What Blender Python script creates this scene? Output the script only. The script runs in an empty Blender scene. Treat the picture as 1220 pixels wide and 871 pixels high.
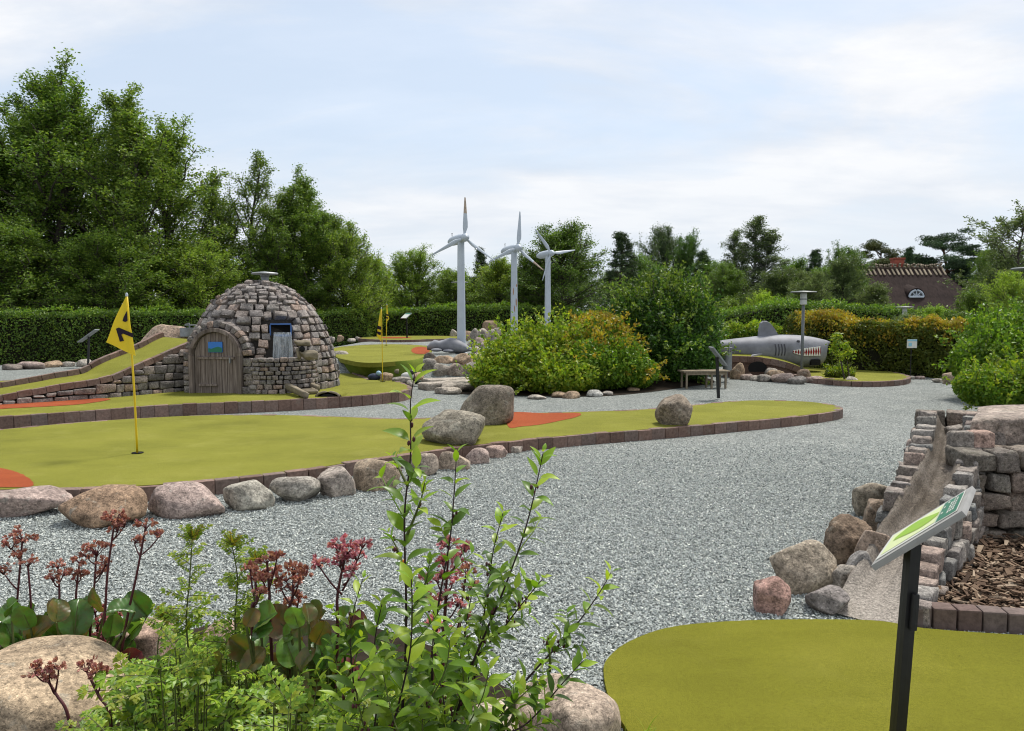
import bpy, bmesh, math
import numpy as np
from mathutils import Vector, Matrix

SC = bpy.context.scene
COL = SC.collection
PI = math.pi
R = math.radians

# ------------------------------------------------------------------ camera model of the photo (1220 x 871)
F, CX, CY, HORIZON, EYE = 920.0, 610.0, 435.5, 376.0, 1.6
PITCH = math.atan((CY - HORIZON) / F)

def ss(t):
    t = np.clip(t, 0, 1)
    return t * t * (3 - 2 * t)

def H(x, y):
    """height of the ground: flat, with a low mound behind the stone hut"""
    return 0.5 * ss((x + 8.5) / 2.5) * ss((4.4 - x) / 2.2) * ss((y - 18.3) / 1.3)

def ray(px, py):
    u, v = (px - CX) / F, (CY - py) / F
    c, s = math.cos(PITCH), math.sin(PITCH)
    return np.array([u, c + v * s, -s + v * c])

def G(px, py, z=0.0):
    """point where the line of sight meets the level z"""
    d = ray(px, py)
    t = (z - EYE) / d[2]
    return np.array([d[0] * t, d[1] * t, z])

def D(px, py, y):
    """point on the line of sight at distance y in front"""
    d = ray(px, py)
    t = y / d[1]
    return np.array([d[0] * t, y, EYE + d[2] * t])

# ------------------------------------------------------------------ object helpers
def tag(o, label=None, cat=None, group=None, kind=None):
    if label: o['label'] = label
    if cat: o['category'] = cat
    if group: o['group'] = group
    if kind: o['kind'] = kind
    return o

def empty(name, loc, label, cat, group=None):
    o = bpy.data.objects.new(name, None)
    o.empty_display_size = 0.1
    COL.objects.link(o)
    o.location = Vector([float(a) for a in loc])
    return tag(o, label, cat, group)

def root_of(o):
    while o.parent: o = o.parent
    return o

def copy_tree(o, parent=None):
    c = o.copy()
    COL.objects.link(c)
    c.parent = parent
    for ch in list(o.children):
        copy_tree(ch, c)
    return c

class MB:
    """collects faces and links them as one mesh object"""
    def __init__(s):
        s.V, s.F, s.n = [], [], 0
    def add(s, v, f, m=0):
        v = np.asarray(v, dtype=np.float64).reshape(-1, 3)
        if isinstance(f, np.ndarray) and f.ndim == 2:
            s.F.append((f.astype(np.int64) + s.n, m))
        else:
            by = {}
            for q in f: by.setdefault(len(q), []).append(q)
            for k, qs in by.items():
                s.F.append((np.array(qs, dtype=np.int64) + s.n, m))
        s.V.append(v)
        s.n += len(v)
        return s
    def verts(s):
        return np.concatenate(s.V) if s.V else np.zeros((0, 3))
    def mesh(s, name, mats, org=(0, 0, 0), smooth=False):
        v = s.verts() - np.asarray(org, dtype=np.float64)
        me = bpy.data.meshes.new(name)
        me.vertices.add(len(v))
        me.vertices.foreach_set('co', v.astype(np.float32).ravel())
        loops, starts, mi, at = [], [], [], 0
        for f, m in s.F:
            n, k = f.shape
            loops.append(f.ravel())
            starts.append(at + np.arange(n) * k)
            mi.append(np.full(n, m))
            at += n * k
        loops = np.concatenate(loops); starts = np.concatenate(starts); mi = np.concatenate(mi)
        me.loops.add(len(loops))
        me.loops.foreach_set('vertex_index', loops.astype(np.int32))
        me.polygons.add(len(starts))
        me.polygons.foreach_set('loop_start', starts.astype(np.int32))
        if not isinstance(mats, (list, tuple)): mats = [mats]
        for m in mats: me.materials.append(m)
        me.polygons.foreach_set('material_index', mi.astype(np.int32))
        me.polygons.foreach_set('use_smooth', np.full(len(starts), smooth))
        me.update(calc_edges=True)
        return me
    def build(s, name, mats, parent=None, org=None, smooth=False):
        if parent is not None:
            org = root_of(parent).location
        elif org is None:
            org = (0, 0, 0)
        o = bpy.data.objects.new(name, s.mesh(name, mats, org, smooth))
        COL.objects.link(o)
        if parent is not None: o.parent = parent
        else: o.location = Vector([float(a) for a in org])
        return o

BOXF = [(0, 3, 2, 1), (4, 5, 6, 7), (0, 1, 5, 4), (1, 2, 6, 5), (2, 3, 7, 6), (3, 0, 4, 7)]
def box(mb, c, h, ax=None, m=0, bev=0.0):
    """box with centre c, half sizes h, axes ax (rows); bev chamfers every edge"""
    h = np.asarray(h, float)
    A = np.eye(3) if ax is None else np.asarray(ax, float)
    if bev <= 0:
        p = np.array([(-1, -1, -1), (1, -1, -1), (1, 1, -1), (-1, 1, -1), (-1, -1, 1), (1, -1, 1), (1, 1, 1), (-1, 1, 1)], float) * h
        mb.add(p @ A + np.asarray(c), BOXF, m)
    else:
        rblock(mb, c, h, A, bev, None, 0, m, 2)

_RB = {}
def rb_template(n):
    if n in _RB: return _RB[n]
    idx, P, Fc = {}, [], []
    def vid(a):
        if a not in idx:
            idx[a] = len(P); P.append([2 * q / n - 1 for q in a])
        return idx[a]
    for axis in range(3):
        for side in (0, n):
            for i in range(n):
                for j in range(n):
                    q = []
                    for di, dj in ((0, 0), (1, 0), (1, 1), (0, 1)):
                        a = [0, 0, 0]
                        a[axis] = side; a[(axis + 1) % 3] = i + di; a[(axis + 2) % 3] = j + dj
                        q.append(vid(tuple(a)))
                    Fc.append(q if side else q[::-1])
    _RB[n] = (np.array(P, float), np.array(Fc))
    return _RB[n]

def rblock(mb, c, h, ax, r, rng, jit=0.0, m=0, n=3):
    """stone block / brick with rounded edges of radius r and knocked corners"""
    P, Fc = rb_template(n)
    h = np.asarray(h, float)
    r = min(r, 0.9 * h.min())
    k = P.copy()
    if n > 2:                                   # move the inner rows out to where the rounding starts
        for a in range(3):
            inner = (np.abs(k[:, a]) < 0.999) & (np.abs(k[:, a]) > (0.2 if n < 6 else 1 - 2.1 / n))
            k[inner, a] = np.sign(k[inner, a]) * max(0.3, 1 - 1.15 * r / h[a])
    p = k * h
    q = np.clip(p, -(h - r), h - r)
    d = p - q
    L = np.linalg.norm(d, axis=1, keepdims=True)
    nz = L[:, 0] > 1e-9
    p[nz] = q[nz] + d[nz] / L[nz] * r
    if jit and rng is not None:
        tw = rng.normal(0, jit, (8, 3))
        t = (P + 1) / 2
        off = np.zeros_like(p)
        for i in range(8):
            b = np.array([(i >> s_) & 1 for s_ in range(3)])
            w = np.prod(np.where(b, t, 1 - t), axis=1)
            off += w[:, None] * tw[i]
        p += off * h.mean() + rng.normal(0, jit * 0.25, p.shape) * h.mean()
    mb.add(p @ np.asarray(ax, float) + np.asarray(c), Fc, m)

def axes_from(xdir, up=(0, 0, 1)):
    x = np.asarray(xdir, float); x = x / np.linalg.norm(x)
    u = np.asarray(up, float)
    y = np.cross(u, x); y /= np.linalg.norm(y)
    return np.array([x, y, np.cross(x, y)])

def rotz(a):
    c, s = math.cos(a), math.sin(a)
    return np.array([[c, s, 0], [-s, c, 0], [0, 0, 1]])

def tube(mb, pts, rad, n=8, m=0, cap=True):
    pts = np.asarray(pts, float)
    k = len(pts)
    rad = np.broadcast_to(np.asarray(rad, float), (k,))
    t = np.gradient(pts, axis=0)
    t /= np.linalg.norm(t, axis=1, keepdims=True) + 1e-12
    ref = np.array([0, 0, 1.0]) if abs(t[0][2]) < 0.9 else np.array([1.0, 0, 0])
    u = np.cross(t, ref); u /= np.linalg.norm(u, axis=1, keepdims=True) + 1e-12
    w = np.cross(t, u)
    a = np.arange(n) * 2 * PI / n
    ring = u[:, None] * np.cos(a)[None, :, None] + w[:, None] * np.sin(a)[None, :, None]
    V = (pts[:, None] + ring * rad[:, None, None]).reshape(-1, 3)
    i = np.arange(k - 1)[:, None] * n; j = np.arange(n)[None]; j2 = (j + 1) % n
    Fq = np.stack([i + j, i + n + j, i + n + j2, i + j2], -1).reshape(-1, 4)
    mb.add(V, Fq, m)
    if cap:
        mb.F.append((np.arange(n)[None] + mb.n - len(V), m))
        mb.F.append((np.arange(n)[::-1][None] + mb.n - n, m))

def lathe(mb, c, prof, n=24, m=0, ax=None):
    """prof: list of (radius, height)"""
    prof = np.asarray(prof, float)
    a = np.arange(n) * 2 * PI / n
    V = np.stack([prof[:, None, 0] * np.cos(a), prof[:, None, 0] * np.sin(a), np.broadcast_to(prof[:, None, 1], (len(prof), n))], -1).reshape(-1, 3)
    if ax is not None: V = V @ np.asarray(ax, float)
    i = np.arange(len(prof) - 1)[:, None] * n; j = np.arange(n)[None]; j2 = (j + 1) % n
    Fq = np.stack([i + j, i + j2, i + n + j2, i + n + j], -1).reshape(-1, 4)
    mb.add(V + np.asarray(c), Fq, m)

def spline(pts, n=8, closed=False):
    P = np.asarray(pts, float)
    k = len(P); out = []
    rng_ = range(k if closed else k - 1)
    for i in rng_:
        if closed: a, b, c, d = P[(i - 1) % k], P[i], P[(i + 1) % k], P[(i + 2) % k]
        else: a, b, c, d = P[max(i - 1, 0)], P[i], P[i + 1], P[min(i + 2, k - 1)]
        for t in np.arange(n) / n:
            out.append(0.5 * ((2 * b) + (c - a) * t + (2 * a - 5 * b + 4 * c - d) * t * t + (3 * b - a - 3 * c + d) * t ** 3))
    if not closed: out.append(P[-1])
    return np.array(out)

def resample(P, step):
    P = np.asarray(P, float)
    L = np.concatenate([[0], np.cumsum(np.linalg.norm(np.diff(P, axis=0), axis=1))])
    n = max(2, int(round(L[-1] / step)) + 1)
    s = np.linspace(0, L[-1], n)
    return np.stack([np.interp(s, L, P[:, i]) for i in range(P.shape[1])], 1)

def inside(P, poly):
    x, y = P[:, 0], P[:, 1]
    poly = np.asarray(poly)[:, :2]
    r = np.zeros(len(P), bool)
    j = len(poly) - 1
    for i in range(len(poly)):
        xi, yi = poly[i]; xj, yj = poly[j]
        c = ((yi > y) != (yj > y)) & (x < (xj - xi) * (y - yi) / (yj - yi + 1e-12) + xi)
        r ^= c; j = i
    return r

_ICO = {}
def ico(sub):
    if sub not in _ICO:
        bm = bmesh.new()
        bmesh.ops.create_icosphere(bm, subdivisions=sub, radius=1)
        bm.verts.ensure_lookup_table()
        _ICO[sub] = (np.array([v.co[:] for v in bm.verts]), np.array([[v.index for v in f.verts] for f in bm.faces]))
        bm.free()
    return _ICO[sub]

def wob(P, rng, f0=1.5, octs=5, per=5):
    """smooth random field on points, about -1..1"""
    r = np.zeros(len(P)); a = 1.0
    for o in range(octs):
        w = rng.normal(0, 1, (per, 3)); w /= np.linalg.norm(w, axis=1, keepdims=True)
        w *= f0 * 2 ** o * rng.uniform(0.7, 1.3, (per, 1))
        r += a * np.sin(P @ w.T + rng.uniform(0, 6.28, per)).sum(1) / per ** 0.5
        a *= 0.55
    return r * 0.6

def boulder_shape(seed, sub=3, planes=14, k=9.0, rough=0.03, lo=0.62):
    rng = np.random.default_rng(seed); k = k * 2.3; planes = planes + 4
    d, Fc = ico(sub)
    n = rng.normal(0, 1, (planes, 3)); n /= np.linalg.norm(n, axis=1, keepdims=True)
    c = rng.uniform(lo, 1.0, planes)
    x = c[None] / np.maximum(d @ n.T, 0.08)
    sup = (np.abs(d) ** 3.4).sum(1) ** (-1 / 3.4) * rng.uniform(0.9, 1.0)
    x = np.concatenate([x, sup[:, None]], 1)
    r = -np.log(np.exp(-k * np.minimum(x, 6)).sum(1)) / k
    v = d * r[:, None]
    v *= (1 + rough * wob(v, rng, 3.0, 6) + rough * 0.5 * np.abs(wob(v, rng, 5.0, 5)))[:, None]
    mn, mx = v.min(0), v.max(0)
    v = (v - (mn + mx) / 2) / ((mx - mn) / 2)          # exactly -1..1 on every axis
    return v, Fc

def flatpoly(mb, poly, ztop, zbot=None, m=0):
    """level sheet over an outline, with side walls down to zbot"""
    P = np.asarray(poly, float)
    n = len(P)
    bm = bmesh.new()
    vs = [bm.verts.new((p[0], p[1], 0)) for p in P]
    f = bm.faces.new(vs)
    if f.normal.z < 0 or f.calc_area() < 0: pass
    bm.normal_update()
    flip = f.normal.z < 0
    res = bmesh.ops.triangulate(bm, faces=[f])
    bm.verts.index_update()
    tris = np.array([[v.index for v in t.verts] for t in bm.faces])
    bm.free()
    if flip: tris = tris[:, ::-1]
    z = np.broadcast_to(np.asarray(ztop, float), (n,)) if not callable(ztop) else np.array([ztop(p[0], p[1]) for p in P])
    T = np.column_stack([P[:, 0], P[:, 1], z])
    mb.add(T, tris, m)
    if zbot is not None:
        B = T.copy(); B[:, 2] = zbot
        i = np.arange(n); j = (i + 1) % n
        q = np.stack([i, j, j + n, i + n], 1)
        mb.add(np.concatenate([T, B]), q if flip else q[:, ::-1], m)

def bricks_along(mb, path, ztop, height, width=0.1, blen=0.21, gap=0.005, rng=None, m=0):
    """row of edging bricks along a path, each a brick of its own in the one row"""
    P = np.asarray(path, float)
    P3 = P if P.shape[1] == 3 else np.column_stack([P, np.full(len(P), ztop)])
    Q = resample(P3, blen)
    for a, b in zip(Q[:-1], Q[1:]):
        d = b - a; L = np.linalg.norm(d)
        if L < 1e-4: continue
        ax = axes_from(d)
        jz = rng.normal(0, 0.003); jy = rng.normal(0, 0.003); gap = 0.0045
        c = (a + b) / 2 - ax[2] * height / 2 + ax[1] * jy + np.array([0, 0, jz])
        rblock(mb, c, (L / 2 - gap / 2, width / 2, height / 2), ax, 0.006, rng, 0.015, m)
# ------------------------------------------------------------------ materials (all procedural)
class NT:
    def __init__(s, nt): s.t = nt
    def n(s, typ, i=None, **props):
        nd = s.t.nodes.new('ShaderNode' + typ)
        for k, v in props.items(): setattr(nd, k, v)
        for k, v in (i or {}).items():
            if isinstance(v, bpy.types.NodeSocket): s.t.links.new(v, nd.inputs[k])
            else: nd.inputs[k].default_value = v
        return nd
    def mix(s, f, a, b, blend='MIX'):
        nd = s.n('Mix', {0: f}, data_type='RGBA', blend_type=blend)
        for k, v in ((6, a), (7, b)):
            if isinstance(v, bpy.types.NodeSocket): s.t.links.new(v, nd.inputs[k])
            else: nd.inputs[k].default_value = (*v[:3], 1)
        return nd.outputs[2]
    def math(s, op, a, b=0.0, c=0.0):
        return s.n('Math', {0: a, 1: b, 2: c}, operation=op).outputs[0]
    def ramp(s, f, stops, interp='LINEAR'):
        nd = s.n('ValToRGB', {0: f})
        cr = nd.color_ramp; cr.interpolation = interp
        while len(cr.elements) < len(stops): cr.elements.new(0.5)
        for e, (p, c) in zip(cr.elements, stops):
            e.position = p
            e.color = (c, c, c, 1) if not isinstance(c, (tuple, list)) else (*c[:3], 1)
        return nd.outputs[0]
    def noise(s, vec, scale, detail=4, rough=0.55, dist=0.0):
        return s.n('TexNoise', {'Vector': vec, 'Scale': scale, 'Detail': detail, 'Roughness': rough, 'Distortion': dist}).outputs[0]
    def voro(s, vec, scale, out='Distance', feature='F1'):
        return s.n('TexVoronoi', {'Vector': vec, 'Scale': scale}, feature=feature).outputs[out]
    def obj(s): return s.n('TexCoord').outputs['Object']
    def pos(s): return s.n('NewGeometry').outputs['Position']
    def island(s): return s.n('NewGeometry').outputs['Random Per Island']
    def bump(s, h, strength=0.4, dist=0.01, normal=None):
        i = {'Height': h, 'Strength': strength, 'Distance': dist}
        if normal is not None: i['Normal'] = normal
        return s.n('Bump', i).outputs[0]
    def out(s, sh):
        o = s.n('OutputMaterial'); s.t.links.new(sh, o.inputs[0])
    def bsdf(s, col, rough=0.7, normal=None, spec=0.3, metal=0.0, **kw):
        i = {'Base Color': col if isinstance(col, bpy.types.NodeSocket) else (*col, 1), 'Roughness': rough, 'Specular IOR Level': spec, 'Metallic': metal}
        if normal is not None: i['Normal'] = normal
        i.update(kw)
        return s.n('BsdfPrincipled', i).outputs[0]

def mat(name):
    m = bpy.data.materials.new(name); m.use_nodes = True
    m.node_tree.nodes.clear()
    return m, NT(m.node_tree)

def plain(name, col, rough=0.6, spec=0.3, metal=0.0, var=0.12, scale=6.0, bump=0.0):
    m, t = mat(name)
    nz = t.noise(t.obj(), scale, 5, 0.6)
    c = t.mix(1.0, col, t.ramp(nz, [(0.3, 1 - var), (0.7, 1 + 0 * var)]), 'MULTIPLY')
    nr = t.bump(t.noise(t.obj(), scale * 8, 3), bump, 0.005) if bump else None
    t.out(t.bsdf(c, rough, nr, spec, metal))
    return m

def leaf_mat(name, cols, trans=0.35, rough=0.45, clump=1.2, spec=0.35, var=0.35):
    """leaves: each its own tint, clumps a little lighter or darker, light shines through"""
    m, t = mat(name)
    n = len(cols)
    c = t.ramp(t.island(), [((i + 0.5) / n, cols[i]) for i in range(n)])
    nz = t.noise(t.obj(), clump, 2, 0.5)
    c = t.mix(1.0, c, t.ramp(nz, [(0.35, 1 - var), (0.65, 1.0)]), 'MULTIPLY')
    if name.startswith('bronze'):
        c = t.mix(t.ramp(t.noise(t.obj(), 16, 4, 0.6), [(0.42, 0.0), (0.6, 0.8)]), c, (0.05, 0.105, 0.02))
    if 'broad' in name:
        c = t.mix(t.ramp(t.noise(t.obj(), 34, 4, 0.6), [(0.45, 0.0), (0.7, 0.6)]), c, (0.10, 0.07, 0.02) if name == 'broad_leaf' else (0.16, 0.06, 0.03))
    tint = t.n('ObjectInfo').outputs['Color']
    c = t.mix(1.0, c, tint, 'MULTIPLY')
    lit = t.mix(1.0, c, (1.25, 1.3, 0.6), 'MULTIPLY')
    a = t.bsdf(c, rough, None, spec)
    b = t.n('BsdfTranslucent', {'Color': lit}).outputs[0]
    t.out(t.n('MixShader', {0: trans, 1: a, 2: b}).outputs[0])
    return m

def stone_mat(name, scale=1.0, island_cols=None, moss=0.0, bumpd=0.02):
    """granite: mottled, speckled, rough; tinted by the colour of the object or of the block"""
    m, t = mat(name)
    p = t.obj()
    if island_cols:
        n = len(island_cols)
        base = t.ramp(t.island(), [((i + 0.5) / n, island_cols[i]) for i in range(n)])
    else:
        base = t.n('ObjectInfo').outputs['Color']
    n1 = t.noise(p, 4 * scale, 6, 0.65)
    n2 = t.noise(p, 26 * scale, 5, 0.7)
    sp = t.voro(p, 110 * scale, 'Color')
    spv = t.n('SeparateColor', {0: sp}).outputs[0]
    c = t.mix(1.0, base, t.ramp(n1, [(0.3, (0.48, 0.45, 0.42)), (0.5, (0.98, 0.94, 0.9)), (0.7, (1.42, 1.36, 1.28))]), 'MULTIPLY')
    c = t.mix(0.9, c, t.ramp(n2, [(0.32, 0.35), (0.5, 1.0), (0.68, 1.55)]), 'MULTIPLY')
    c = t.mix(0.65, c, t.ramp(spv, [(0.0, 0.3), (0.25, 1.0), (0.8, 1.0), (1.0, 1.7)]), 'MULTIPLY')
    lich = t.ramp(t.noise(p, 9 * scale, 4, 0.6, 0.6), [(0.60, 0.0), (0.68, 1.0)])
    c = t.mix(t.math('MULTIPLY', lich, 0.35), c, (0.36, 0.36, 0.31))
    if moss:
        ms = t.ramp(t.noise(p, 5 * scale, 5, 0.7), [(0.5, 0.0), (0.66, 1.0)])
        c = t.mix(t.math('MULTIPLY', ms, moss), c, (0.09, 0.10, 0.035))
    h = t.math('ADD', t.math('MULTIPLY', n1, 0.8), t.math('MULTIPLY', n2, 0.5))
    h = t.math('ADD', h, t.math('MULTIPLY', t.noise(p, 90 * scale, 3, 0.7), 0.16))
    t.out(t.bsdf(c, 0.85, t.bump(h, 1.0, bumpd * 1.5), 0.25))
    return m

def gravel_mat(name, loose=False):
    m, t = mat(name)
    cols = [(0.0, (0.0909, 0.1020, 0.1003)), (0.15, (0.2070, 0.2285, 0.2206)), (0.5, (0.3130, 0.3386, 0.3259)), (0.85, (0.4190, 0.4447, 0.4212)), (1.0, (0.6160, 0.6324, 0.5766))]
    p = t.pos()
    if loose:
        c = t.ramp(t.island(), [(q, tuple(min(.8, v * 1.16) for v in k)) for q, k in cols])
        c = t.mix(0.5, c, t.ramp(t.noise(p, 160, 3, 0.7), [(0.3, 0.6), (0.7, 1.25)]), 'MULTIPLY')
        nr = t.bump(t.noise(p, 220, 2), 0.3, 0.002)
    else:
        w = t.n('VectorMath', {0: p, 1: t.n('TexNoise', {'Vector': p, 'Scale': 40.0}).outputs['Color']}, operation='MULTIPLY_ADD')
        w.inputs[1].default_value = (1, 1, 1)
        v1 = t.n('TexVoronoi', {'Vector': p, 'Scale': 58.0, 'Randomness': 1.0})
        g = t.n('SeparateColor', {0: v1.outputs['Color']}).outputs[0]
        c = t.ramp(g, cols)
        gap = t.ramp(v1.outputs['Distance'], [(0.3, 1.0), (0.68, 0.4)])
        c = t.mix(0.8, c, gap, 'MULTIPLY')
        big = t.noise(p, 1.3, 5, 0.6)
        c = t.mix(1.0, c, t.ramp(big, [(0.3, (0.78, 0.79, 0.79)), (0.7, (1.02, 1.01, 0.99))]), 'MULTIPLY')
        hgt = t.math('SUBTRACT', t.math('MULTIPLY', g, 0.35), v1.outputs['Distance'])
        nr = t.bump(hgt, 1.0, 0.016)
    t.out(t.bsdf(c, 0.8, nr, 0.25))
    return m

def turf_mat(name, cols, wear=(0.3, 0.29, 0.08), wearf=0.25, spark=1.0):
    m, t = mat(name)
    p = t.pos()
    n1 = t.noise(p, 0.9, 6, 0.6)
    n2 = t.noise(p, 260, 2, 0.6)
    n3 = t.noise(p, 60, 3, 0.6)
    pile = t.noise(t.n('Mapping', {'Vector': p, 'Scale': (0.8, 2.4, 1), 'Rotation': (0, 0, 0.5)}).outputs[0], 2.2, 5, 0.65)
    c = t.ramp(n1, [(0.3, cols[0]), (0.55, cols[1]), (0.75, cols[2])])
    c = t.mix(1.0, c, t.ramp(n2, [(0.3, 1 - 0.5 * spark), (0.5, 1.0), (0.7, 1 + 0.35 * spark)]), 'MULTIPLY')
    c = t.mix(0.35, c, t.ramp(n3, [(0.3, 0.7), (0.7, 1.2)]), 'MULTIPLY')
    c = t.mix(0.3, c, t.ramp(pile, [(0.3, 0.78), (0.5, 1.0), (0.7, 1.18)]), 'MULTIPLY')
    wr = t.ramp(t.noise(p, 2.4, 5, 0.65, 0.4), [(0.52, 0.0), (0.75, 1.0)])
    c = t.mix(t.math('MULTIPLY', wr, wearf), c, wear)
    h = t.math('ADD', t.math('MULTIPLY', n2, 0.6), t.math('MULTIPLY', n3, 0.4))
    t.out(t.bsdf(c, 0.95, t.bump(h, 0.8, 0.006), 0.08))
    return m

def bark_mat(name, a, b):
    m, t = mat(name)
    p = t.obj()
    st = t.n('Mapping', {'Vector': p, 'Scale': (1, 1, 0.25)}).outputs[0]
    n = t.noise(st, 18, 5, 0.7)
    c = t.mix(t.ramp(n, [(0.3, 0.0), (0.7, 1.0)]), a, b)
    t.out(t.bsdf(c, 0.9, t.bump(n, 0.8, 0.02), 0.15))
    return m

def wood_mat(name, a, b, scale=14):
    m, t = mat(name)
    p = t.obj()
    st = t.n('Mapping', {'Vector': p, 'Scale': (1, 1, 0.06)}).outputs[0]
    n = t.noise(st, scale * 2.5, 6, 0.65, 0.3)
    k = t.island()
    c = t.mix(t.ramp(n, [(0.32, 0.0), (0.68, 1.0)]), a, b)
    c = t.mix(1.0, c, t.ramp(k, [(0.0, 0.72), (1.0, 1.15)]), 'MULTIPLY')
    t.out(t.bsdf(c, 0.85, t.bump(n, 0.5, 0.006), 0.15))
    return m

def block_pal(*c): return list(c)

MT = {}
MT['gravel'] = gravel_mat('gravel_bed')
MT['loose'] = gravel_mat('loose_gravel', True)
MT['turf'] = turf_mat('golf_turf', [(0.1429, 0.1454, 0.0239), (0.1812, 0.1831, 0.0298), (0.2021, 0.1972, 0.0370)])
MT['turf_near'] = turf_mat('golf_turf_fresh', [(0.1208, 0.1197, 0.0123), (0.1449, 0.1430, 0.0154), (0.1633, 0.1561, 0.0208)], (0.1958, 0.1829, 0.0369), 0.25)
MT['turf_slope_shaded'] = turf_mat('golf_turf_slope_shaded', [(0.0770, 0.1232, 0.0169), (0.1232, 0.1617, 0.0231), (0.1540, 0.1848, 0.0270)])  # same turf in darker tones: the slope's shade is put into the colour
MT['red'] = turf_mat('red_turf', [(0.2320, 0.0544, 0.0224), (0.2720, 0.0656, 0.0256), (0.3040, 0.0880, 0.0360)], (0.3200, 0.1200, 0.0400))
MT['grass'] = turf_mat('meadow_grass', [(0.03, 0.055, 0.012), (0.05, 0.085, 0.018), (0.08, 0.11, 0.03)])
MT['stone'] = stone_mat('granite', 1.0)
MT['stone_big'] = stone_mat('granite_boulder', 0.8, None, 0.12, 0.03)
GREYS = [(0.12, 0.11, 0.105), (0.19, 0.165, 0.15), (0.14, 0.13, 0.125), (0.25, 0.215, 0.19), (0.17, 0.155, 0.145), (0.31, 0.24, 0.2), (0.16, 0.15, 0.145), (0.22, 0.205, 0.185)]
MT['dome'] = stone_mat('dome_stone', 1.4, [(0.1740, 0.1646, 0.1633), (0.2349, 0.2149, 0.2079), (0.1391, 0.1353, 0.1386), (0.2871, 0.2514, 0.2327), (0.2044, 0.1920, 0.1881), (0.3218, 0.2469, 0.2079), (0.1913, 0.1828, 0.1832), (0.2522, 0.2377, 0.2277)])
MT['block'] = stone_mat('wall_block', 1.6, [(0.1350, 0.1242, 0.1080), (0.1782, 0.1512, 0.1296), (0.1512, 0.1404, 0.1242), (0.2160, 0.1782, 0.1512), (0.1404, 0.1296, 0.1188), (0.2484, 0.1944, 0.1620), (0.1620, 0.1512, 0.1350)], 0.15, 0.012)
MT['setts'] = stone_mat('chute_setts', 1.8, [(0.1615, 0.1663, 0.1652), (0.2422, 0.2057, 0.1836), (0.2019, 0.1970, 0.1836), (0.2907, 0.2276, 0.1973), (0.1333, 0.1445, 0.1515), (0.2665, 0.2539, 0.2387)], 0.0, 0.01)
MT['mortar'] = plain('dark_mortar', (0.055, 0.05, 0.045), 0.95, 0.1, 0, 0.5, 20, 0.5)
def brick_mat():
    m, t = mat('edging_brick')
    c = t.ramp(t.island(), [(0.0, (0.1281, 0.0836, 0.0675)), (0.35, (0.1752, 0.1147, 0.0916)), (0.7, (0.2157, 0.1455, 0.1186)), (1.0, (0.1484, 0.1147, 0.1011))])
    n = t.noise(t.obj(), 30, 6, 0.7)
    c = t.mix(1.0, c, t.ramp(n, [(0.3, 0.6), (0.7, 1.35)]), 'MULTIPLY')
    st = t.ramp(t.noise(t.obj(), 7, 5, 0.7), [(0.55, 0.0), (0.75, 0.5)])
    c = t.mix(st, c, (0.22, 0.2, 0.17))
    t.out(t.bsdf(c, 0.9, t.bump(n, 0.5, 0.006), 0.2))
    return m
MT['brick'] = brick_mat()
def brick2_mat():
    m, t = mat('red_edging_brick')
    c = t.ramp(t.island(), [(0.0, (0.1228, 0.0850, 0.0745)), (0.5, (0.1590, 0.1190, 0.1007)), (1.0, (0.1373, 0.1062, 0.0963))])
    n = t.noise(t.obj(), 30, 6, 0.7)
    c = t.mix(1.0, c, t.ramp(n, [(0.3, 0.65), (0.7, 1.3)]), 'MULTIPLY')
    t.out(t.bsdf(c, 0.9, t.bump(n, 0.5, 0.006), 0.2))
    return m
MT['brick_red'] = brick2_mat()
def concrete_mat():
    m, t = mat('worn_concrete')
    p = t.pos()
    n1 = t.noise(p, 5, 6, 0.65); n2 = t.noise(p, 70, 4, 0.7)
    c = t.ramp(n1, [(0.3, (0.1040, 0.0840, 0.0640)), (0.5, (0.1520, 0.1280, 0.1040)), (0.7, (0.2080, 0.1800, 0.1520))])
    low = t.n('SeparateXYZ', {0: p}).outputs[2]
    c = t.mix(t.ramp(low, [(0.05, 0.75), (0.32, 0.0)]), c, (0.40, 0.36, 0.315))
    n3 = t.voro(p, 130, 'Color'); g = t.n('SeparateColor', {0: n3}).outputs[0]
    c = t.mix(0.9, c, t.ramp(n2, [(0.32, 0.45), (0.68, 1.4)]), 'MULTIPLY')
    c = t.mix(0.5, c, t.ramp(g, [(0.0, 0.4), (0.3, 1.0), (0.8, 1.0), (1.0, 1.6)]), 'MULTIPLY')
    t.out(t.bsdf(c, 0.9, t.bump(t.math('ADD', n2, t.math('MULTIPLY', g, 0.3)), 1.0, 0.012), 0.2))
    return m
MT['concrete'] = concrete_mat()
MT['sandstone'] = plain('pale_sandstone', (0.2640, 0.2240, 0.1600), 0.9, 0.2, 0, 0.5, 9, 0.5)
MT['black'] = plain('black_powder_coat', (0.012, 0.012, 0.013), 0.45, 0.4, 0, 0.3, 30)
MT['silver'] = plain('brushed_aluminium', (0.3200, 0.3120, 0.2960), 0.5, 0.4, 0.15, 0.2, 12)
MT['galv'] = plain('galvanised_steel', (0.2720, 0.2880, 0.2960), 0.5, 0.5, 0.3, 0.35, 12)
MT['lamp'] = plain('lamp_grey_paint', (0.15, 0.165, 0.17), 0.5, 0.4, 0, 0.25, 9)
MT['stone_near'] = stone_mat('granite_near', 1.7, None, 0.05, 0.008)
MT['white'] = plain('white_paint', (0.4640, 0.5187, 0.5842), 0.45, 0.4, 0, 0.16, 3)
MT['rust'] = plain('weathered_white_paint', (0.52, 0.42, 0.33), 0.7, 0.3, 0, 0.6, 7)
MT['yellow'] = plain('yellow_paint', (0.68, 0.48, 0.012), 0.45, 0.4, 0, 0.1, 4)
MT['cloth'] = None
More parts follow.
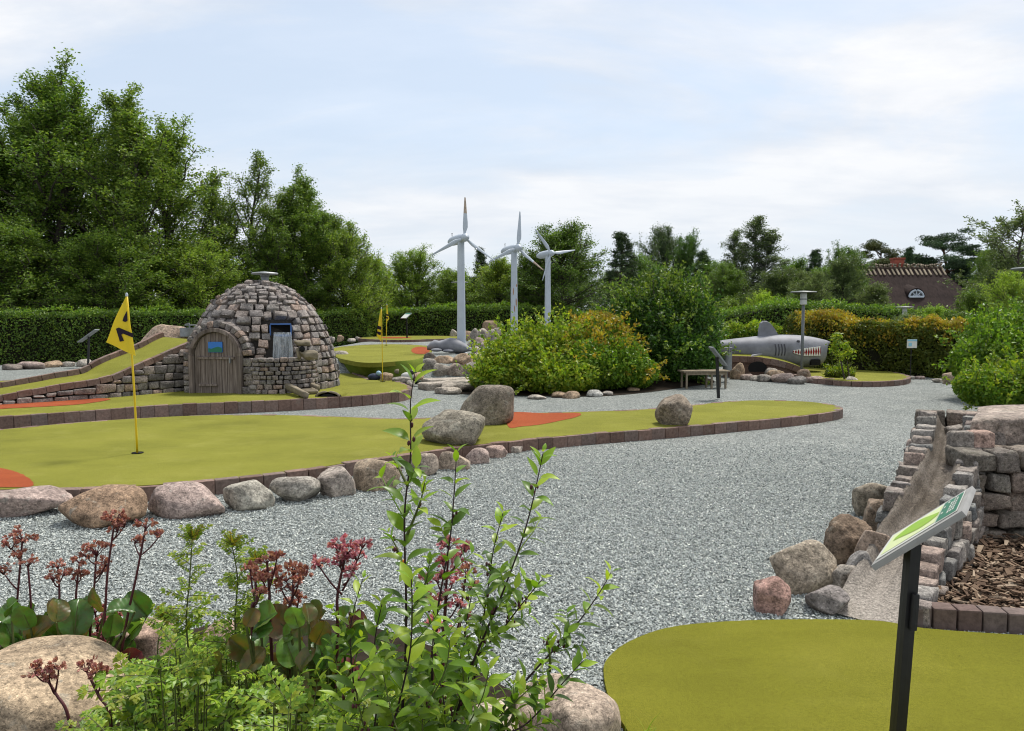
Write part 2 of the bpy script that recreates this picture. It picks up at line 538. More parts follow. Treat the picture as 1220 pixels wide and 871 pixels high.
MT['ink'] = plain('black_ink', (0.02, 0.012, 0.025), 0.7, 0.2)
MT['door'] = wood_mat('weathered_door_wood', (0.0808, 0.0617, 0.0522), (0.2565, 0.2137, 0.1900))
MT['plank'] = wood_mat('grey_bench_wood', (0.16, 0.13, 0.095), (0.30, 0.25, 0.18))
MT['bark'] = bark_mat('tree_bark', (0.035, 0.03, 0.024), (0.10, 0.088, 0.07))
MT['bark_birch'] = bark_mat('birch_bark', (0.06, 0.055, 0.05), (0.34, 0.33, 0.31))
MT['bark_pine'] = bark_mat('pine_bark', (0.05, 0.03, 0.02), (0.13, 0.075, 0.045))
MT['twig'] = plain('hedge_twigs', (0.018, 0.018, 0.010), 0.95, 0.1, 0, 0.5, 9, 0.5)
MT['soil'] = plain('dark_soil', (0.035, 0.026, 0.018), 0.95, 0.1, 0, 0.6, 14, 0.9)
MT['shark'] = plain('grey_shark_paint', (0.2456, 0.2512, 0.2798), 0.6, 0.3, 0, 0.42, 3.5)
MT['shark_dark'] = plain('dark_gill_paint', (0.07, 0.07, 0.085), 0.6)
MT['mouth'] = plain('red_mouth_paint', (0.30, 0.012, 0.012), 0.5)
MT['teeth'] = plain('white_tooth_paint', (0.75, 0.75, 0.7), 0.5)
MT['thatch'] = None
MT['red_brick'] = plain('red_chimney_brick', (0.33, 0.09, 0.06), 0.9, 0.2, 0, 0.4, 6)
MT['blue'] = plain('blue_plastic', (0.05, 0.13, 0.36), 0.5)
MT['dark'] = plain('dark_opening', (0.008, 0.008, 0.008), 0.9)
MT['signwhite'] = plain('white_print', (0.5950, 0.6035, 0.5610), 0.35, 0.4, 0, 0.04)
MT['signgreen'] = plain('green_print', (0.012, 0.145, 0.082), 0.35, 0.4, 0, 0.04)
MT['signlime'] = plain('lime_print', (0.26, 0.45, 0.03), 0.35, 0.4, 0, 0.1)
MT['signpale'] = plain('pale_lime_print', (0.60, 0.68, 0.36), 0.35, 0.4, 0, 0.06)
MT['signblue'] = plain('blue_print', (0.03, 0.17, 0.55), 0.4, 0.4, 0, 0.1)
MT['house_wall'] = plain('white_limewash', (0.55, 0.53, 0.48), 0.9)
MT['glass'] = plain('dark_glass', (0.02, 0.025, 0.03), 0.08, 0.6)
def water_mat(name, tint, alpha_lo, alpha_hi, streak=True):
    m, t = mat(name)
    p = t.obj()
    st = t.n('Mapping', {'Vector': p, 'Scale': (1, 1, 0.07) if streak else (1, 1, 1)}).outputs[0]
    n = t.noise(st, 26 if streak else 5, 4, 0.6)
    a = t.ramp(n, [(0.38, alpha_lo), (0.68, alpha_hi)])
    s1 = t.bsdf(tint, 0.12, t.bump(n, 0.6, 0.02), 0.5)
    tr = t.n('BsdfTransparent').outputs[0]
    t.out(t.n('MixShader', {0: a, 1: tr, 2: s1}).outputs[0])
    return m
MT['fall'] = water_mat('falling_water', (0.60, 0.65, 0.68), 0.25, 0.62)
MT['pond'] = plain('pond_water', (0.03, 0.045, 0.03), 0.06, 0.5, 0, 0.3, 3, 0.1)
def cloth_mat():
    m, t = mat('yellow_flag_cloth')
    n = t.noise(t.obj(), 300, 2)
    c = t.mix(1.0, (0.80, 0.65, 0.05), t.ramp(n, [(0.3, 0.9), (0.7, 1.05)]), 'MULTIPLY')
    a = t.bsdf(c, 0.7, None, 0.2)
    b = t.n('BsdfTranslucent', {'Color': c}).outputs[0]
    t.out(t.n('MixShader', {0: 0.3, 1: a, 2: b}).outputs[0])
    return m
MT['cloth'] = cloth_mat()
def thatch_mat():
    m, t = mat('old_thatch')
    p = t.obj()
    n = t.noise(t.n('Mapping', {'Vector': p, 'Scale': (1, 0.25, 0.25)}).outputs[0], 9, 6, 0.75)
    c = t.ramp(n, [(0.3, (0.0158, 0.0112, 0.0106)), (0.7, (0.0475, 0.0330, 0.0297))])
    bands = t.noise(t.n('Mapping', {'Vector': p, 'Scale': (0.15, 0.4, 0.8)}).outputs[0], 2.0, 4)
    c = t.mix(0.6, c, t.ramp(bands, [(0.35, 0.65), (0.65, 1.25)]), 'MULTIPLY')
    t.out(t.bsdf(c, 0.95, t.bump(n, 0.8, 0.06), 0.1))
    return m
MT['thatch'] = thatch_mat()
MT['ridge'] = plain('ridge_thatch', (0.0700, 0.0500, 0.0375), 0.95, 0.1, 0, 0.5, 4, 0.5)
def chip_mat():
    m, t = mat('bark_chips')
    c = t.ramp(t.island(), [(0.0, (0.0475, 0.0302, 0.0202)), (0.4, (0.1235, 0.0778, 0.0504)), (0.75, (0.2185, 0.1512, 0.1008)), (1.0, (0.3610, 0.2808, 0.2016))])
    n = t.noise(t.obj(), 120, 3, 0.6)
    c = t.mix(0.6, c, t.ramp(n, [(0.3, 0.6), (0.7, 1.2)]), 'MULTIPLY')
    t.out(t.bsdf(c, 0.85, t.bump(n, 0.4, 0.003), 0.15))
    return m
MT['chips'] = chip_mat()

# leaves
MT['lf_mid'] = leaf_mat('leaf_mid_green', [(0.0859, 0.1603, 0.0232), (0.1340, 0.2290, 0.0309), (0.1875, 0.2862, 0.0388), (0.2678, 0.3549, 0.0582)], 0.35, 0.45, 0.5)
MT['lf_dark'] = leaf_mat('leaf_dark_green', [(0.0323, 0.0927, 0.0144), (0.0517, 0.1261, 0.0168), (0.0727, 0.1670, 0.0216), (0.1051, 0.2134, 0.0301)], 0.3, 0.4, 0.6)
MT['lf_hedge'] = leaf_mat('leaf_hedge', [(0.0674, 0.1395, 0.0230), (0.1023, 0.1978, 0.0287), (0.1481, 0.2536, 0.0346), (0.2154, 0.3171, 0.0482)], 0.3, 0.45, 1.0)
MT['lf_light'] = leaf_mat('leaf_light_green', [(0.0957, 0.2020, 0.0197), (0.1382, 0.2651, 0.0245), (0.1914, 0.3281, 0.0296), (0.2552, 0.3660, 0.0345)], 0.4, 0.45, 1.4)
MT['lf_yel'] = leaf_mat('leaf_yellow_green', [(0.1388, 0.2546, 0.0208), (0.2199, 0.3416, 0.0259), (0.3009, 0.4022, 0.0312), (0.3934, 0.4422, 0.0416)], 0.4, 0.45, 1.4)
MT['lf_orange'] = leaf_mat('leaf_bronze_tips', [(0.3594, 0.2760, 0.0287), (0.4456, 0.2760, 0.0345), (0.4312, 0.3450, 0.0403), (0.3163, 0.3312, 0.0345)], 0.4, 0.45, 1.4)
MT['lf_olive'] = leaf_mat('leaf_olive', [(0.0810, 0.1148, 0.0189), (0.1283, 0.1553, 0.0243), (0.1755, 0.1890, 0.0297), (0.1148, 0.1620, 0.0270)], 0.35, 0.45, 1.4)
MT['lf_birch'] = leaf_mat('leaf_grey_green', [(0.0811, 0.1225, 0.0458), (0.1170, 0.1633, 0.0620), (0.1621, 0.2043, 0.0784)], 0.35, 0.5, 0.6)
MT['lf_pine'] = leaf_mat('pine_needles', [(0.0331, 0.0672, 0.0286), (0.0551, 0.0945, 0.0393), (0.0838, 0.1260, 0.0500)], 0.12, 0.6, 0.6)
MT['lf_shrub'] = leaf_mat('shrub_leaf', [(0.0727, 0.1458, 0.0153), (0.1132, 0.2041, 0.0204), (0.1617, 0.2696, 0.0255), (0.2425, 0.3352, 0.0356)], 0.4, 0.35, 5.0, 0.4, 0.2)
MT['lf_fresh'] = leaf_mat('fresh_leaf', [(0.1333, 0.2548, 0.0178), (0.1925, 0.3352, 0.0217), (0.2667, 0.4156, 0.0296), (0.3703, 0.4827, 0.0395)], 0.4, 0.4, 6.0, 0.35, 0.2)
MT['lf_berg'] = leaf_mat('broad_leaf', [(0.0636, 0.1570, 0.0273), (0.1017, 0.2302, 0.0350), (0.1525, 0.2930, 0.0486)], 0.3, 0.3, 12.0, 0.5, 0.3)
MT['lf_bronze'] = leaf_mat('bronze_broad_leaf', [(0.1512, 0.1260, 0.0202), (0.2184, 0.1428, 0.0288), (0.2688, 0.1092, 0.0403), (0.2016, 0.1848, 0.0288)], 0.35, 0.35, 12.0, 0.5, 0.3)
MT['lf_red'] = leaf_mat('red_broad_leaf', [(0.11, 0.014, 0.018), (0.15, 0.02, 0.022), (0.08, 0.012, 0.014)], 0.35, 0.4, 12.0)
MT['stalk'] = plain('dark_red_stalk', (0.085, 0.018, 0.022), 0.5, 0.35, 0, 0.4, 30)
MT['woody'] = plain('dark_woody_stem', (0.035, 0.018, 0.018), 0.6, 0.3, 0, 0.4, 30)
MT['gstem'] = plain('green_stem', (0.09, 0.11, 0.025), 0.6, 0.3, 0, 0.4, 30)
MT['fl_rust'] = leaf_mat('faded_flower', [(0.3506, 0.1323, 0.0990), (0.5419, 0.2457, 0.1881), (0.6694, 0.3591, 0.2772), (0.3187, 0.0945, 0.0990)], 0.2, 0.6, 20)
MT['fl_pink'] = leaf_mat('pink_flower', [(0.5681, 0.1495, 0.2392), (0.7176, 0.2691, 0.3588), (0.8372, 0.4485, 0.4934), (0.3588, 0.0897, 0.1196)], 0.3, 0.6, 20)
MT['fl_orange'] = plain('orange_bud', (0.7, 0.16, 0.01), 0.5)
MT['purple'] = leaf_mat('purple_flower', [(0.12, 0.08, 0.3), (0.18, 0.11, 0.4)], 0.3, 0.5, 9)
# ------------------------------------------------------------------ foliage
def unit(v): return v / (np.linalg.norm(v, axis=-1, keepdims=True) + 1e-12)

def leaf_quads(mb, P, size, rng, out=None, m=0, aspect=0.6, up=0.35, outb=0.6):
    """many small folded leaves, one at each point of P"""
    N = len(P)
    a = unit(rng.normal(0, 1, (N, 3)))
    if out is not None: a = unit(a + outb * out)
    n = unit(rng.normal(0, 1, (N, 3)) + np.array([0, 0, up]))
    s = unit(np.cross(a, n)); n = np.cross(s, a)
    L = (np.broadcast_to(size, (N,)) * rng.uniform(0.65, 1.3, N))[:, None]
    b = P - a * L * 0.5; t = P + a * L * 0.5 - n * L * 0.06
    mid = P - a * L * 0.03 + n * L * 0.09
    l = mid + s * L * aspect * 0.5; r = mid - s * L * aspect * 0.5
    V = np.stack([b, l, t, r], 1).reshape(-1, 3)
    i = np.arange(N)[:, None] * 4
    Fq = np.concatenate([i + np.array([[0, 2, 1]]), i + np.array([[0, 3, 2]])], 0)
    mb.add(V, Fq, m)

def limb_pts(p, d, L, curve, rng, k=5, wob_=0.05):
    s = np.linspace(0, 1, k)[:, None]
    q = p + d * L * s + np.array([0, 0, 1.0]) * curve * L * s ** 2
    q[1:] += rng.normal(0, wob_ * L, (k - 1, 3)) * s[1:]
    return q

def tree_parts(seed, H_=9.0, tr=0.14, base=1.0, cr=2.2, prof=None, limbs=60, elev=(10, 65), twigs=6, N=24000,
               leaf=0.13, sig=0.2, curve=0.2, aspect=0.6, trunks=1, spread=0.0, twl=0.3, skew=1.6):
    rng = np.random.default_rng(seed)
    wood, crown = MB(), MB()
    prof = prof or (lambda t: 0.45 + 0.6 * math.sin(PI * min(1, t * 0.85 + 0.12)) ** 0.8 if t < 0.93 else 0.35)
    anchors, outs = [], []
    for tn in range(trunks):
        az0 = tn * 2.4 + 0.5
        off = np.array([math.cos(az0), math.sin(az0), 0]) * spread * (tn > 0)
        hh = H_ * (1 if tn == 0 else rng.uniform(0.72, 0.95))
        k = 9
        z = np.linspace(0, hh * (0.9 if trunks > 2 else 0.95), k)
        tp = np.zeros((k, 3)); tp[:, 2] = z
        tp[:, :2] += np.cumsum(rng.normal(0, 0.012 * hh, (k, 2)), 0) * (z[:, None] / hh)
        tp += off * (0.15 + 0.85 * (z[:, None] / hh) ** 0.7)
        tube(wood, tp, np.interp(z / hh, [0, 0.08, 1], [tr * 1.35, tr, tr * 0.12]), 7)
        nl = limbs // trunks
        for i in range(nl):
            t = (i + rng.uniform(0, 1)) / nl
            zz = base + (z[-1] - base) * t
            p = np.array([np.interp(zz, z, tp[:, 0]), np.interp(zz, z, tp[:, 1]), zz])
            az = i * 2.399 + rng.normal(0, 0.4)
            el = R(elev[0] + (elev[1] - elev[0]) * t + rng.normal(0, 9))
            d = np.array([math.cos(az) * math.cos(el), math.sin(az) * math.cos(el), math.sin(el)])
            L = cr * prof(t) * rng.uniform(0.68, 1.18)
            q = limb_pts(p, d, L, curve, rng)
            r0 = tr * 0.42 * (1 - 0.6 * t)
            tube(wood, q, np.linspace(r0, 0.012, 5), 5, 0, False)
            for s in np.linspace(0.55, 1.0, 5):
                anchors.append(np.array([np.interp(s, np.linspace(0, 1, 5), q[:, c]) for c in range(3)])); outs.append(d)
            for w in range(twigs):
                s = rng.uniform(0.3, 1.0)
                p2 = np.array([np.interp(s, np.linspace(0, 1, 5), q[:, c]) for c in range(3)])
                d2 = unit(d * 0.8 + rng.normal(0, 0.6, 3) + np.array([0, 0, 0.15 if curve > 0 else -0.3]))
                L2 = twl * (0.35 * L + 0.35) * rng.uniform(0.6, 1.4) * 1.6
                q2 = limb_pts(p2, d2, L2, curve * 0.6, rng, 4)
                tube(wood, q2, np.linspace(r0 * 0.35 + 0.004, 0.005, 4), 3, 0, False)
                for s2 in (0.3, 0.5, 0.7, 0.85, 1.0):
                    anchors.append(np.array([np.interp(s2, np.linspace(0, 1, 4), q2[:, c]) for c in range(3)])); outs.append(d2)
        for s in (0.93, 0.96, 1.0):
            anchors.append(tp[-1] * s + off * 0); outs.append(np.array([0, 0, 1.0]))
    A, O = np.array(anchors), np.array(outs)
    w = rng.gamma(skew, 1, len(A)); w /= w.sum()              # some twigs carry far more leaves than others
    ix = rng.choice(len(A), N, p=w)
    P = A[ix] + np.clip(rng.normal(0, 1, (N, 3)), -1.7, 1.7) * sig * rng.uniform(0.3, 1.15, (N, 1))
    P[:, 2] = np.maximum(P[:, 2], 0.08)
    leaf_quads(crown, P, leaf, rng, O[ix], 0, aspect)
    return wood, crown, H_

def spruce_prof(t): return 1.02 - 0.97 * t

def pine_parts(seed, H_=10.0):
    rng = np.random.default_rng(seed)
    wood, crown = MB(), MB()
    z = np.linspace(0, H_ * 0.95, 8)
    tp = np.zeros((8, 3)); tp[:, 2] = z
    tp[:, :2] += np.cumsum(rng.normal(0, 0.12, (8, 2)), 0)
    tube(wood, tp, np.linspace(0.2, 0.06, 8), 7)
    A = []
    for i in range(26):
        t = rng.uniform(0.42, 1.0)
        zz = z[-1] * t
        p = np.array([np.interp(zz, z, tp[:, 0]), np.interp(zz, z, tp[:, 1]), zz])
        az = i * 2.4 + rng.normal(0, 0.3)
        el = R(rng.uniform(0, 30) + 25 * (t > 0.9))
        d = np.array([math.cos(az) * math.cos(el), math.sin(az) * math.cos(el), math.sin(el)])
        L = (2.9 - 1.6 * abs(t - 0.72) / 0.3) * rng.uniform(0.6, 1.15)
        L = max(L, 0.8)
        q = limb_pts(p, d, L, 0.12, rng)
        tube(wood, q, np.linspace(0.06, 0.02, 5), 5, 0, False)
        for k in range(5):
            c = q[-1 - (k > 2)] + rng.normal(0, 0.32, 3) * np.array([1, 1, 0.5])
            A.append((c, rng.uniform(0.45, 0.8)))
    N = 26000
    ix = rng.integers(0, len(A), N)
    c = np.array([a[0] for a in A])[ix]; r = np.array([a[1] for a in A])[ix]
    P = c + unit(rng.normal(0, 1, (N, 3))) * (r * rng.uniform(0, 1, N) ** 0.4)[:, None] * np.array([1.15, 1.15, 0.5])
    leaf_quads(crown, P, 0.26, rng, None, 0, 0.22, 0.6)
    return wood, crown, H_

_TREES = {}
def ALD(t): return (0.74 + 0.28 * math.sin(PI * min(1, t * 1.15))) * (1 - 0.42 * max(0, t - 0.35) / 0.65)
def tree_kind(kind):
    if kind in _TREES: return _TREES[kind]
    mk = {
        'alder_a': lambda: tree_parts(11, 11, 0.17, 0.6, 2.35, ALD, 150, (14, 70), 9, 92000, 0.09, 0.15, 0.3, 0.6, 4, 1.5, 0.3, 1.8),
        'alder_b': lambda: tree_parts(12, 11, 0.16, 0.5, 2.4, ALD, 130, (14, 72), 9, 84000, 0.09, 0.15, 0.3, 0.6, 3, 1.0),
        'alder_c': lambda: tree_parts(13, 11, 0.14, 0.8, 2.1, ALD, 120, (20, 70), 9, 52000, 0.088, 0.145, 0.35, 0.6, 4, 1.5),
        'oak': lambda: tree_parts(21, 6, 0.16, 0.5, 2.3, lambda t: 0.62 + 0.45 * math.sin(PI * min(1, t * 0.9 + 0.1)), 100, (0, 75), 9, 60000, 0.085, 0.15),
        'oak_b': lambda: tree_parts(22, 6, 0.14, 0.4, 2.0, lambda t: 0.6 + 0.45 * math.sin(PI * min(1, t * 0.9 + 0.05)), 96, (5, 75), 9, 56000, 0.082, 0.145, 0.2, 0.6, 2, 0.7),
        'round': lambda: tree_parts(31, 4, 0.09, 0.2, 1.6, lambda t: 0.75 + 0.3 * math.sin(PI * t), 80, (-5, 80), 7, 26000, 0.095, 0.15),
        'willow': lambda: tree_parts(32, 4, 0.09, 0.2, 1.5, lambda t: 0.75 + 0.3 * math.sin(PI * t), 80, (15, 75), 7, 26000, 0.11, 0.13, -0.15, 0.32),
        'birch': lambda: tree_parts(41, 11, 0.13, 2.6, 1.75, lambda t: 0.6 + 0.5 * math.sin(PI * min(1, t + 0.05)), 90, (48, 78), 8, 24000, 0.11, 0.15, -0.32, 0.5, 2, 0.9, 0.3, 4.0),
        'sparse': lambda: tree_parts(42, 8, 0.12, 1.2, 2.3, None, 46, (5, 55), 7, 11000, 0.13, 0.14, 0.15, 0.5, 1, 0, 0.4),
        'spruce': lambda: tree_parts(51, 9, 0.14, 0.5, 1.9, spruce_prof, 95, (-15, 30), 6, 19000, 0.15, 0.11, -0.12, 0.25),
        'pine': lambda: pine_parts(61),
        'pine_b': lambda: pine_parts(62),
    }
    w, c, h = mk[kind]()
    bark = {'birch': 'bark_birch', 'pine': 'bark_pine', 'pine_b': 'bark_pine'}.get(kind, 'bark')
    lf = {'birch': 'lf_birch', 'willow': 'lf_birch', 'sparse': 'lf_birch', 'spruce': 'lf_pine', 'pine': 'lf_pine', 'pine_b': 'lf_pine', 'alder_b': 'lf_mid', 'alder_a': 'lf_mid'}.get(kind, 'lf_mid')
    cv = c.verts()
    top = np.percentile(cv[:, 2], 99.95)
    wid = np.percentile(np.abs(cv[:, 0]), 99)
    _TREES[kind] = (w.mesh('trunk', MT[bark]), c.mesh('crown', MT[lf]), top, wid)
    return _TREES[kind]

def tree(kind, px, top, dist, wpx, label, cat='tree', name='broadleaf_tree', tint=(1, 1, 1), leaves=None, group=None, rot=None, base=None):
    """tree standing where px meets distance dist; its top and width as seen in the photo"""
    wm, cm, h, wd = tree_kind(kind)
    p = D(px, HORIZON, dist)
    z0 = float(H(p[0], p[1])) if base is None else base
    zt = D(px, top, dist)[2]
    sz = (zt - z0) / h
    sx = (wpx / F * dist) / (2 * wd)
    e = empty(name, (p[0], p[1], z0), label, cat, group)
    e.scale = (sx, sx, sz)
    e.rotation_euler[2] = rot if rot is not None else (px * 1.37 + dist) % 6.28
    t = bpy.data.objects.new('trunk', wm); COL.objects.link(t); t.parent = e
    c = bpy.data.objects.new('crown', cm); COL.objects.link(c); c.parent = e
    if leaves:
        c.material_slots[0].link = 'OBJECT'; c.material_slots[0].material = MT[leaves]
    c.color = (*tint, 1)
    return e

def hedge(name, pts, ht, th, label, leaf, N, mats, tips=0, tipmat=1, seed=1, bumpy=0.12, group=None):
    """clipped hedge along pts (x, y, z ground): twiggy inside, leaves all round"""
    rng = np.random.default_rng(seed)
    P = resample(np.asarray(pts, float), 0.5)
    e = empty(name, P[0], label, 'hedge', group)
    L = np.concatenate([[0], np.cumsum(np.linalg.norm(np.diff(P, axis=0), axis=1))])
    T = np.gradient(P, axis=0); T[:, 2] = 0; T = unit(T)
    Nn = np.stack([-T[:, 1], T[:, 0], np.zeros(len(T))], 1)
    core = MB()
    k = len(P); hw = th / 2 - 0.16
    hts = np.array([ht] * k) if np.isscalar(ht) else np.interp(np.linspace(0, 1, k), np.linspace(0, 1, len(ht)), ht)
    up = np.array([0, 0, 1.0])
    ring = [P - Nn * hw, P + Nn * hw, P + Nn * hw + up * (hts - 0.2)[:, None], P - Nn * hw + up * (hts - 0.2)[:, None]]
    V = np.stack(ring, 1).reshape(-1, 3)
    i = np.arange(k - 1)[:, None] * 4; j = np.arange(4)[None]; j2 = (j + 1) % 4
    core.add(V, np.stack([i + j, i + j2, i + 4 + j2, i + 4 + j], -1).reshape(-1, 4))
    core.add(V, [(0, 3, 2, 1), tuple(np.array([0, 1, 2, 3]) + (k - 1) * 4)])
    core.build('branches', MT['twig'], e)
    def scatter(n, mi, mb, top_only=False):
        s = rng.uniform(0, L[-1], n)
        hs = np.interp(s, L, hts)
        per = hs * 2 + th
        u = rng.uniform(0, 1, n)
        q = np.where(u < (hs / per), 0, np.where(u < 1 - hs / per, 1, 2))
        if top_only: q = np.ones(n, int)
        v = rng.uniform(0, 1, n)
        off = np.where(q == 0, -th / 2, np.where(q == 2, th / 2, (v - 0.5) * th))
        z = np.where(q == 1, hs, v * hs)
        wv = bumpy * (np.sin(s * 1.9 + z * 2.3 + seed) + 0.6 * np.sin(s * 4.7 - z * 3.9) + 0.5 * np.sin(s * 9.1 + z * 7)) * 0.5
        ins = np.abs(rng.normal(0, 0.07, n))
        r_ = np.where(z > hs - 0.15, 0.4, 1.0)
        off = off + np.sign(off) * (wv - ins) * (q != 1)
        z = z + (wv * 0.8 - ins + np.where(rng.uniform(0, 1, n) < 0.06, np.abs(rng.normal(0, 0.08, n)), 0)) * (q == 1)
        base = np.stack([np.interp(s, L, P[:, c]) for c in range(3)], 1)
        nn = np.stack([np.interp(s, L, Nn[:, c]) for c in range(3)], 1)
        pos = base + nn * off[:, None] + up * z[:, None]
        o = unit(np.where((q == 1)[:, None], up, nn * np.sign(off)[:, None]) + 0.3 * up)
        leaf_quads(mb, pos, leaf, rng, o, mi, 0.6, 0.35, 0.5)
        return pos
    mb = MB()
    scatter(N, 0, mb)
    if tips:
        t0 = MB()
        n0 = tips
        s = rng.uniform(0, L[-1], n0); hs = np.interp(s, L, hts)
        base = np.stack([np.interp(s, L, P[:, c]) for c in range(3)], 1)
        nn = np.stack([np.interp(s, L, Nn[:, c]) for c in range(3)], 1)
        o = (rng.uniform(-0.5, 0.5, n0)) * (th + 0.1)
        dz = np.abs(rng.normal(0, 0.12, n0)) * np.where(np.abs(o) > th * 0.42, -2.2, 0.6)
        wv = 0.07 * np.sin(s * 2.1 + seed) + 0.05 * np.sin(s * 5.3) + 0.04 * np.sin(s * 11)
        pos = base + nn * o[:, None] + up * (hs + dz + wv)[:, None]
        leaf_quads(mb, pos, leaf, rng, np.tile(up, (n0, 1)), tipmat, 0.6, 0.3, 1.0)
    mb.build('foliage', mats, e)
    # bounding ends
    return e

def bush(name, lobes, label, N, leaf, mats, seed=1, shoots=60, shoot_l=0.28, tip_top=0.0, cat='bush', aspect=0.6, group=None, stems=14, tipdir=None):
    """bush of several lobes (cx, cy, cz, rx, ry, rz): stems inside, leaves in uneven shells, shoots outside"""
    rng = np.random.default_rng(seed)
    Lb = np.array(lobes, float)
    b = np.array([Lb[:, 0].mean(), Lb[:, 1].mean(), 0.0]); b[2] = float(H(b[0], b[1]))
    e = empty(name, b, label, cat, group)
    st, fo = MB(), MB()
    for i in range(stems):
        l = Lb[i % len(Lb)]
        d = unit(rng.normal(0, 1, 3) + np.array([0, 0, 1.0])); d[2] = abs(d[2])
        tip = l[:3] + d * l[3:] * 0.85
        p0 = np.array([l[0] * 0.7 + b[0] * 0.3, l[1] * 0.7 + b[1] * 0.3, b[2] - 0.03]) + np.append(rng.normal(0, 0.08, 2), 0)
        q = np.linspace(0, 1, 6)[:, None]
        pt = p0 * (1 - q) + tip * q + rng.normal(0, 0.03, (6, 3)) * q
        tube(st, pt, np.linspace(0.016, 0.005, 6), 5)
    w = (Lb[:, 3] * Lb[:, 4] + Lb[:, 3] * Lb[:, 5]); w /= w.sum()
    ix = rng.choice(len(Lb), N, p=w)
    d = unit(rng.normal(0, 1, (N, 3)))
    rad = 1 - np.abs(rng.normal(0, 0.13, N)); inner = rng.uniform(0, 1, N) < 0.2
    rad = np.where(inner, rng.uniform(0.4, 1, N), rad)
    lump = 1 + 0.10 * wob(d + ix[:, None] * 3.1, np.random.default_rng(seed + 5), 3.0, 3)
    P = Lb[ix, :3] + d * Lb[ix, 3:] * (rad * lump)[:, None]
    P[:, 2] = np.maximum(P[:, 2], b[2] + rng.uniform(0.01, 0.12, N))
    top = (P[:, 2] - b[2]) / (P[:, 2].max() - b[2])
    mi = np.zeros(N, int)
    if tip_top: mi = ((top + rng.normal(0, 0.12, N)) > 1 - tip_top).astype(int) & (rad > 0.85)
    for k in (0, 1):
        s = mi == k
        if s.any(): leaf_quads(fo, P[s], leaf, rng, d[s], k, aspect, 0.4, 0.7)
    # shoots that break the outline
    for i in range(shoots):
        l = Lb[rng.choice(len(Lb), p=w)]
        d = unit(rng.normal(0, 1, 3) + np.array([0, 0, 0.7]))
        p0 = l[:3] + d * l[3:] * 0.9
        if p0[2] < b[2] + 0.1: continue
        L = shoot_l * rng.uniform(0.4, 1.3)
        dd = unit(d + rng.normal(0, 0.3, 3) + np.array([0, 0, 0.4]))
        q = limb_pts(p0, dd, L, 0.1, rng, 4)
        tube(st, q, np.linspace(0.006, 0.003, 4), 3, 0, False)
        n = max(4, int(L / leaf * 5))
        s = rng.uniform(0.1, 1, n)
        Q = np.stack([np.interp(s, np.linspace(0, 1, 4), q[:, c]) for c in range(3)], 1) + rng.normal(0, leaf * 0.4, (n, 3))
        leaf_quads(fo, Q, leaf, rng, np.tile(dd, (n, 1)), 1 if (tip_top and rng.uniform() < 0.7) else 0, aspect, 0.4, 0.8)
    st.build('stems', MT['bark'], e)
    fo.build('foliage', mats, e)
    return e
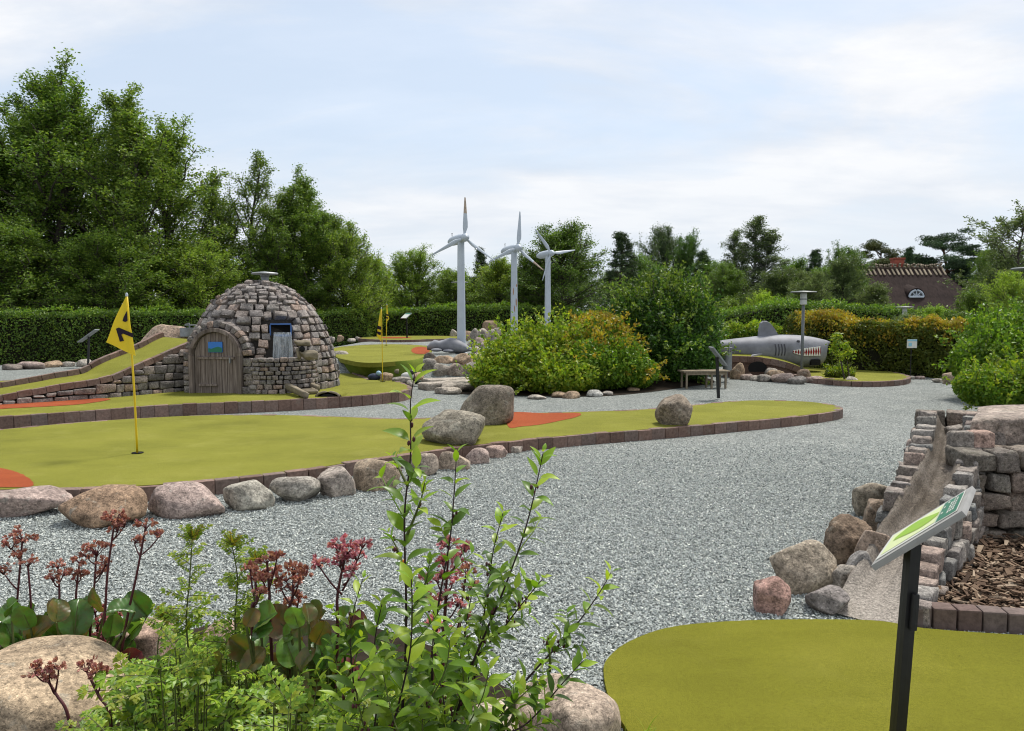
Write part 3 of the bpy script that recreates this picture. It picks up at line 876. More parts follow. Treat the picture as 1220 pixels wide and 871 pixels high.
# ------------------------------------------------------------------ world, sun, camera
SUN_EL, SUN_AZ = 62, 38          # sun high, ahead and to the right (azimuth from +y towards +x)
def build_light():
    w = bpy.data.worlds.new('World'); SC.world = w; w.use_nodes = True
    w.node_tree.nodes.clear()
    t = NT(w.node_tree)
    sky = t.n('TexSky', sky_type='NISHITA', sun_disc=False)
    sky.sun_elevation = R(SUN_EL); sky.sun_rotation = R(SUN_AZ)
    sky.air_density = 1.0; sky.dust_density = 2.2; sky.ozone_density = 1.2
    d = t.n('TexCoord').outputs['Generated']
    sp = t.n('SeparateXYZ', {0: d})
    zz = t.math('ADD', t.math('MAXIMUM', sp.outputs[2], 0.0), 0.22)
    u = t.math('DIVIDE', sp.outputs[0], zz); v = t.math('DIVIDE', sp.outputs[1], zz)
    cv = t.n('CombineXYZ', {0: u, 1: v, 2: 0.0}).outputs[0]
    n1 = t.noise(t.n('Mapping', {'Vector': cv, 'Location': (2.3, 0.9, 0), 'Scale': (0.62, 1.0, 1)}).outputs[0], 1.25, 7, 0.55, 0.5)
    n2 = t.noise(t.n('Mapping', {'Vector': cv, 'Location': (5.7, 3.1, 0), 'Scale': (0.5, 1.0, 1)}).outputs[0], 3.4, 6, 0.6, 0.3)
    veil = t.ramp(n1, [(0.40, 0.35), (0.56, 0.97)])
    bright = t.ramp(t.math('ADD', t.math('MULTIPLY', n1, 0.65), t.math('MULTIPLY', n2, 0.45)), [(0.44, (3.85/10, 4.15/10, 4.6/10)), (0.55, (4.5/10, 4.68/10, 5.0/10)), (0.66, (5.3/10, 5.33/10, 5.42/10))])
    cloud = t.mix(1.0, bright, (10.0, 10.0, 10.0), 'MULTIPLY')
    hz = t.ramp(sp.outputs[2], [(0.0, 1.0), (0.22, 0.0)])
    base = t.mix(1.0, sky.outputs[0], (1.0, 1.0, 1.0), 'MULTIPLY')
    pale = t.mix(0.62, base, (3.6, 4.3, 5.1))
    c = t.mix(veil, pale, cloud)
    c = t.mix(t.math('MULTIPLY', hz, 0.88), c, (4.15, 4.5, 4.9))
    bg = t.n('Background', {0: c, 1: 0.1})
    o = t.n('OutputWorld'); w.node_tree.links.new(bg.outputs[0], o.inputs[0])
    L = bpy.data.lights.new('sun', 'SUN'); L.energy = 2.5; L.angle = R(12); L.color = (1.0, 0.955, 0.88)
    s = bpy.data.objects.new('sun', L); COL.objects.link(s)
    v = Vector((math.sin(R(SUN_AZ)) * math.cos(R(SUN_EL)), math.cos(R(SUN_AZ)) * math.cos(R(SUN_EL)), math.sin(R(SUN_EL))))
    s.rotation_euler = v.to_track_quat('Z', 'Y').to_euler()
    s.location = (0, 0, 30)
    cam = bpy.data.cameras.new('camera'); co = bpy.data.objects.new('camera', cam); COL.objects.link(co)
    cam.sensor_width = 36; cam.sensor_fit = 'HORIZONTAL'; cam.lens = 36 * F / 1220
    cam.clip_start = 0.05; cam.clip_end = 2000
    co.location = (0, 0, EYE); co.rotation_euler = (PI / 2 - PITCH, 0, 0)
    SC.camera = co
    SC.view_settings.view_transform = 'Standard'; SC.view_settings.look = 'None'
    SC.view_settings.exposure = 0.92; SC.view_settings.gamma = 1
    SC.view_settings.use_curve_mapping = False
    SC.cycles.max_bounces = 8; SC.cycles.transparent_max_bounces = 16
    SC.cycles.use_denoising = True; SC.cycles.filter_width = 1.1
    SC.render.film_transparent = False
build_light()

# ------------------------------------------------------------------ ground
def build_ground():
    fx = np.arange(-24, 24.01, 0.4); fy = np.arange(-2, 46.01, 0.4)
    xs = np.concatenate([[-500, -200, -100, -60, -40], fx, [40, 60, 100, 200, 500]])
    ys = np.concatenate([[-100, -40, -15, -6], fy, [55, 70, 100, 200, 600]])
    X, Y = np.meshgrid(xs, ys)
    V = np.stack([X, Y, H(X, Y)], -1).reshape(-1, 3)
    nx = len(xs)
    i = (np.arange(len(ys) - 1)[:, None] * nx + np.arange(nx - 1)[None]).reshape(-1)
    mb = MB().add(V, np.stack([i, i + 1, i + nx + 1, i + nx], 1))
    tag(mb.build('gravel_ground', MT['gravel'], smooth=True), kind='structure')
build_ground()

def px_path(pts, z=0.0, n=8, closed=False):
    """outline drawn on the level z; pts are (px, py) or (px, py, z)"""
    P = np.array([G(p[0], p[1], p[2] if len(p) > 2 else z) for p in pts])
    return spline(P, n, closed)

rngE = np.random.default_rng(77)

def putting_green(label, outline, z, edge_h, edge_runs=None, matname='turf', bw=0.1, lip=0.012, zfun=None):
    """turf sheet with a brick edging; outline is a closed world path"""
    c = outline.mean(0)
    e = empty('putting_green', (c[0], c[1], 0), label, 'minigolf green')
    mb = MB(); flatpoly(mb, outline, z if zfun is None else zfun, z - 0.12 if zfun is None else None)
    mb.build('turf', MT[matname], e)
    mb = MB()
    for run in (edge_runs or [np.vstack([outline, outline[:1]])]):
        bricks_along(mb, run, z + lip, edge_h, bw, 0.21, 0.008, rngE)
    mb.build('brick_edging', MT['brick'], e)
    return e

# ---- the long green in front (flag with the figure 1)
Z1 = 0.135
front1 = [(-190, 575), (-90, 583), (0, 583), (90, 582), (190, 577), (280, 569), (360, 560), (420, 550), (470, 543), (540, 533), (620, 524), (700, 516.5), (800, 509), (880, 502), (940, 496.5), (985, 491), (1001, 487)]
back1 = [(990, 482), (960, 478.5), (915, 477), (868, 478.5), (780, 487), (700, 490.5), (620, 492.5), (560, 495.5), (480, 499), (400, 496.5), (330, 494.5), (240, 495), (165, 498.5), (80, 504.5), (0, 512), (-100, 522), (-200, 534)]
out1 = px_path(front1 + back1, Z1, 6, True)
green1 = putting_green('long olive turf green with red patches, boulders and a yellow flag numbered 1', out1, Z1, 0.16)
def patch(parent, poly, z, name, m):
    poly = resample(np.vstack([poly, poly[:1]]), 0.02)[:-1] + np.column_stack([rngE.normal(0, .0035, (max(2, int(round(np.linalg.norm(np.diff(np.vstack([poly, poly[:1]]), axis=0), axis=1).sum() / 0.02))), 2)), np.zeros(max(2, int(round(np.linalg.norm(np.diff(np.vstack([poly, poly[:1]]), axis=0), axis=1).sum() / 0.02))))]) if len(poly) > 3 else poly
    mb = MB(); flatpoly(mb, poly, z); return mb.build(name, MT[m], parent)
redp = np.array([G(606 + 42 + 46 * math.cos(a), 498.5 + 8.5 * math.sin(a) * (1 + 0.12 * math.sin(3 * a)), Z1 + 0.004) for a in np.linspace(0, 2 * PI, 40, endpoint=False)])
redp = px_path([(606, 491.6), (650, 492.2), (686, 491.6), (692, 494), (684, 497.5), (668, 501), (645, 505.5), (622, 508), (606, 508.5)], Z1 + 0.004, 6, True)
patch(green1, redp, Z1 + 0.004, 'tee_patch', 'red')
redq = px_path([(-120, 570), (-70, 560), (-25, 556.5), (0, 557.5), (22, 563), (36, 571), (40, 577), (34, 580), (0, 580.5), (-60, 580.5), (-115, 579)], Z1 + 0.004, 6, True)
patch(green1, redq, Z1 + 0.004, 'tee_patch', 'red')
def cup(parent, p, r=0.054):
    mb = MB(); a = np.linspace(0, 2 * PI, 28, endpoint=False)
    lathe(mb, p, [(r * 1.12, 0.006), (r * 1.12, 0.009), (r, 0.009), (r, 0.004), (0.001, 0.004)], 28)
    return mb.build('cup', MT['dark'], parent)
cup(green1, G(164, 540, Z1))

# ---- the green that runs round the stone hut
Z2 = 0.19
front2 = [(-120, 505), (0, 496.5), (100, 489), (210, 481.5), (330, 476.5), (420, 471.5), (470, 467), (487, 463)]
back2 = [(478, 456), (455, 450), (432, 446), (405, 444), (330, 444), (250, 446), (215, 465), (128, 472), (60, 478), (0, 482), (-120, 490)]
out2 = px_path(front2 + back2, Z2, 6, True)
nf = (len(front2) - 1) * 6 + 24
green2 = putting_green('olive turf green curving round the foot of the stone hut', out2, Z2, 0.2, [px_path(front2 + [(484, 459), (476, 455.5), (462, 452)], Z2, 6)])
pt = px_path([(-60, 482), (0, 480.5), (60, 477), (118, 474.5), (131, 476), (100, 481), (60, 484), (0, 487), (-60, 491)], Z2 + 0.005, 5, True)
patch(green2, pt, Z2 + 0.005, 'tee_patch', 'red')
cup(green2, G(456, 455, Z2), 0.05)

# ---- raised green behind, sloping down to the pond
def build_back_green():
    ZP = 0.53
    top = [(398, 414.5), (425, 411.5), (455, 410.2), (485, 410.5), (512, 412.5), (515, 417), (509, 423), (497, 428), (470, 431), (440, 432.5), (418, 430), (399, 424)]
    o = px_path(top, ZP, 6, True)
    c = o.mean(0)
    e = empty('putting_green', (c[0], c[1], 0.5), 'raised turf green with orange patch sloping down to the little pond', 'minigolf green')
    mb = MB(); flatpoly(mb, o, ZP, ZP - 0.1); mb.build('turf', MT['turf'], e)
    # slope
    lip = px_path([(399, 424), (418, 430), (440, 432.5), (470, 431), (497, 428), (509, 423)], ZP, 6)
    foot = px_path([(399, 443), (418, 447), (442, 451), (474, 451), (500, 449), (514, 446)], 0.13, 6)
    n = len(lip); rows = []
    for s in np.linspace(0, 1, 7):
        r = lip * (1 - s) + foot * s; r[:, 2] = lip[:, 2] - (lip[:, 2] - foot[:, 2]) * ss(s) + 0.003; rows.append(r)
    V = np.concatenate(rows); i = (np.arange(6)[:, None] * n + np.arange(n - 1)[None]).reshape(-1)
    MB().add(V, np.stack([i, i + n, i + n + 1, i + 1], 1)).build('slope', MT['turf_slope_shaded'], e, smooth=True)
    mb = MB(); bricks_along(mb, px_path(top[:5] + [(515, 417)], ZP, 6), ZP + 0.03, 0.16, 0.1, 0.21, 0.008, rngE)
    mb.build('brick_edging', MT['brick'], e); mb = MB()
    bricks_along(mb, px_path([(398, 432, 0.28), (412, 438, 0.25), (425, 445, 0.22), (434, 449.5, 0.2), (441, 452, .2)], 0.2, 5), 0.25, 0.16, 0.1, 0.21, 0.008, rngE)
    mb.build('brick_edging', MT['brick'], e)
    a = np.linspace(0, 2 * PI, 30, endpoint=False)
    ring = np.array([G(501 + 11 * math.cos(q), 417.5 + 4.5 * math.sin(q), ZP + 0.004) for q in a])
    patch(e, ring, ZP + 0.004, 'tee_patch', 'red')
    cup(e, G(460, 412, ZP), 0.05)
build_back_green()

def small_green(label, top, z, red=None):
    o = px_path(top, z, 5, True)
    e = putting_green(label, o, z, 0.15)
    if red is not None:
        a = np.linspace(0, 2 * PI, 24, endpoint=False)
        patch(e, np.array([G(red[0] + red[2] * math.cos(q), red[1] + red[3] * math.sin(q), z + .004) for q in a]), z + 0.004, 'tee_patch', 'red')
    return e
small_green('thin far strip of turf with orange patch in front of the long hedge', [(428, 403), (455, 400.6), (500, 400), (550, 400.6), (558, 402.4), (520, 403.8), (470, 405)], 0.6, (470, 402.2, 20, 1.0))
small_green('small far turf strip on the left gravel beneath the long hedge', [(-60, 458), (0, 454), (45, 450.5), (62, 449), (70, 452), (40, 457), (0, 462), (-60, 468)], 0.1)

# ---- near green, cut by the lower edge of the photo
Z3 = 0.03
near = [(719, 798), (728, 780), (750, 764), (790, 749), (845, 741.5), (930, 738), (1040, 739), (1095, 747.5), (1160, 753), (1230, 757), (1320, 762), (1420, 800), (1440, 980), (1200, 1200), (900, 1150), (790, 960), (752, 878), (728, 838)]
out3 = px_path(near, Z3, 8, True)
e3 = empty('putting_green', (*out3.mean(0)[:2], 0), 'round bright olive turf green at the foot of the stone ball chute', 'minigolf green')
mb = MB(); flatpoly(mb, out3, Z3, -0.02); mb.build('turf', MT['turf_near'], e3)

# ---- planting bed
bed = [(-300, 800), (-100, 752), (0, 745), (90, 748), (160, 770), (230, 752), (310, 738), (420, 745), (520, 775), (590, 815), (650, 850), (705, 900), (700, 1000), (560, 1500), (300, 2500), (-1500, 2500), (-900, 1100)]
bedp = px_path(bed, 0.0, 5, True)
bedp[:, 1] = np.maximum(bedp[:, 1], 0.9)
mb = MB(); flatpoly(mb, bedp, 0.012); tag(mb.build('planting_bed', MT['soil']), kind='structure')

# ---- bark bed behind the brick row
barkp = np.array([(2.1, 3.98, 0), (3.0, 3.84, 0), (6.2, 3.5, 0), (6.2, 5.4, 0), (3.3, 5.4, 0), (2.7, 4.7, 0)], float)
mb = MB(); flatpoly(mb, barkp, 0.03, -0.01); tag(mb.build('bark_bed', MT['soil']), kind='structure')

# ---- soil under the hedges and the bushes
def soil(pts, z=0.01):
    P = spline(np.array(pts, float), 5, True)
    mb = MB(); flatpoly(mb, P, lambda x, y: float(H(x, y)) + z); return tag(mb.build('soil_bed', MT['soil']), kind='structure')
soil([(-1.2, 15.9, 0), (0.3, 15.3, 0), (2.0, 15.35, 0), (4.0, 17.3, 0), (4.9, 18.6, 0), (4.7, 20.2, 0), (2.6, 19.4, 0), (0.2, 17.8, 0)])
# ------------------------------------------------------------------ the stone hut
def build_hut():
    rng = np.random.default_rng(5)
    c0 = D(313, 450, 15.4); cx, cy, z0 = c0[0], c0[1], 0.17
    A, B = 1.39, 2.02
    tc = unit(np.array([-cx, -cy, 0.0])); rt = np.array([-tc[1], tc[0], 0.0])
    if rt[0] < 0: rt = -rt
    def dirv(phi): return tc * math.cos(phi) + rt * math.sin(phi)
    base = np.array([cx, cy, z0])
    e = empty('stone_hut', base, 'beehive shaped stone hut with little arched wooden door, waterfall and pipe chimney', 'stone hut')
    up = np.array([0, 0, 1.0])
    # inner shell
    mb = MB(); th = np.linspace(0, PI / 2 - 0.01, 16)
    lathe(mb, base, [((A - 0.015) * math.cos(t), (B - 0.015) * math.sin(t)) for t in th], 40)
    mb.build('mortar_shell', MT['mortar'], e, smooth=True)
    # door frame of reference
    dphi = R(-33.5); dn = dirv(R(-26)); dt = np.cross(up, dn); dt = dt if dt @ rt > 0 else -dt
    dc = base + dirv(dphi) * 1.43; W, HS = 0.47, 0.70        # half width, spring height
    mb = MB()
    # courses
    s, t = 0.0, 0.0
    while t < R(86):
        hh = rng.uniform(0.105, 0.16) * (0.85 if t > R(55) else 1)
        dt_ = hh / math.hypot(A * math.sin(t) + 1e-6, B * math.cos(t))
        tm = t + dt_ / 2; t += dt_
        r, z = A * math.cos(tm), B * math.sin(tm)
        if r < 0.06: break
        circ = 2 * PI * r; a = rng.uniform(0, 6.28); end = a + 2 * PI
        mer = np.array([-A * math.sin(tm), B * math.cos(tm)]); mer /= np.linalg.norm(mer)
        while a < end - 0.3 * hh / r:
            w = min(rng.uniform(0.8, 1.7) * hh, (end - a) * r)
            if rng.uniform() < 0.12: w *= 1.35
            w = min(w, (end - a) * r)
            am = a + w / r / 2; a += w / r
            d = dirv(am); p = base + d * r + up * z
            # leave out the door, the niche
            q = p - dc; lx, lz, ln = q @ dt, p[2] - z0, q @ dn
            if abs(lx) < W + 0.10 and ln > -0.45 and ln > -0.5 and ((lz < HS) or math.hypot(lx, lz - HS) < W + 0.09) and d @ dn > 0.4: continue
            ph = (am + PI) % (2 * PI) - PI
            lat = r * math.sin(ph)
            if abs(ph) < 1.2 and 0.10 < lat < 0.52 and 0.52 < z < 1.30: continue
            nrm = d * mer[1] - up * mer[0]
            mvec = d * mer[0] + up * mer[1]
            tv = np.cross(mvec, nrm)
            ax = np.array([tv, mvec, nrm])
            rot = rng.normal(0, 0.06); cr, sr = math.cos(rot), math.sin(rot)
            ax = np.array([tv * cr + mvec * sr, mvec * cr - tv * sr, nrm])
            rblock(mb, p + nrm * rng.normal(0.0, 0.018), (w / 2 - 0.011, hh / 2 - 0.010, 0.10), ax, 0.012, rng, 0.14, 0, 4)
    # arch of voussoirs over the door
    n = 15
    for i in range(n):
        an = PI * (i + 0.5) / n
        rad = W + 0.10
        c = dc + dt * math.cos(an) * rad + up * (HS + math.sin(an) * rad) - dn * 0.16
        o = dt * math.cos(an) + up * math.sin(an)
        tv = np.cross(o, dn)
        rblock(mb, c, (PI * rad / n / 2 - 0.008, 0.058, 0.17), np.array([tv, o, dn]), 0.016, rng, 0.1, 0, 4)
    for sd in (-1, 1):
        zz = z0
        while zz < z0 + HS - 0.05:
            h_ = rng.uniform(0.1, 0.15)
            c = dc + dt * sd * (W + 0.11) - dn * 0.16; c[2] = zz + h_ / 2
            rblock(mb, c, (0.075, h_ / 2 - 0.007, 0.17), np.array([dt, up, dn]), 0.016, rng, 0.1, 0, 4)
            zz += h_
    mb.build('stonework', MT['dome'], e, smooth=True)
    # dark fill behind the door
    mb = MB()
    box(mb, dc - dn * 0.22 + up * 0.52, (W + 0.03, 0.18, 0.56), np.array([dt, -dn, up]))
    mb.build('door_recess', MT['mortar'], e)
    # door: upright boards under an arch, battens, frame, painted plate
    mb = MB(); nb = 8
    xs = np.linspace(-W + 0.05, W - 0.05, nb + 1)
    for i in range(nb):
        x0, x1 = xs[i] + 0.005, xs[i + 1] - 0.005
        rr = W - 0.05
        t0, t1 = (HS + math.sqrt(max(rr * rr - x * x, 0.0004)) for x in (x0, x1))
        pr = [(x0, 0.02), (x1, 0.02), (x1, t1), ((x0 + x1) / 2, max(t0, t1) if abs(x0 + x1) < .1 else (t0 + t1) / 2 + 0.012), (x0, t0)]
        dp = rng.uniform(-0.004, 0.004)
        Vf = [dc + dt * x + up * z + dn * (0.02 + dp) for x, z in pr]; Vb = [v - dn * 0.04 for v in Vf]
        k = len(pr)
        mb.add(np.array(Vf + Vb), [tuple(range(k)), tuple(range(2 * k - 1, k - 1, -1))] + [(j, j + k, (j + 1) % k + k, (j + 1) % k) for j in range(k)])
    door = mb.build('door', MT['door'], e)
    for zz, x0, x1 in ((0.17, -0.34, 0.02), (0.66, -0.36, 0.36)):
        m2 = MB(); rblock(m2, dc + dt * (x0 + x1) / 2 + up * zz + dn * 0.035, ((x1 - x0) / 2, 0.022, 0.014), np.array([dt, up, dn]), 0.005, rng, 0.05)
        m2.build('batten', MT['door'], door)
    m2 = MB(); box(m2, dc + dt * 0.28 + up * 0.62 + dn * 0.04, (0.012, 0.05, 0.02), np.array([dt, up, dn])); m2.build('latch', MT['galv'], door)
    m2 = MB()
    pc = dc + dt * 0.0 + up * 0.86 + dn * 0.035
    box(m2, pc, (0.135, 0.095, 0.012), np.array([dt, up, dn]))
    pl = m2.build('picture_plate', MT['signblue'], door)
    # hill and cloud painted on the plate, as thin layers
    f = pc + dn * 0.014
    m3 = MB(); pts = [(-.13, -.09), (.13, -.09), (.13, -.012), (.06, .008), (0, -.004), (-.07, -.03), (-.13, -.02)]
    m3.add(np.array([f + dt * a + up * b for a, b in pts]), [tuple(range(len(pts)))], 0)
    m3.build('picture_plate_print', MT['signgreen'], door)
    # frame arch
    mb = MB(); prof = [(-W, 0.0)] + [(-W, HS)] + [(-W * math.cos(a), HS + W * math.sin(a)) for a in np.linspace(0.1, PI - 0.1, 15)] + [(W, HS), (W, 0.0)]
    P = np.array([dc + dt * x + up * z + dn * 0.03 for x, z in prof])
    for a, b in zip(P[:-1], P[1:]):
        d = unit(b - a); o = np.cross(d, dn)
        rblock(mb, (a + b) / 2, (np.linalg.norm(b - a) / 2 + 0.006, 0.036, 0.06), np.array([d, dn * 0 + o, np.cross(d, o)]), 0.008, rng, 0.05)
    mb.build('door_frame', MT['door'], e)
    # niche with the waterfall
    lat = 0.335; zt = 1.28
    pf = base + rt * lat + tc * 1.16
    mb = MB()
    box(mb, pf + up * 1.27 - tc * 0.08, (0.185, 0.15, 0.012), np.array([rt, tc, up]))
    for sd in (-1, 1): box(mb, pf + rt * sd * 0.185 + up * 1.16, (0.012, 0.05, 0.10), np.array([rt, tc, up]))
    box(mb, pf + up * 1.06 - tc * 0.06, (0.195, 0.04, 0.02), np.array([rt, tc, up]))
    mb.build('spillway_frame', MT['blue'], e)
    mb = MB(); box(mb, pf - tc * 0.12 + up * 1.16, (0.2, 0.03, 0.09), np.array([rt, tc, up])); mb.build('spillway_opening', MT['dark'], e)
    mb = MB(); nx, nz = 25, 12; V = []
    for j in range(nz):
        f = j / (nz - 1)
        for i in range(nx):
            x = (i / (nx - 1) - 0.5) * (0.31 + 0.08 * f)
            out = 0.10 + 0.10 * math.sqrt(f) + 0.010 * math.sin(i * 1.7) + 0.008 * math.sin(i * 0.8 + j)
            V.append(pf + rt * (x + 0.03) + tc * out + up * (1.12 - 0.62 * f))
    i = (np.arange(nz - 1)[:, None] * nx + np.arange(nx - 1)[None]).reshape(-1)
    mb.add(np.array(V), np.stack([i, i + 1, i + nx + 1, i + nx], 1))
    mb.build('waterfall', MT['fall'], e, smooth=True)
    mb = MB()
    for k in range(26):
        x = rng.uniform(-0.2, 0.24); z = rng.uniform(0.42, 1.0)
        rr = (A - 0.07) * math.sqrt(1 - (z / B) ** 2)
        y_ = math.sqrt(max(rr * rr - (lat + x) ** 2, 0.01))
        rblock(mb, base + rt * (lat + x) + tc * (y_ - 0.03) + up * z, (rng.uniform(0.06, 0.1), rng.uniform(0.045, 0.06), 0.06), np.array([rt, up, tc]), 0.03, rng, 0.1, 0, 4)
    mb.build('wet_backing_stones', MT['block'], e, smooth=True)
    # round basin of small stones
    bcx = base + dirv(R(17)) * 0.98; Rb = 0.66
    ba = math.atan2(dirv(R(17))[1], dirv(R(17))[0])
    mb = MB(); z = 0.0; row = 0
    while z < 0.60:
        hh = rng.uniform(0.075, 0.10); a = -1.75 + rng.uniform(0, 0.1)
        while a < 1.75:
            w = rng.uniform(0.08, 0.17); am = a + w / Rb / 2; a += w / Rb
            d = np.array([math.cos(ba + am), math.sin(ba + am), 0]); tv = np.cross(up, d)
            c = bcx + d * (Rb + rng.normal(0, 0.01)); c[2] = z0 + z + hh / 2
            rblock(mb, c, (w / 2 - 0.006, hh / 2 - 0.005, 0.07), np.array([tv, up, -d]), 0.013, rng, 0.12, 0, 4)
        z += hh; row += 1
    bs = mb.build('basin', MT['dome'], e, smooth=True)
    mb = MB(); a = np.linspace(ba - 1.75, ba + 1.75, 24)
    V = [bcx + np.array([math.cos(q), math.sin(q), 0]) * (Rb - 0.02) for q in a]
    top = np.array(V); top[:, 2] = z0 + z - 0.05; bot = top.copy(); bot[:, 2] = z0
    k = len(V); mb.add(np.concatenate([top, bot]), [tuple(range(k))] + [(j + 1, j, j + k, j + k + 1) for j in range(k - 1)])
    mb.build('basin_filling', MT['mortar'], bs)
    mb = MB(); top2 = top.copy(); top2[:, 2] += 0.006; mb.add(top2, [tuple(range(k))]); mb.build('water', MT['pond'], bs)
    # gutter of two pale slabs
    mb = MB()
    for (a, b, w_) in ((G(337, 457, 0.34), G(365, 471.5, 0.24), 0.05), (G(357, 454.5, 0.34), G(379, 463, 0.26), 0.05)):
        d = unit(b - a); ax = axes_from(d)
        rblock(mb, (a + b) / 2, (np.linalg.norm(b - a) / 2, 0.05, 0.06), ax, 0.025, rng, 0.06, 0, 4)
    a, b = G(347, 456, 0.26), G(372, 468, 0.22); rblock(mb, (a + b) / 2, (np.linalg.norm(b - a) / 2, 0.12, 0.025), axes_from(b - a), 0.01, rng, 0.05)
    mb.build('gutter', MT['sandstone'], e, smooth=True)
    # pierced pale stone beside the fall
    v, f = boulder_shape(301, 4, 12, 8, 0.05)
    mb = MB()
    for (px, py, w_, h_, dd) in ((360, 409, 0.15, 0.06, 0.1), (368, 423, 0.17, 0.09, 0.1), (356, 421, 0.045, 0.11, 0.08)):
        p = D(px, py, 14.05); mb.add(v * np.array([w_, dd, h_]) + p, f)
    ps = mb.build('pierced_stone', MT['sandstone'], e, smooth=True)
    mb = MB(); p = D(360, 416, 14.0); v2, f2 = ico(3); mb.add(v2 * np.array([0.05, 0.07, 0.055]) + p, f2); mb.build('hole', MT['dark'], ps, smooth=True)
    # chimney
    cp = base + rt * 0.08 + up * (B - 0.06)
    mb = MB(); lathe(mb, cp, [(0.075, -0.1), (0.075, 0.24), (0.09, 0.25), (0.09, 0.28), (0.07, 0.28)], 20); ch = mb.build('chimney', MT['galv'], e, smooth=False)
    mb = MB(); lathe(mb, cp, [(0.001, 0.30), (0.25, 0.285), (0.26, 0.30), (0.24, 0.32), (0.001, 0.345)], 28)
    for q in range(3): tube(mb, [cp + np.array([0.06 * math.cos(q * 2.1), 0.06 * math.sin(q * 2.1), 0.26]), cp + np.array([0.06 * math.cos(q * 2.1), 0.06 * math.sin(q * 2.1), 0.31])], 0.008, 6)
    mb.build('chimney_cap', MT['galv'], ch)
build_hut()

# small arched ball tunnel on the turf beside the hut
def build_tunnel():
    p = G(391, 472.5, Z2)
    e = empty('ball_tunnel', p, 'little turfed ball tunnel with half round stone mouth right of the stone hut', 'golf obstacle')
    mb = MB(); n = 14; rows = []
    for j, (yo, rr, hh) in enumerate(((0.0, 0.17, 0.085), (0.2, 0.19, 0.10), (0.5, 0.17, 0.08), (0.9, 0.1, 0.0))):
        rows.append([p + np.array([-rr * 1.25 * math.cos(a) * 1.1, yo, hh * math.sin(a)]) for a in np.linspace(0, PI, n)])
    V = np.array(rows).reshape(-1, 3); i = (np.arange(3)[:, None] * n + np.arange(n - 1)[None]).reshape(-1)
    mb.add(V, np.stack([i, i + n, i + n + 1, i + 1], 1)); mb.build('turf_mound', MT['turf'], e, smooth=True)
    mb = MB(); pts = [p + np.array([-0.2 * math.cos(a), -0.02, 0.085 * math.sin(a)]) for a in np.linspace(0, PI, 15)]
    tube(mb, pts, 0.02, 8); mb.build('stone_arch', MT['sandstone'], e, smooth=True)
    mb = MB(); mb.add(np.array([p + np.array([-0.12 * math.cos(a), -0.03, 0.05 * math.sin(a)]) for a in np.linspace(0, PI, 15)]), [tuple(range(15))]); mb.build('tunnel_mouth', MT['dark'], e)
build_tunnel()

# ------------------------------------------------------------------ turf ramp on a stone wall, left of the hut
def build_ramp():
    rng = np.random.default_rng(8)
    base_px = [(-150, 494), (-60, 486.5), (0, 482), (39, 479.5), (79, 477), (128, 473.5), (157, 471), (189, 468), (216, 465.6), (236, 463.6)]
    top_py = [491, 479.5, 470.5, 463.5, 456.5, 448.6, 436.5, 423, 411, 403]
    Fp = []
    for (x, yb), yt in zip(base_px, top_py):
        b = G(x, yb, 0.19); Fp.append([b[0], b[1], EYE - (yt - HORIZON) * b[1] / F])
    Fp = resample(spline(np.array(Fp), 6), 0.12)
    T = np.gradient(Fp, axis=0); T[:, 2] = 0; T = unit(T)
    Nn = np.stack([-T[:, 1], T[:, 0], 0 * T[:, 0]], 1)
    if Nn[0][1] < 0: Nn = -Nn
    W = 0.98
    Bp = Fp + Nn * W + np.array([0, 0, 0.11])
    e = empty('ramp', (*Fp[len(Fp) // 2][:2], 0.1), 'turf covered ramp on a grey stone wall climbing to the stone hut', 'golf ramp')
    n = len(Fp)
    mb = MB(); i = np.arange(n - 1)
    a = Fp + Nn * 0.02 - [0, 0, 0.028]; b = Bp - Nn * 0.02 - [0, 0, 0.095]
    mb.add(np.concatenate([a, b]), np.stack([i, i + 1, i + n + 1, i + n], 1)); mb.build('turf', MT['turf'], e, smooth=True)
    mb = MB(); bricks_along(mb, Fp, 0, 0.105, 0.1, 0.2, 0.007, rng); mb.build('brick_edging', MT['brick'], e); mb = MB(); bricks_along(mb, Bp, 0, 0.14, 0.1, 0.2, 0.007, rng); mb.build('brick_edging', MT['brick'], e)
    mb = MB(); f0 = Fp + Nn * 0.05; f1 = Bp - Nn * 0.02; lo = np.array([1, 1, 0.0])
    for P in (f0, f1):
        t_ = P - [0, 0, 0.05]; mb.add(np.concatenate([t_, P * lo]), np.stack([i, i + 1, i + n + 1, i + n], 1))
    mb.build('mortar_core', MT['mortar'], e)
    mb = MB()
    L = np.concatenate([[0], np.cumsum(np.linalg.norm(np.diff(Fp[:, :2], axis=0), axis=1))])
    z = 0.13
    while z < 1.1:
        hh = rng.uniform(0.125, 0.165); s = rng.uniform(-0.1, 0)
        while s < L[-1]:
            w = rng.uniform(0.14, 0.34); sm = min(max(s + w / 2, 0), L[-1]); s += w
            top = np.interp(sm, L, Fp[:, 2]) - 0.112
            h_ = min(hh, top - z)
            if h_ < 0.04: continue
            if top - z - h_ < 0.05: h_ = top - z
            c = np.array([np.interp(sm, L, Fp[:, 0]), np.interp(sm, L, Fp[:, 1]), z + h_ / 2])
            d = np.array([np.interp(sm, L, T[:, 0]), np.interp(sm, L, T[:, 1]), 0])
            rblock(mb, c + np.array([-d[1], d[0], 0]) * rng.normal(0.02, 0.012), (w / 2 - 0.009, 0.1, h_ / 2 - 0.007), axes_from(d), 0.017, rng, 0.11, 0, 4)
        z += hh
    mb.build('stonework', MT['dome'], e, smooth=True)
build_ramp()

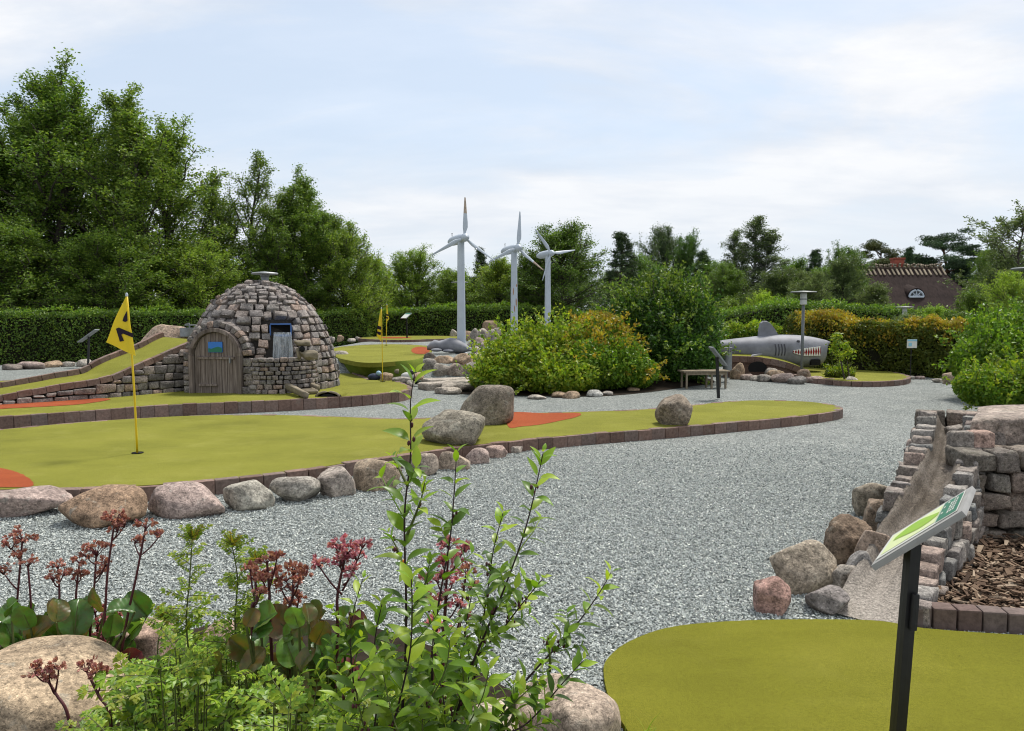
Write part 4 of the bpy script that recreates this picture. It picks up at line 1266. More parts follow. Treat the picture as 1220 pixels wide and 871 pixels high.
# ------------------------------------------------------------------ stone ball chute and block wall at the right
def build_chute():
    rng = np.random.default_rng(21)
    Tp, Bp = np.array([3.55, 6.25, 0.68]), np.array([1.86, 3.93, 0.015])
    s = np.linspace(0, 1, 61)[:, None]
    P = Tp * (1 - s) + Bp * s
    P[:, 2] = 0.015 + 0.665 * (1 - s[:, 0]) ** 1.12
    P[:, 0] += 0.05 * np.sin(s[:, 0] * 5) + 0.03
    T = np.gradient(P, axis=0); T[:, 2] = 0; T = unit(T); Nr = np.stack([-T[:, 1], T[:, 0], 0 * T[:, 0]], 1)
    if Nr[0][0] < 0: Nr = -Nr
    e = empty('ball_chute', (*P[30][:2], 0), 'steep concrete ball chute edged with small granite setts running down to the near green', 'golf chute')
    sf = s[:, 0]
    spread = 0.58 + 0.05 * sf + 0.22 * ss((sf - 0.72) / 0.28)
    prof = [(-0.21, 0.115), (-0.175, 0.11), (-0.15, 0.085), (-0.125, 0.045), (-0.105, 0.032), (-0.075, 0.026), (-0.062, 0.0), (-0.03, -0.008), (0.0, -0.01), (0.03, -0.008), (0.062, 0.0), (0.075, 0.026), (0.105, 0.032), (0.125, 0.045), (0.15, 0.085), (0.175, 0.11), (0.21, 0.115)]
    rows = []
    wl = np.random.default_rng(3)
    for k, (o, h) in enumerate(prof):
        hh = h * (1 - 0.93 * ss((sf - 0.72) / 0.28))
        jig = wl.normal(0, 0.0035, 61) + 0.008 * np.sin(sf * 23 + k * 0.9) * np.sin(sf * 9 + k * 0.4)
        r = P + Nr * (o * spread * (1 + 0.05 * np.sin(sf * 13 + k * 0.15) + 0.03 * np.sin(sf * 37 + k)))[:, None]; r[:, 2] += hh + jig * (sf < 0.9); rows.append(r)
    rows.insert(0, rows[0] * [1, 1, 0]); rows.append(rows[-1] * [1, 1, 0])
    V = np.stack(rows, 1).reshape(-1, 3); m = len(rows)
    i = (np.arange(60)[:, None] * m + np.arange(m - 1)[None]).reshape(-1)
    mb = MB(); mb.add(V, np.stack([i, i + 1, i + m + 1, i + m], 1)[:, ::-1]); mb.build('concrete_channel', MT['concrete'], e, smooth=True)
    def at(u, off):
        q = np.array([np.interp(u, sf, P[:, c]) for c in range(3)]); nn = np.array([np.interp(u, sf, Nr[:, c]) for c in range(3)])
        return q + nn * off, nn, np.array([np.interp(u, sf, T[:, c]) for c in range(3)])
    L = np.linalg.norm(Bp - Tp)
    for side, u1 in ((-1, 0.50), (1, 0.95)):
        mb = MB(); u = -0.05
        while u < u1:
            w = rng.uniform(0.10, 0.17); um = min(max(u + w / L / 2, 0), 1); u += w / L
            c, nn, d = at(um, side * (0.165 + 0.015 * um + 0.05 * ss((um - 0.7) / 0.3)))
            hs = rng.uniform(0.055, 0.075); top = c[2] + 0.155 * (1 - 0.5 * um) + rng.normal(0, 0.014)
            dd = unit(d + np.array([0, 0, -0.26])); ax = axes_from(d)
            rblock(mb, np.array([c[0], c[1], top - hs]), (w / 2 - 0.008, rng.uniform(0.055, 0.075), hs), ax, 0.011, rng, 0.14, 0, 4)
            # courses of blocks below, down to the ground
            z = top - 2 * hs
            while z > 0.02:
                h_ = min(rng.uniform(0.09, 0.14), z)
                if h_ < 0.035: break
                c2 = c + nn * side * rng.normal(0.02, 0.012)
                rblock(mb, np.array([c2[0], c2[1], z - h_ / 2]), (w / 2 + rng.uniform(-0.012, 0.004), 0.085, h_ / 2 - 0.006), ax, 0.012, rng, 0.14, 0, 4)
                z -= h_
        mb.build('sett_row', MT['setts'], e, smooth=True)
    # head wall of darker setts across the upper end
    mb = MB(); q, nn, d = at(0.0, 0); hc = q - d * 0.24
    x = -0.28
    while x < 0.42:
        w = rng.uniform(0.15, 0.26)
        for z0, h_ in ((0.0, 0.3), (0.3, 0.2), (0.50, 0.16), (0.66, 0.14)):
            rblock(mb, np.array([*(hc + nn * (x + w / 2))[:2], z0 + h_ / 2]), (w / 2 - 0.007, 0.09, h_ / 2 - 0.006), axes_from(nn), 0.013, rng, 0.11, 0, 4)
        x += w
    mb.build('head_wall', MT['block'], e, smooth=True)
    mb = MB(); box(mb, np.array([*(hc + nn * 0.09 - d * 0.03)[:2], 0.37]), (0.34, 0.05, 0.37), axes_from(nn)); mb.build('mortar_core', MT['mortar'], e)
build_chute()

def build_block_wall():
    rng = np.random.default_rng(31)
    x0, x1, yf, yb = 3.08, 6.6, 5.38, 6.75
    e = empty('stone_wall', ((x0 + x1) / 2, yf, 0), 'dark dry wall of big squared granite blocks behind the bark bed', 'stone wall')
    mb = MB(); box(mb, ((x0 + x1) / 2 + 0.25, (yf + yb) / 2 + 0.06, 0.27), ((x1 - x0) / 2 - 0.3, (yb - yf) / 2 - 0.1, 0.27)); mb.build('core', MT['mortar'], e)
    mb = MB(); z = -0.04
    for r_, hh in enumerate((0.13, 0.13, 0.135, 0.14, 0.15)):
        x = x0 + rng.uniform(-0.03, 0.06) + 0.02 * r_
        while x < x1:
            w = rng.uniform(0.16, 0.28)
            rblock(mb, (x + w / 2, yf + 0.14 + rng.normal(0, 0.012), z + hh / 2), (w / 2 - 0.010, 0.16, hh / 2 - 0.008), np.eye(3), 0.016, rng, 0.11, 0, 5)
            x += w
        z += hh
    # top course behind the face
    for yy in (5.75, 6.05, 6.35):
        x = x0 + 0.42
        while x < x1:
            w = rng.uniform(0.2, 0.34)
            rblock(mb, (x + w / 2, yy, 0.55), (w / 2 - 0.008, 0.15, 0.09), np.eye(3), 0.03, rng, 0.07, 0, 4); x += w
    mb.build('blocks', MT['block'], e, smooth=True)
build_block_wall()

def build_brick_row():
    mb = MB(); P = np.array([(2.03, 3.90, 0.115), (2.6, 3.815, 0.115), (3.9, 3.62, 0.115)])
    Q = resample(P, 0.118)
    for a, b in zip(Q[:-1], Q[1:]):
        ax = axes_from(b - a); rblock(mb, (a + b) / 2 - [0, 0, 0.065 - rngE.normal(0, .003)], (0.0555, 0.05, 0.065), ax, 0.008, rngE, 0.025)
    o = mb.build('brick_row', MT['brick_red'], None, (2.6, 3.8, 0)); tag(o, 'straight row of reddish edging bricks between bark bed and near green', 'brick edging')
build_brick_row()

def bark_chips():
    rng = np.random.default_rng(3); N = 5200
    P = np.column_stack([rng.uniform(2.1, 4.6, N), rng.uniform(3.7, 5.3, N), np.zeros(N)])
    P = P[inside(P, barkp)]; N = len(P)
    P[:, 2] = 0.03 + rng.uniform(0.0, 0.05, N)
    T, Fc = rb_template(1)
    h = np.column_stack([rng.gamma(4, 0.006, N) + 0.008, rng.gamma(4, 0.0018, N) + 0.004, rng.uniform(0.0015, 0.005, N)])
    az = rng.uniform(0, 6.28, N); tl = rng.normal(0, 0.25, N)
    x = np.stack([np.cos(az) * np.cos(tl), np.sin(az) * np.cos(tl), np.sin(tl)], 1)
    n = unit(np.stack([rng.normal(0, .25, N), rng.normal(0, .25, N), np.ones(N)], 1)); y = unit(np.cross(n, x)); n = np.cross(x, y)
    tp = T[None] * h[:, None]; tp = tp * np.where(T[None, :, :1] > 0, 1, np.array([1, .55, .8])) 
    V = tp[..., :1] * x[:, None] + tp[..., 1:2] * y[:, None] + tp[..., 2:] * n[:, None] + P[:, None]
    mb = MB(); mb.add(V.reshape(-1, 3), (np.arange(N)[:, None, None] * 8 + Fc[None]).reshape(-1, 4))
    tag(mb.build('bark_chips', MT['chips']), 'loose brown bark chips in front of the block wall', 'bark mulch', kind='stuff')
bark_chips()

# loose gravel stones on the near gravel
def loose_gravel():
    rng = np.random.default_rng(99)
    N = 460000
    y = 2.5 + 7.4 * rng.uniform(0, 1, N) ** 1.25
    x = rng.uniform(-1, 1, N) * (y * 0.70 + 0.3)
    P = np.column_stack([x, y, np.zeros(N)])
    keep = ~(inside(P, out1) | inside(P, out3) | inside(P, bedp) | inside(P, barkp)) & ~((x > 2.2) & (y > 3.9) & (y < 4.3 + (x - 2.0) * 1.2))
    keep &= rng.uniform(0, 1, N) < np.clip((9.9 - y) / 4.0, 0, 1)
    P = P[keep]; N = len(P)
    T = np.array([(1, 0, 0), (-1, 0, 0), (0, 1, 0), (0, -1, 0), (0, 0, 1), (0, 0, -1)], float)
    Fc = np.array([(0, 2, 4), (2, 1, 4), (1, 3, 4), (3, 0, 4), (2, 0, 5), (1, 2, 5), (3, 1, 5), (0, 3, 5)])
    sz = rng.uniform(0.0032, 0.0085, N) * (1 + 0.02 * P[:, 1])
    h = np.stack([sz * rng.uniform(0.9, 1.5, N), sz * rng.uniform(0.7, 1.1, N), sz * rng.uniform(0.45, 0.8, N)], 1)
    V = T[None] * h[:, None] * rng.uniform(0.6, 1.25, (N, 6, 1)) + rng.normal(0, 0.18, (N, 6, 3)) * sz[:, None, None]
    a = rng.uniform(0, 6.28, N); b = rng.normal(0, 0.5, N)
    ca, sa, cb, sb = np.cos(a), np.sin(a), np.cos(b), np.sin(b)
    V = np.stack([V[..., 0] * cb[:, None] - V[..., 2] * sb[:, None], V[..., 1], V[..., 0] * sb[:, None] + V[..., 2] * cb[:, None]], -1)
    V = np.stack([V[..., 0] * ca[:, None] - V[..., 1] * sa[:, None], V[..., 0] * sa[:, None] + V[..., 1] * ca[:, None], V[..., 2]], -1)
    P[:, 2] = h[:, 2] * 0.6 + rng.uniform(0, 0.006, N)
    V += P[:, None]
    mb = MB(); mb.add(V.reshape(-1, 3), (np.arange(N)[:, None, None] * 6 + Fc[None]).reshape(-1, 3))
    tag(mb.build('gravel', MT['loose']), 'loose grey granite gravel', 'gravel', kind='stuff')
loose_gravel()
# ------------------------------------------------------------------ flags
def flag(label, base, top, tri, dist, mark='one', r=0.011, group=None):
    """pin flag: pole from base to top (world), triangle corners tri in photo pixels at distance dist"""
    e = empty('pin_flag', base, label, 'golf flag', group)
    mb = MB(); s = np.linspace(0, 1, 9)[:, None]
    P = base * (1 - s) + top * s; P[:, 0] += 0.012 * np.sin(s[:, 0] * PI) * (1 if mark == 'one' else 0)
    tube(mb, P, r, 10); mb.build('pole', MT['yellow'], e, smooth=True)
    mb = MB(); lathe(mb, top, [(r * 1.2, -0.01), (r * 1.3, 0.01), (r * .8, 0.025), (0.001, 0.03)], 10); mb.build('pole_cap', MT['white'], e)
    A, B, C = (D(p[0], p[1], dist) for p in tri)            # top at pole, free corner, low corner at pole
    nrm = unit(np.cross(B - A, C - A)); nrm = nrm if nrm[1] < 0 else -nrm
    def pt(u, v, off=0.0):
        """u along A->C (the pole edge), v towards the free corner B"""
        p = A * (1 - u - v) + C * u + B * v
        rip = 0.028 * math.sin(5.2 * v + 1.5 * u) * v + 0.010 * math.sin(8 * (u + v * 0.4)) * (v + 0.1)
        return p + nrm * (rip + off)
    n = 22; mb = MB()
    for off in (0.0015, -0.0015):
        idx = {}; V = []; Fq = []
        for i in range(n + 1):
            for j in range(n + 1 - i):
                idx[i, j] = len(V); V.append(pt(i / n, j / n, off))
        for i in range(n):
            for j in range(n - i):
                q = [idx[i, j], idx[i + 1, j], idx[i, j + 1]]; Fq.append(tuple(q) if off > 0 else tuple(q[::-1]))
                if i + j < n - 1:
                    q = [idx[i + 1, j], idx[i + 1, j + 1], idx[i, j + 1]]; Fq.append(tuple(q) if off > 0 else tuple(q[::-1]))
        mb.add(np.array(V), Fq)
    mb.build('cloth', MT['cloth'], e, smooth=True)
    M_ = np.array([[A[0] - C[0], B[0] - C[0]], [A[2] - C[2], B[2] - C[2]]])
    def uv(px, py):
        q = D(px, py, dist); a, b = np.linalg.solve(M_, [q[0] - C[0], q[2] - C[2]])
        return 1 - a - b, b
    def glyph(polys, off):
        mb = MB()
        for pl in polys:
            m_ = [uv(*p) for p in pl]
            bm = bmesh.new(); vs = [bm.verts.new((a, b, 0)) for a, b in m_]; f = bm.faces.new(vs); bm.normal_update()
            bmesh.ops.triangulate(bm, faces=[f]); bmesh.ops.subdivide_edges(bm, edges=bm.edges[:], cuts=5, use_grid_fill=True)
            bm.verts.index_update()
            V = [pt(v.co.x, v.co.y, off) for v in bm.verts]; Fq = [tuple(v.index for v in f.verts) for f in bm.faces]; bm.free()
            mb.add(np.array(V), Fq)
        return mb
    if mark == 'one':
        ps = [[(138.8, 391.6), (142.6, 390.2), (159.0, 397.4), (159.4, 402.4), (147.0, 397.4), (145.4, 398.8), (148.4, 406.0), (143.0, 407.2)],
              [(146.8, 382.6), (148.2, 377.5), (151.8, 370.2), (152.6, 382.2), (150.0, 383.6)]]
    else:
        x, y = (tri[0][0] + tri[1][0] + tri[2][0]) / 3, (tri[0][1] + tri[1][1] + tri[2][1]) / 3
        w = abs(tri[2][1] - tri[0][1])
        ps = [[(x - 0.06 * w, y - 0.1 * w), (x + 0.07 * w, y - 0.06 * w), (x + 0.06 * w, y + 0.04 * w), (x - 0.07 * w, y + 0.0 * w)], [(x - 0.09 * w, y + 0.07 * w), (x + 0.05 * w, y + 0.11 * w), (x + 0.04 * w, y + 0.2 * w), (x - 0.06 * w, y + 0.17 * w)]]
    glyph(ps, 0.009).build('numeral', MT['ink'], e)
    return e
b1 = G(163.5, 540, Z1); d1 = b1[1]
flag('big yellow pin flag with black 1 standing on the long front green', b1, D(151, 352, d1), [(150, 353.5), (125, 408), (161.5, 424)], d1 - 0.02)
b2 = G(456, 455, Z2); d2 = b2[1]
flag('yellow pin flag with dark numeral by the end of the hut green', b2, D(454.5, 367.5, d2), [(453.5, 368), (448.5, 400), (454, 407)], d2 - 0.02, 'small', 0.009)
b3 = G(460, 412, 0.53); d3 = b3[1]
flag('small far yellow pin flag on the raised green', b3, D(461, 363, d3), [(461, 364), (463.5, 380), (460.5, 384)], d3 - 0.02, 'small', 0.012)

# ------------------------------------------------------------------ model wind turbines
def turbine(px, dist, hub_py, tw, label, rot, blen, weather=(), rust=False):
    p = D(px, HORIZON, dist); z0 = float(H(p[0], p[1]))
    zh = D(px, hub_py, dist)[2]
    e = empty('wind_turbine', (p[0], p[1], z0), label, 'model wind turbine', 'three white model wind turbines')
    b = np.array([p[0], p[1], z0])
    r0 = tw / F * dist / 2
    mb = MB(); zz = np.linspace(-0.05, zh - z0 - 0.06, 8)
    lathe(mb, b, [(r0 * 1.12 - 0.28 * r0 * (z / zz[-1]), z) for z in zz], 20)
    lathe(mb, b, [(r0 * 1.5, -0.05), (r0 * 1.5, 0.02), (r0 * 1.1, 0.025)], 20)
    mb.build('tower', MT['white'], e, smooth=True)
    if rust:
        mb = MB(); rg = np.random.default_rng(4)
        for k in range(5):
            a0 = rg.uniform(3.6, 5.6); z_ = rg.uniform(0.8, 2.2); h_ = rg.uniform(0.06, 0.25); w_ = rg.uniform(0.15, 0.5)
            V = []
            for i in range(9):
                for j in range(5):
                    a = a0 + w_ * (j / 4 - 0.5) * (1 - 0.6 * abs(i / 4 - 1) ** 2); z = z_ + h_ * (i / 8 - 0.5)
                    rr = r0 * 1.12 - 0.28 * r0 * (z / zz[-1]) + 0.003
                    V.append(b + np.array([rr * math.cos(a), rr * math.sin(a), z]))
            i = (np.arange(8)[:, None] * 5 + np.arange(4)[None]).reshape(-1)
            mb.add(np.array(V), np.stack([i, i + 1, i + 6, i + 5], 1))
        mb.build('rust_stain', plain('rust_stain', (0.36, 0.17, 0.06), 0.9), e)
    yaw = R(30)
    fx = np.array([math.sin(yaw), -math.cos(yaw), 0.05]); fx = unit(fx)            # rotor axis, towards the viewer
    top = b + np.array([0, 0, zh - z0])
    side = unit(np.cross(fx, [0, 0, 1.0])); upv = np.cross(side, fx)
    ax = np.array([side, upv, fx])                                                # lathe runs along fx
    k = blen
    mb = MB(); lathe(mb, top - fx * 0.42 * k, [(0.001, -0.22 * k), (0.075 * k, -0.20 * k), (0.115 * k, -0.05 * k), (0.125 * k, 0.2 * k), (0.12 * k, 0.46 * k), (0.095 * k, 0.56 * k), (0.001, 0.58 * k)], 20, 0, ax)
    nc = mb.build('nacelle', MT['white'], e, smooth=True)
    mb = MB(); q = top - fx * 0.5 * k + upv * 0.1 * k; tube(mb, [q, q + upv * 0.1 * k], 0.012, 6); tube(mb, [q + upv * 0.1 * k - fx * 0.04, q + upv * 0.1 * k + fx * 0.04], 0.009, 6); mb.build('wind_vane', MT['galv'], nc)
    hc = top + fx * 0.20 * k
    mb = MB(); lathe(mb, hc, [(0.001, -0.05 * k), (0.10 * k, -0.04 * k), (0.105 * k, 0.04 * k), (0.08 * k, 0.11 * k), (0.001, 0.15 * k)], 18, 0, ax); mb.build('hub', MT['white'], e, smooth=True)
    for i in range(3):
        an = R(rot + 120 * i)
        d = side * math.cos(an) * -1 + upv * math.sin(an)
        ch = np.cross(d, fx); ch = unit(ch * 0.9 + fx * 0.35); tn = np.cross(d, ch)
        V, st = [], [(0.04, 0.035, 0.03), (0.14, 0.045, 0.032), (0.26, 0.082, 0.024), (0.38, 0.080, 0.018), (0.6, 0.058, 0.013), (0.85, 0.036, 0.008), (0.99, 0.022, 0.006), (1.0, 0.006, 0.003)]
        for s, c, t in st:
            for a in np.linspace(0, 2 * PI, 10, endpoint=False):
                V.append(hc + d * s * k + ch * (math.cos(a) * c * 0.75 + (c - 0.04) * 0.35) * k + tn * math.sin(a) * t * k)
        nq = 10; mb = MB(); ii = np.arange(len(st) - 1)[:, None] * nq; j = np.arange(nq)[None]; j2 = (j + 1) % nq
        Q = np.stack([ii + j, ii + j2, ii + nq + j2, ii + nq + j], -1).reshape(-1, 4)
        tip = (np.repeat(np.arange(len(st) - 1), nq) >= 4) if i in weather else np.zeros(len(Q), bool)
        mb.add(np.array(V), Q[~tip], 0)
        if tip.any(): mb.F.append((Q[tip], 1))
        bo = mb.build('blade', [MT['white'], MT['rust']], e, smooth=True)
        if i in weather: bo['label'] = 'blade with browned weathered tip'
turbine(549.5, 22.5, 284.5, 9.6, 'nearest and tallest looking white wind turbine, its upright blade browned at the tip', 87, 1.16, (0,))
turbine(612.5, 26.0, 296.5, 8.2, 'middle white wind turbine with rust marks on its tower and one orange blade tip', 84, 1.22, (2,), True)
turbine(652.5, 29.0, 302.5, 7.2, 'last white wind turbine in front of the dark tree, one blade pointing sideways', 128, 1.1)

# ------------------------------------------------------------------ lamps, bins, signs, bench
def lamp(px, cap_py, dist, label, base_z=0.0, s=1.0):
    p = D(px, cap_py, dist); b = np.array([p[0], p[1], base_z]); h = p[2] - base_z
    e = empty('garden_lamp', b, label, 'lamp post')
    mb = MB(); tube(mb, [b - [0, 0, 0.1], b + [0, 0, h - 0.32]], 0.036 * s, 14); lathe(mb, b, [(0.08, 0), (0.08, 0.03), (0.04, 0.04)], 14); mb.build('pole', MT['lamp'], e, smooth=True)
    mb = MB(); lathe(mb, b + [0, 0, h], [(0.05, -0.32), (0.08, -0.30), (0.08, -0.05), (0.07, -0.02)], 18); mb.build('lantern', plain('frosted_lantern', (0.55, 0.57, 0.55), 0.35), e, smooth=False)
    mb = MB(); lathe(mb, b + [0, 0, h], [(0.084, -0.19), (0.088, -0.19), (0.088, -0.16), (0.084, -0.16)], 18); mb.build('lantern_band', MT['galv'], e)
    mb = MB(); lathe(mb, b + [0, 0, h], [(0.001, -0.02), (0.31, -0.012), (0.315, 0.0), (0.29, 0.015), (0.001, 0.035)], 28); mb.build('lamp_cap', MT['lamp'], e, smooth=False)
lamp(957.5, 348, 19.15, 'grey lamp post with flat round cap in front of the shark head')
lamp(1078, 366, 28.0, 'lamp with flat cap peeping over the orange tipped hedge below the thatched house', -0.3)
lamp(1233, 320, 11.6, 'lamp with flat cap cut by the right edge of the photo')
lamp(547.5, 336.5, 28.6, 'lamp half hidden behind the nearest wind turbine tower', 0.5)

def info_sign(label, post_base, panel_c, slope, tilt, L, Wd, content=False, lean=(0, 0), group=None):
    """slanted panel on a post; slope = unit direction uphill along the panel in plan"""
    e = empty('info_sign', post_base, label, 'info sign', group)
    up = np.array([0, 0, 1.0]); sl = unit(np.array([*slope, 0.0]))
    u = sl * math.cos(tilt) + up * math.sin(tilt); w = np.cross(up, sl); n = np.cross(u, w)
    n = n if n[2] > 0 else -n
    ax = np.array([u, w, n])
    mb = MB(); hp = panel_c - n * 0.03
    d = hp - np.asarray(post_base); 
    pa = axes_from(d, (sl[0], sl[1], 0.001)) if False else None
    z = unit(d); x = unit(sl - z * (sl @ z)); y = np.cross(z, x)
    box(mb, (hp + post_base) / 2, (0.027, 0.027, np.linalg.norm(d) / 2), np.array([x, y, z]), 0, 0.004)
    post = mb.build('post', MT['black'], e)
    if content:
        mb = MB(); c = np.asarray(post_base) + d * 0.80; box(mb, c - y * 0.035, (0.012, 0.012, 0.07), np.array([x, y, z]), 0, 0.004); mb.build('post_slider', MT['black'], post)
    mb = MB(); box(mb, panel_c, (L / 2, Wd / 2, 0.014), ax, 0, 0.004)
    fr = mb.build('panel', MT['silver'] if content else MT['galv'], e)
    f0 = panel_c + n * 0.0155
    def sheet(name, m, pts, lv, par):
        mb = MB(); mb.add(np.array([f0 + n * 0.0012 * lv + u * a * L + w * b * Wd for a, b in pts]), [tuple(range(len(pts)))])
        o = mb.build(name, MT[m], par); return o
    R4 = lambda a0, a1, b0, b1: [(a0, b0), (a1, b0), (a1, b1), (a0, b1)]
    bd = sheet('board', 'signwhite', R4(-.47, .47, -.44, .44), 0, fr)
    if content:
        sheet('board_header', 'signgreen', R4(.20, .47, -.44, .44), 1, fr)
        sheet('board_field', 'signpale', R4(-.45, .185, -.40, .40), 1, fr)
        t = np.linspace(0, 1, 14)
        cl = [( -.38 + .53 * q, -0.12 + 0.22 * math.sin(q * 3.4 + 0.3)) for q in t]; wd_ = [0.05 + 0.13 * math.sin(PI * min(1, q * 0.9 + 0.1)) for q in t]
        sheet('board_map', 'signlime', [(a, b + k) for (a, b), k in zip(cl, wd_)] + [(a, b - k) for (a, b), k in list(zip(cl, wd_))[::-1]], 2, fr)
        mb = MB(); rg = np.random.default_rng(6)
        for row, (a, b0, b1) in enumerate(((0.40, -.3, .02), (0.36, -.3, .10), (0.32, -.3, -.02))):
            b = b0
            while b < b1:
                l = rg.uniform(0.03, 0.07); mb.add(np.array([f0 + n * 0.0024 + u * aa * L + w * bb * Wd for aa, bb in R4(a - 0.011, a + 0.011, b, b + l)]), [(0, 1, 2, 3)]); b += l + 0.018
        for k_, (a, b) in enumerate(((0.25, 0.05), (0.25, 0.22), (0.36, 0.28))):
            mb.add(np.array([f0 + n * 0.0024 + u * (a + 0.014 * math.cos(q)) * L + w * (b + 0.03 * math.sin(q)) * Wd for q in np.linspace(0, 2 * PI, 12, endpoint=False)]), [tuple(range(12))])
        mb.build('board_lettering', MT['signwhite'], fr)
        mb = MB(); box(mb, f0 + u * 0.485 * L + n * 0.001, (0.012 * L, Wd / 2 * .9, 0.002), ax); mb.build('clamp_strip', MT['galv'], fr)
    else:
        sheet('board_header', 'signgreen', R4(.22, .45, -.42, .42), 1, fr)
    return e
# near sign: corners read from the photo
def near_sign():
    lo = D(1037, 674, 2.5); hi = D(1146, 608, 2.36)
    far = D(1042, 650, 2.92)
    u = unit(hi - lo); w = far - lo; w = w - u * (w @ u); Wd = np.linalg.norm(w); w = w / Wd
    L = np.linalg.norm(hi - lo)
    c = (lo + hi) / 2 + w * Wd / 2
    base = G(1063, 905, 0.0); base[1] = 2.55; base[0] = D(1067, 905, 2.55)[0]; base[2] = 0.0
    pc = D(1086, 650, 2.53)
    e = empty('info_sign', base, 'nearest slanted green and white hole sign on a black post by the near green', 'info sign')
    n = np.cross(u, w); n = n if n[2] > 0 else -n
    ax = np.array([u, w if np.cross(u, w) @ n > 0 else w, n])
    mb = MB(); d = (pc - n * 0.012) - base; z = unit(d); x = unit(np.array([1.0, 0.1, 0]) - z * z[0]); y = np.cross(z, x)
    top = pc + z * 0.01
    box(mb, (base + top) / 2, (0.020, 0.020, np.linalg.norm(top - base) / 2), np.array([x, y, z]), 0, 0.004)
    post = mb.build('post', MT['black'], e)
    for f, hh in ((0.765, 0.05), (0.70, 0.022)):
        mb = MB(); box(mb, base + d * f - y * 0.027, (0.011, 0.01, hh), np.array([x, y, z]), 0, 0.004); mb.build('post_clip', MT['black'], post)
    th = 0.011
    mb = MB(); box(mb, c - n * th, (L / 2, Wd / 2, th), ax, 0, 0.003); fr = mb.build('panel', MT['silver'], e)
    f0 = c + n * 0.0012
    def sheet(name, m, pts, lv, mbx=None):
        mb = mbx or MB(); mb.add(np.array([f0 + n * 0.0012 * lv + u * a * L + w * b * Wd for a, b in pts]), [tuple(range(len(pts)))])
        return mb if mbx else mb.build(name, MT[m], fr)
    R4 = lambda a0, a1, b0, b1: [(a0, b0), (a1, b0), (a1, b1), (a0, b1)]
    sheet('board', 'signwhite', R4(-.47, .44, -.40, .40), 0)
    sheet('board_header', 'signgreen', R4(.20, .425, -.36, .36), 1)
    sheet('board_field', 'signpale', R4(-.43, .185, -.32, .33), 1)
    t = np.linspace(0, 1, 18)
    cl = [(-.36 + .54 * q, 0.05 + 0.06 * math.sin(q * 5 + 0.3)) for q in t]; wd_ = [0.04 + 0.17 * math.sin(PI * min(1, q * 0.95 + 0.02)) for q in t]
    sheet('board_map', 'signlime', [(a, b + k) for (a, b), k in zip(cl, wd_)] + [(a, b - k) for (a, b), k in list(zip(cl, wd_))[::-1]], 2)
    mb = MB(); rg = np.random.default_rng(6)
    for a, b0, b1 in ((0.375, -.25, .22), (0.345, -.25, .28), (0.315, -.25, .12)):
        b = b0
        while b < b1:
            l = rg.uniform(0.05, 0.1); sheet('', '', R4(a - 0.009, a + 0.009, b, b + l), 2, mb); b += l + 0.03
    for a, b in ((0.235, -0.1), (0.235, 0.12), (0.27, 0.25)):
        sheet('', '', [(a + 0.012 * math.cos(q), b + 0.04 * math.sin(q)) for q in np.linspace(0, 2 * PI, 12, endpoint=False)], 2, mb)
    mb.build('board_lettering', MT['signwhite'], fr)
near_sign()
def small_sign(label, px, base_py, z, head_px, lo, hi, dist=None):
    b = G(px, base_py, z)
    dist = b[1]
    A, B = D(*lo, dist), D(*hi, dist)
    c = (A + B) / 2; u = B - A
    info_sign(label, b, c + np.array([0, 0.0, 0.01]), (u[0], 0.04 * abs(u[0])), math.atan2(u[2], abs(u[0])) , np.linalg.norm(u), 0.3)
small_sign('slanted info sign on black post in front of the hedge left of the ramp', 105, 436, 0.05, 0, (95, 408), (115.5, 393))
small_sign('slanted info sign on black post beside the bench', 856, 474.5, 0.02, 0, (847, 414), (864, 436))
def far_sign():
    b = G(485, 404, 0.55); A, B = D(479.5, 379.5, b[1]), D(488.5, 373, b[1])
    info_sign('far info sign with pale board in front of the long hedge', b, (A + B) / 2, (B[0] - A[0], 0.4), R(35), 0.42, 0.4)
far_sign()

def bin_(label, px, top_py, bot_py, dist, wpx, z0, post=True):
    t, b = D(px, top_py, dist), D(px, bot_py, dist); r = wpx / F * dist / 2
    e = empty('litter_bin', (b[0], b[1], z0), label, 'litter bin')
    h = t[2] - b[2]
    mb = MB(); lathe(mb, b, [(0.001, 0.0), (r * 0.96, 0.0), (r, 0.02), (r, h * 0.98), (r * 1.03, h), (r * 0.97, h), (r * 0.95, h - 0.05), (0.001, h - 0.05)], 24); mb.build('drum', MT['galv'], e)
    mb = MB(); q = b + [0, 0, h]
    tube(mb, [q + [r * 0.3, 0, -0.02], q + [r * 0.3, 0, h * 0.5], q + [-r * 0.35, 0, h * 0.5]], 0.016, 8); tube(mb, [q + [-r * 0.35, 0, h * 0.30], q + [r * 1.2, 0, h * 0.30]] if not post else [q + [-r, 0, 0.09], q + [r, 0, 0.09]], 0.013, 8)
    mb.build('handle', MT['galv'], e)
    mb = MB(); tube(mb, [np.array([b[0], b[1] + r, z0 - 0.05]), np.array([b[0], b[1] + r, b[2] + h * 0.8])], 0.035, 10); mb.build('post', MT['galv'], e)
bin_('grey metal bin with bent handle behind the ramp beside the stone hut', 223.5, 390.5, 401, 18.0, 17, 0.0, False)
bin_('tall grey metal bin in front of the shark tail', 866.5, 419, 441, 18.6, 10.5, 0.0)

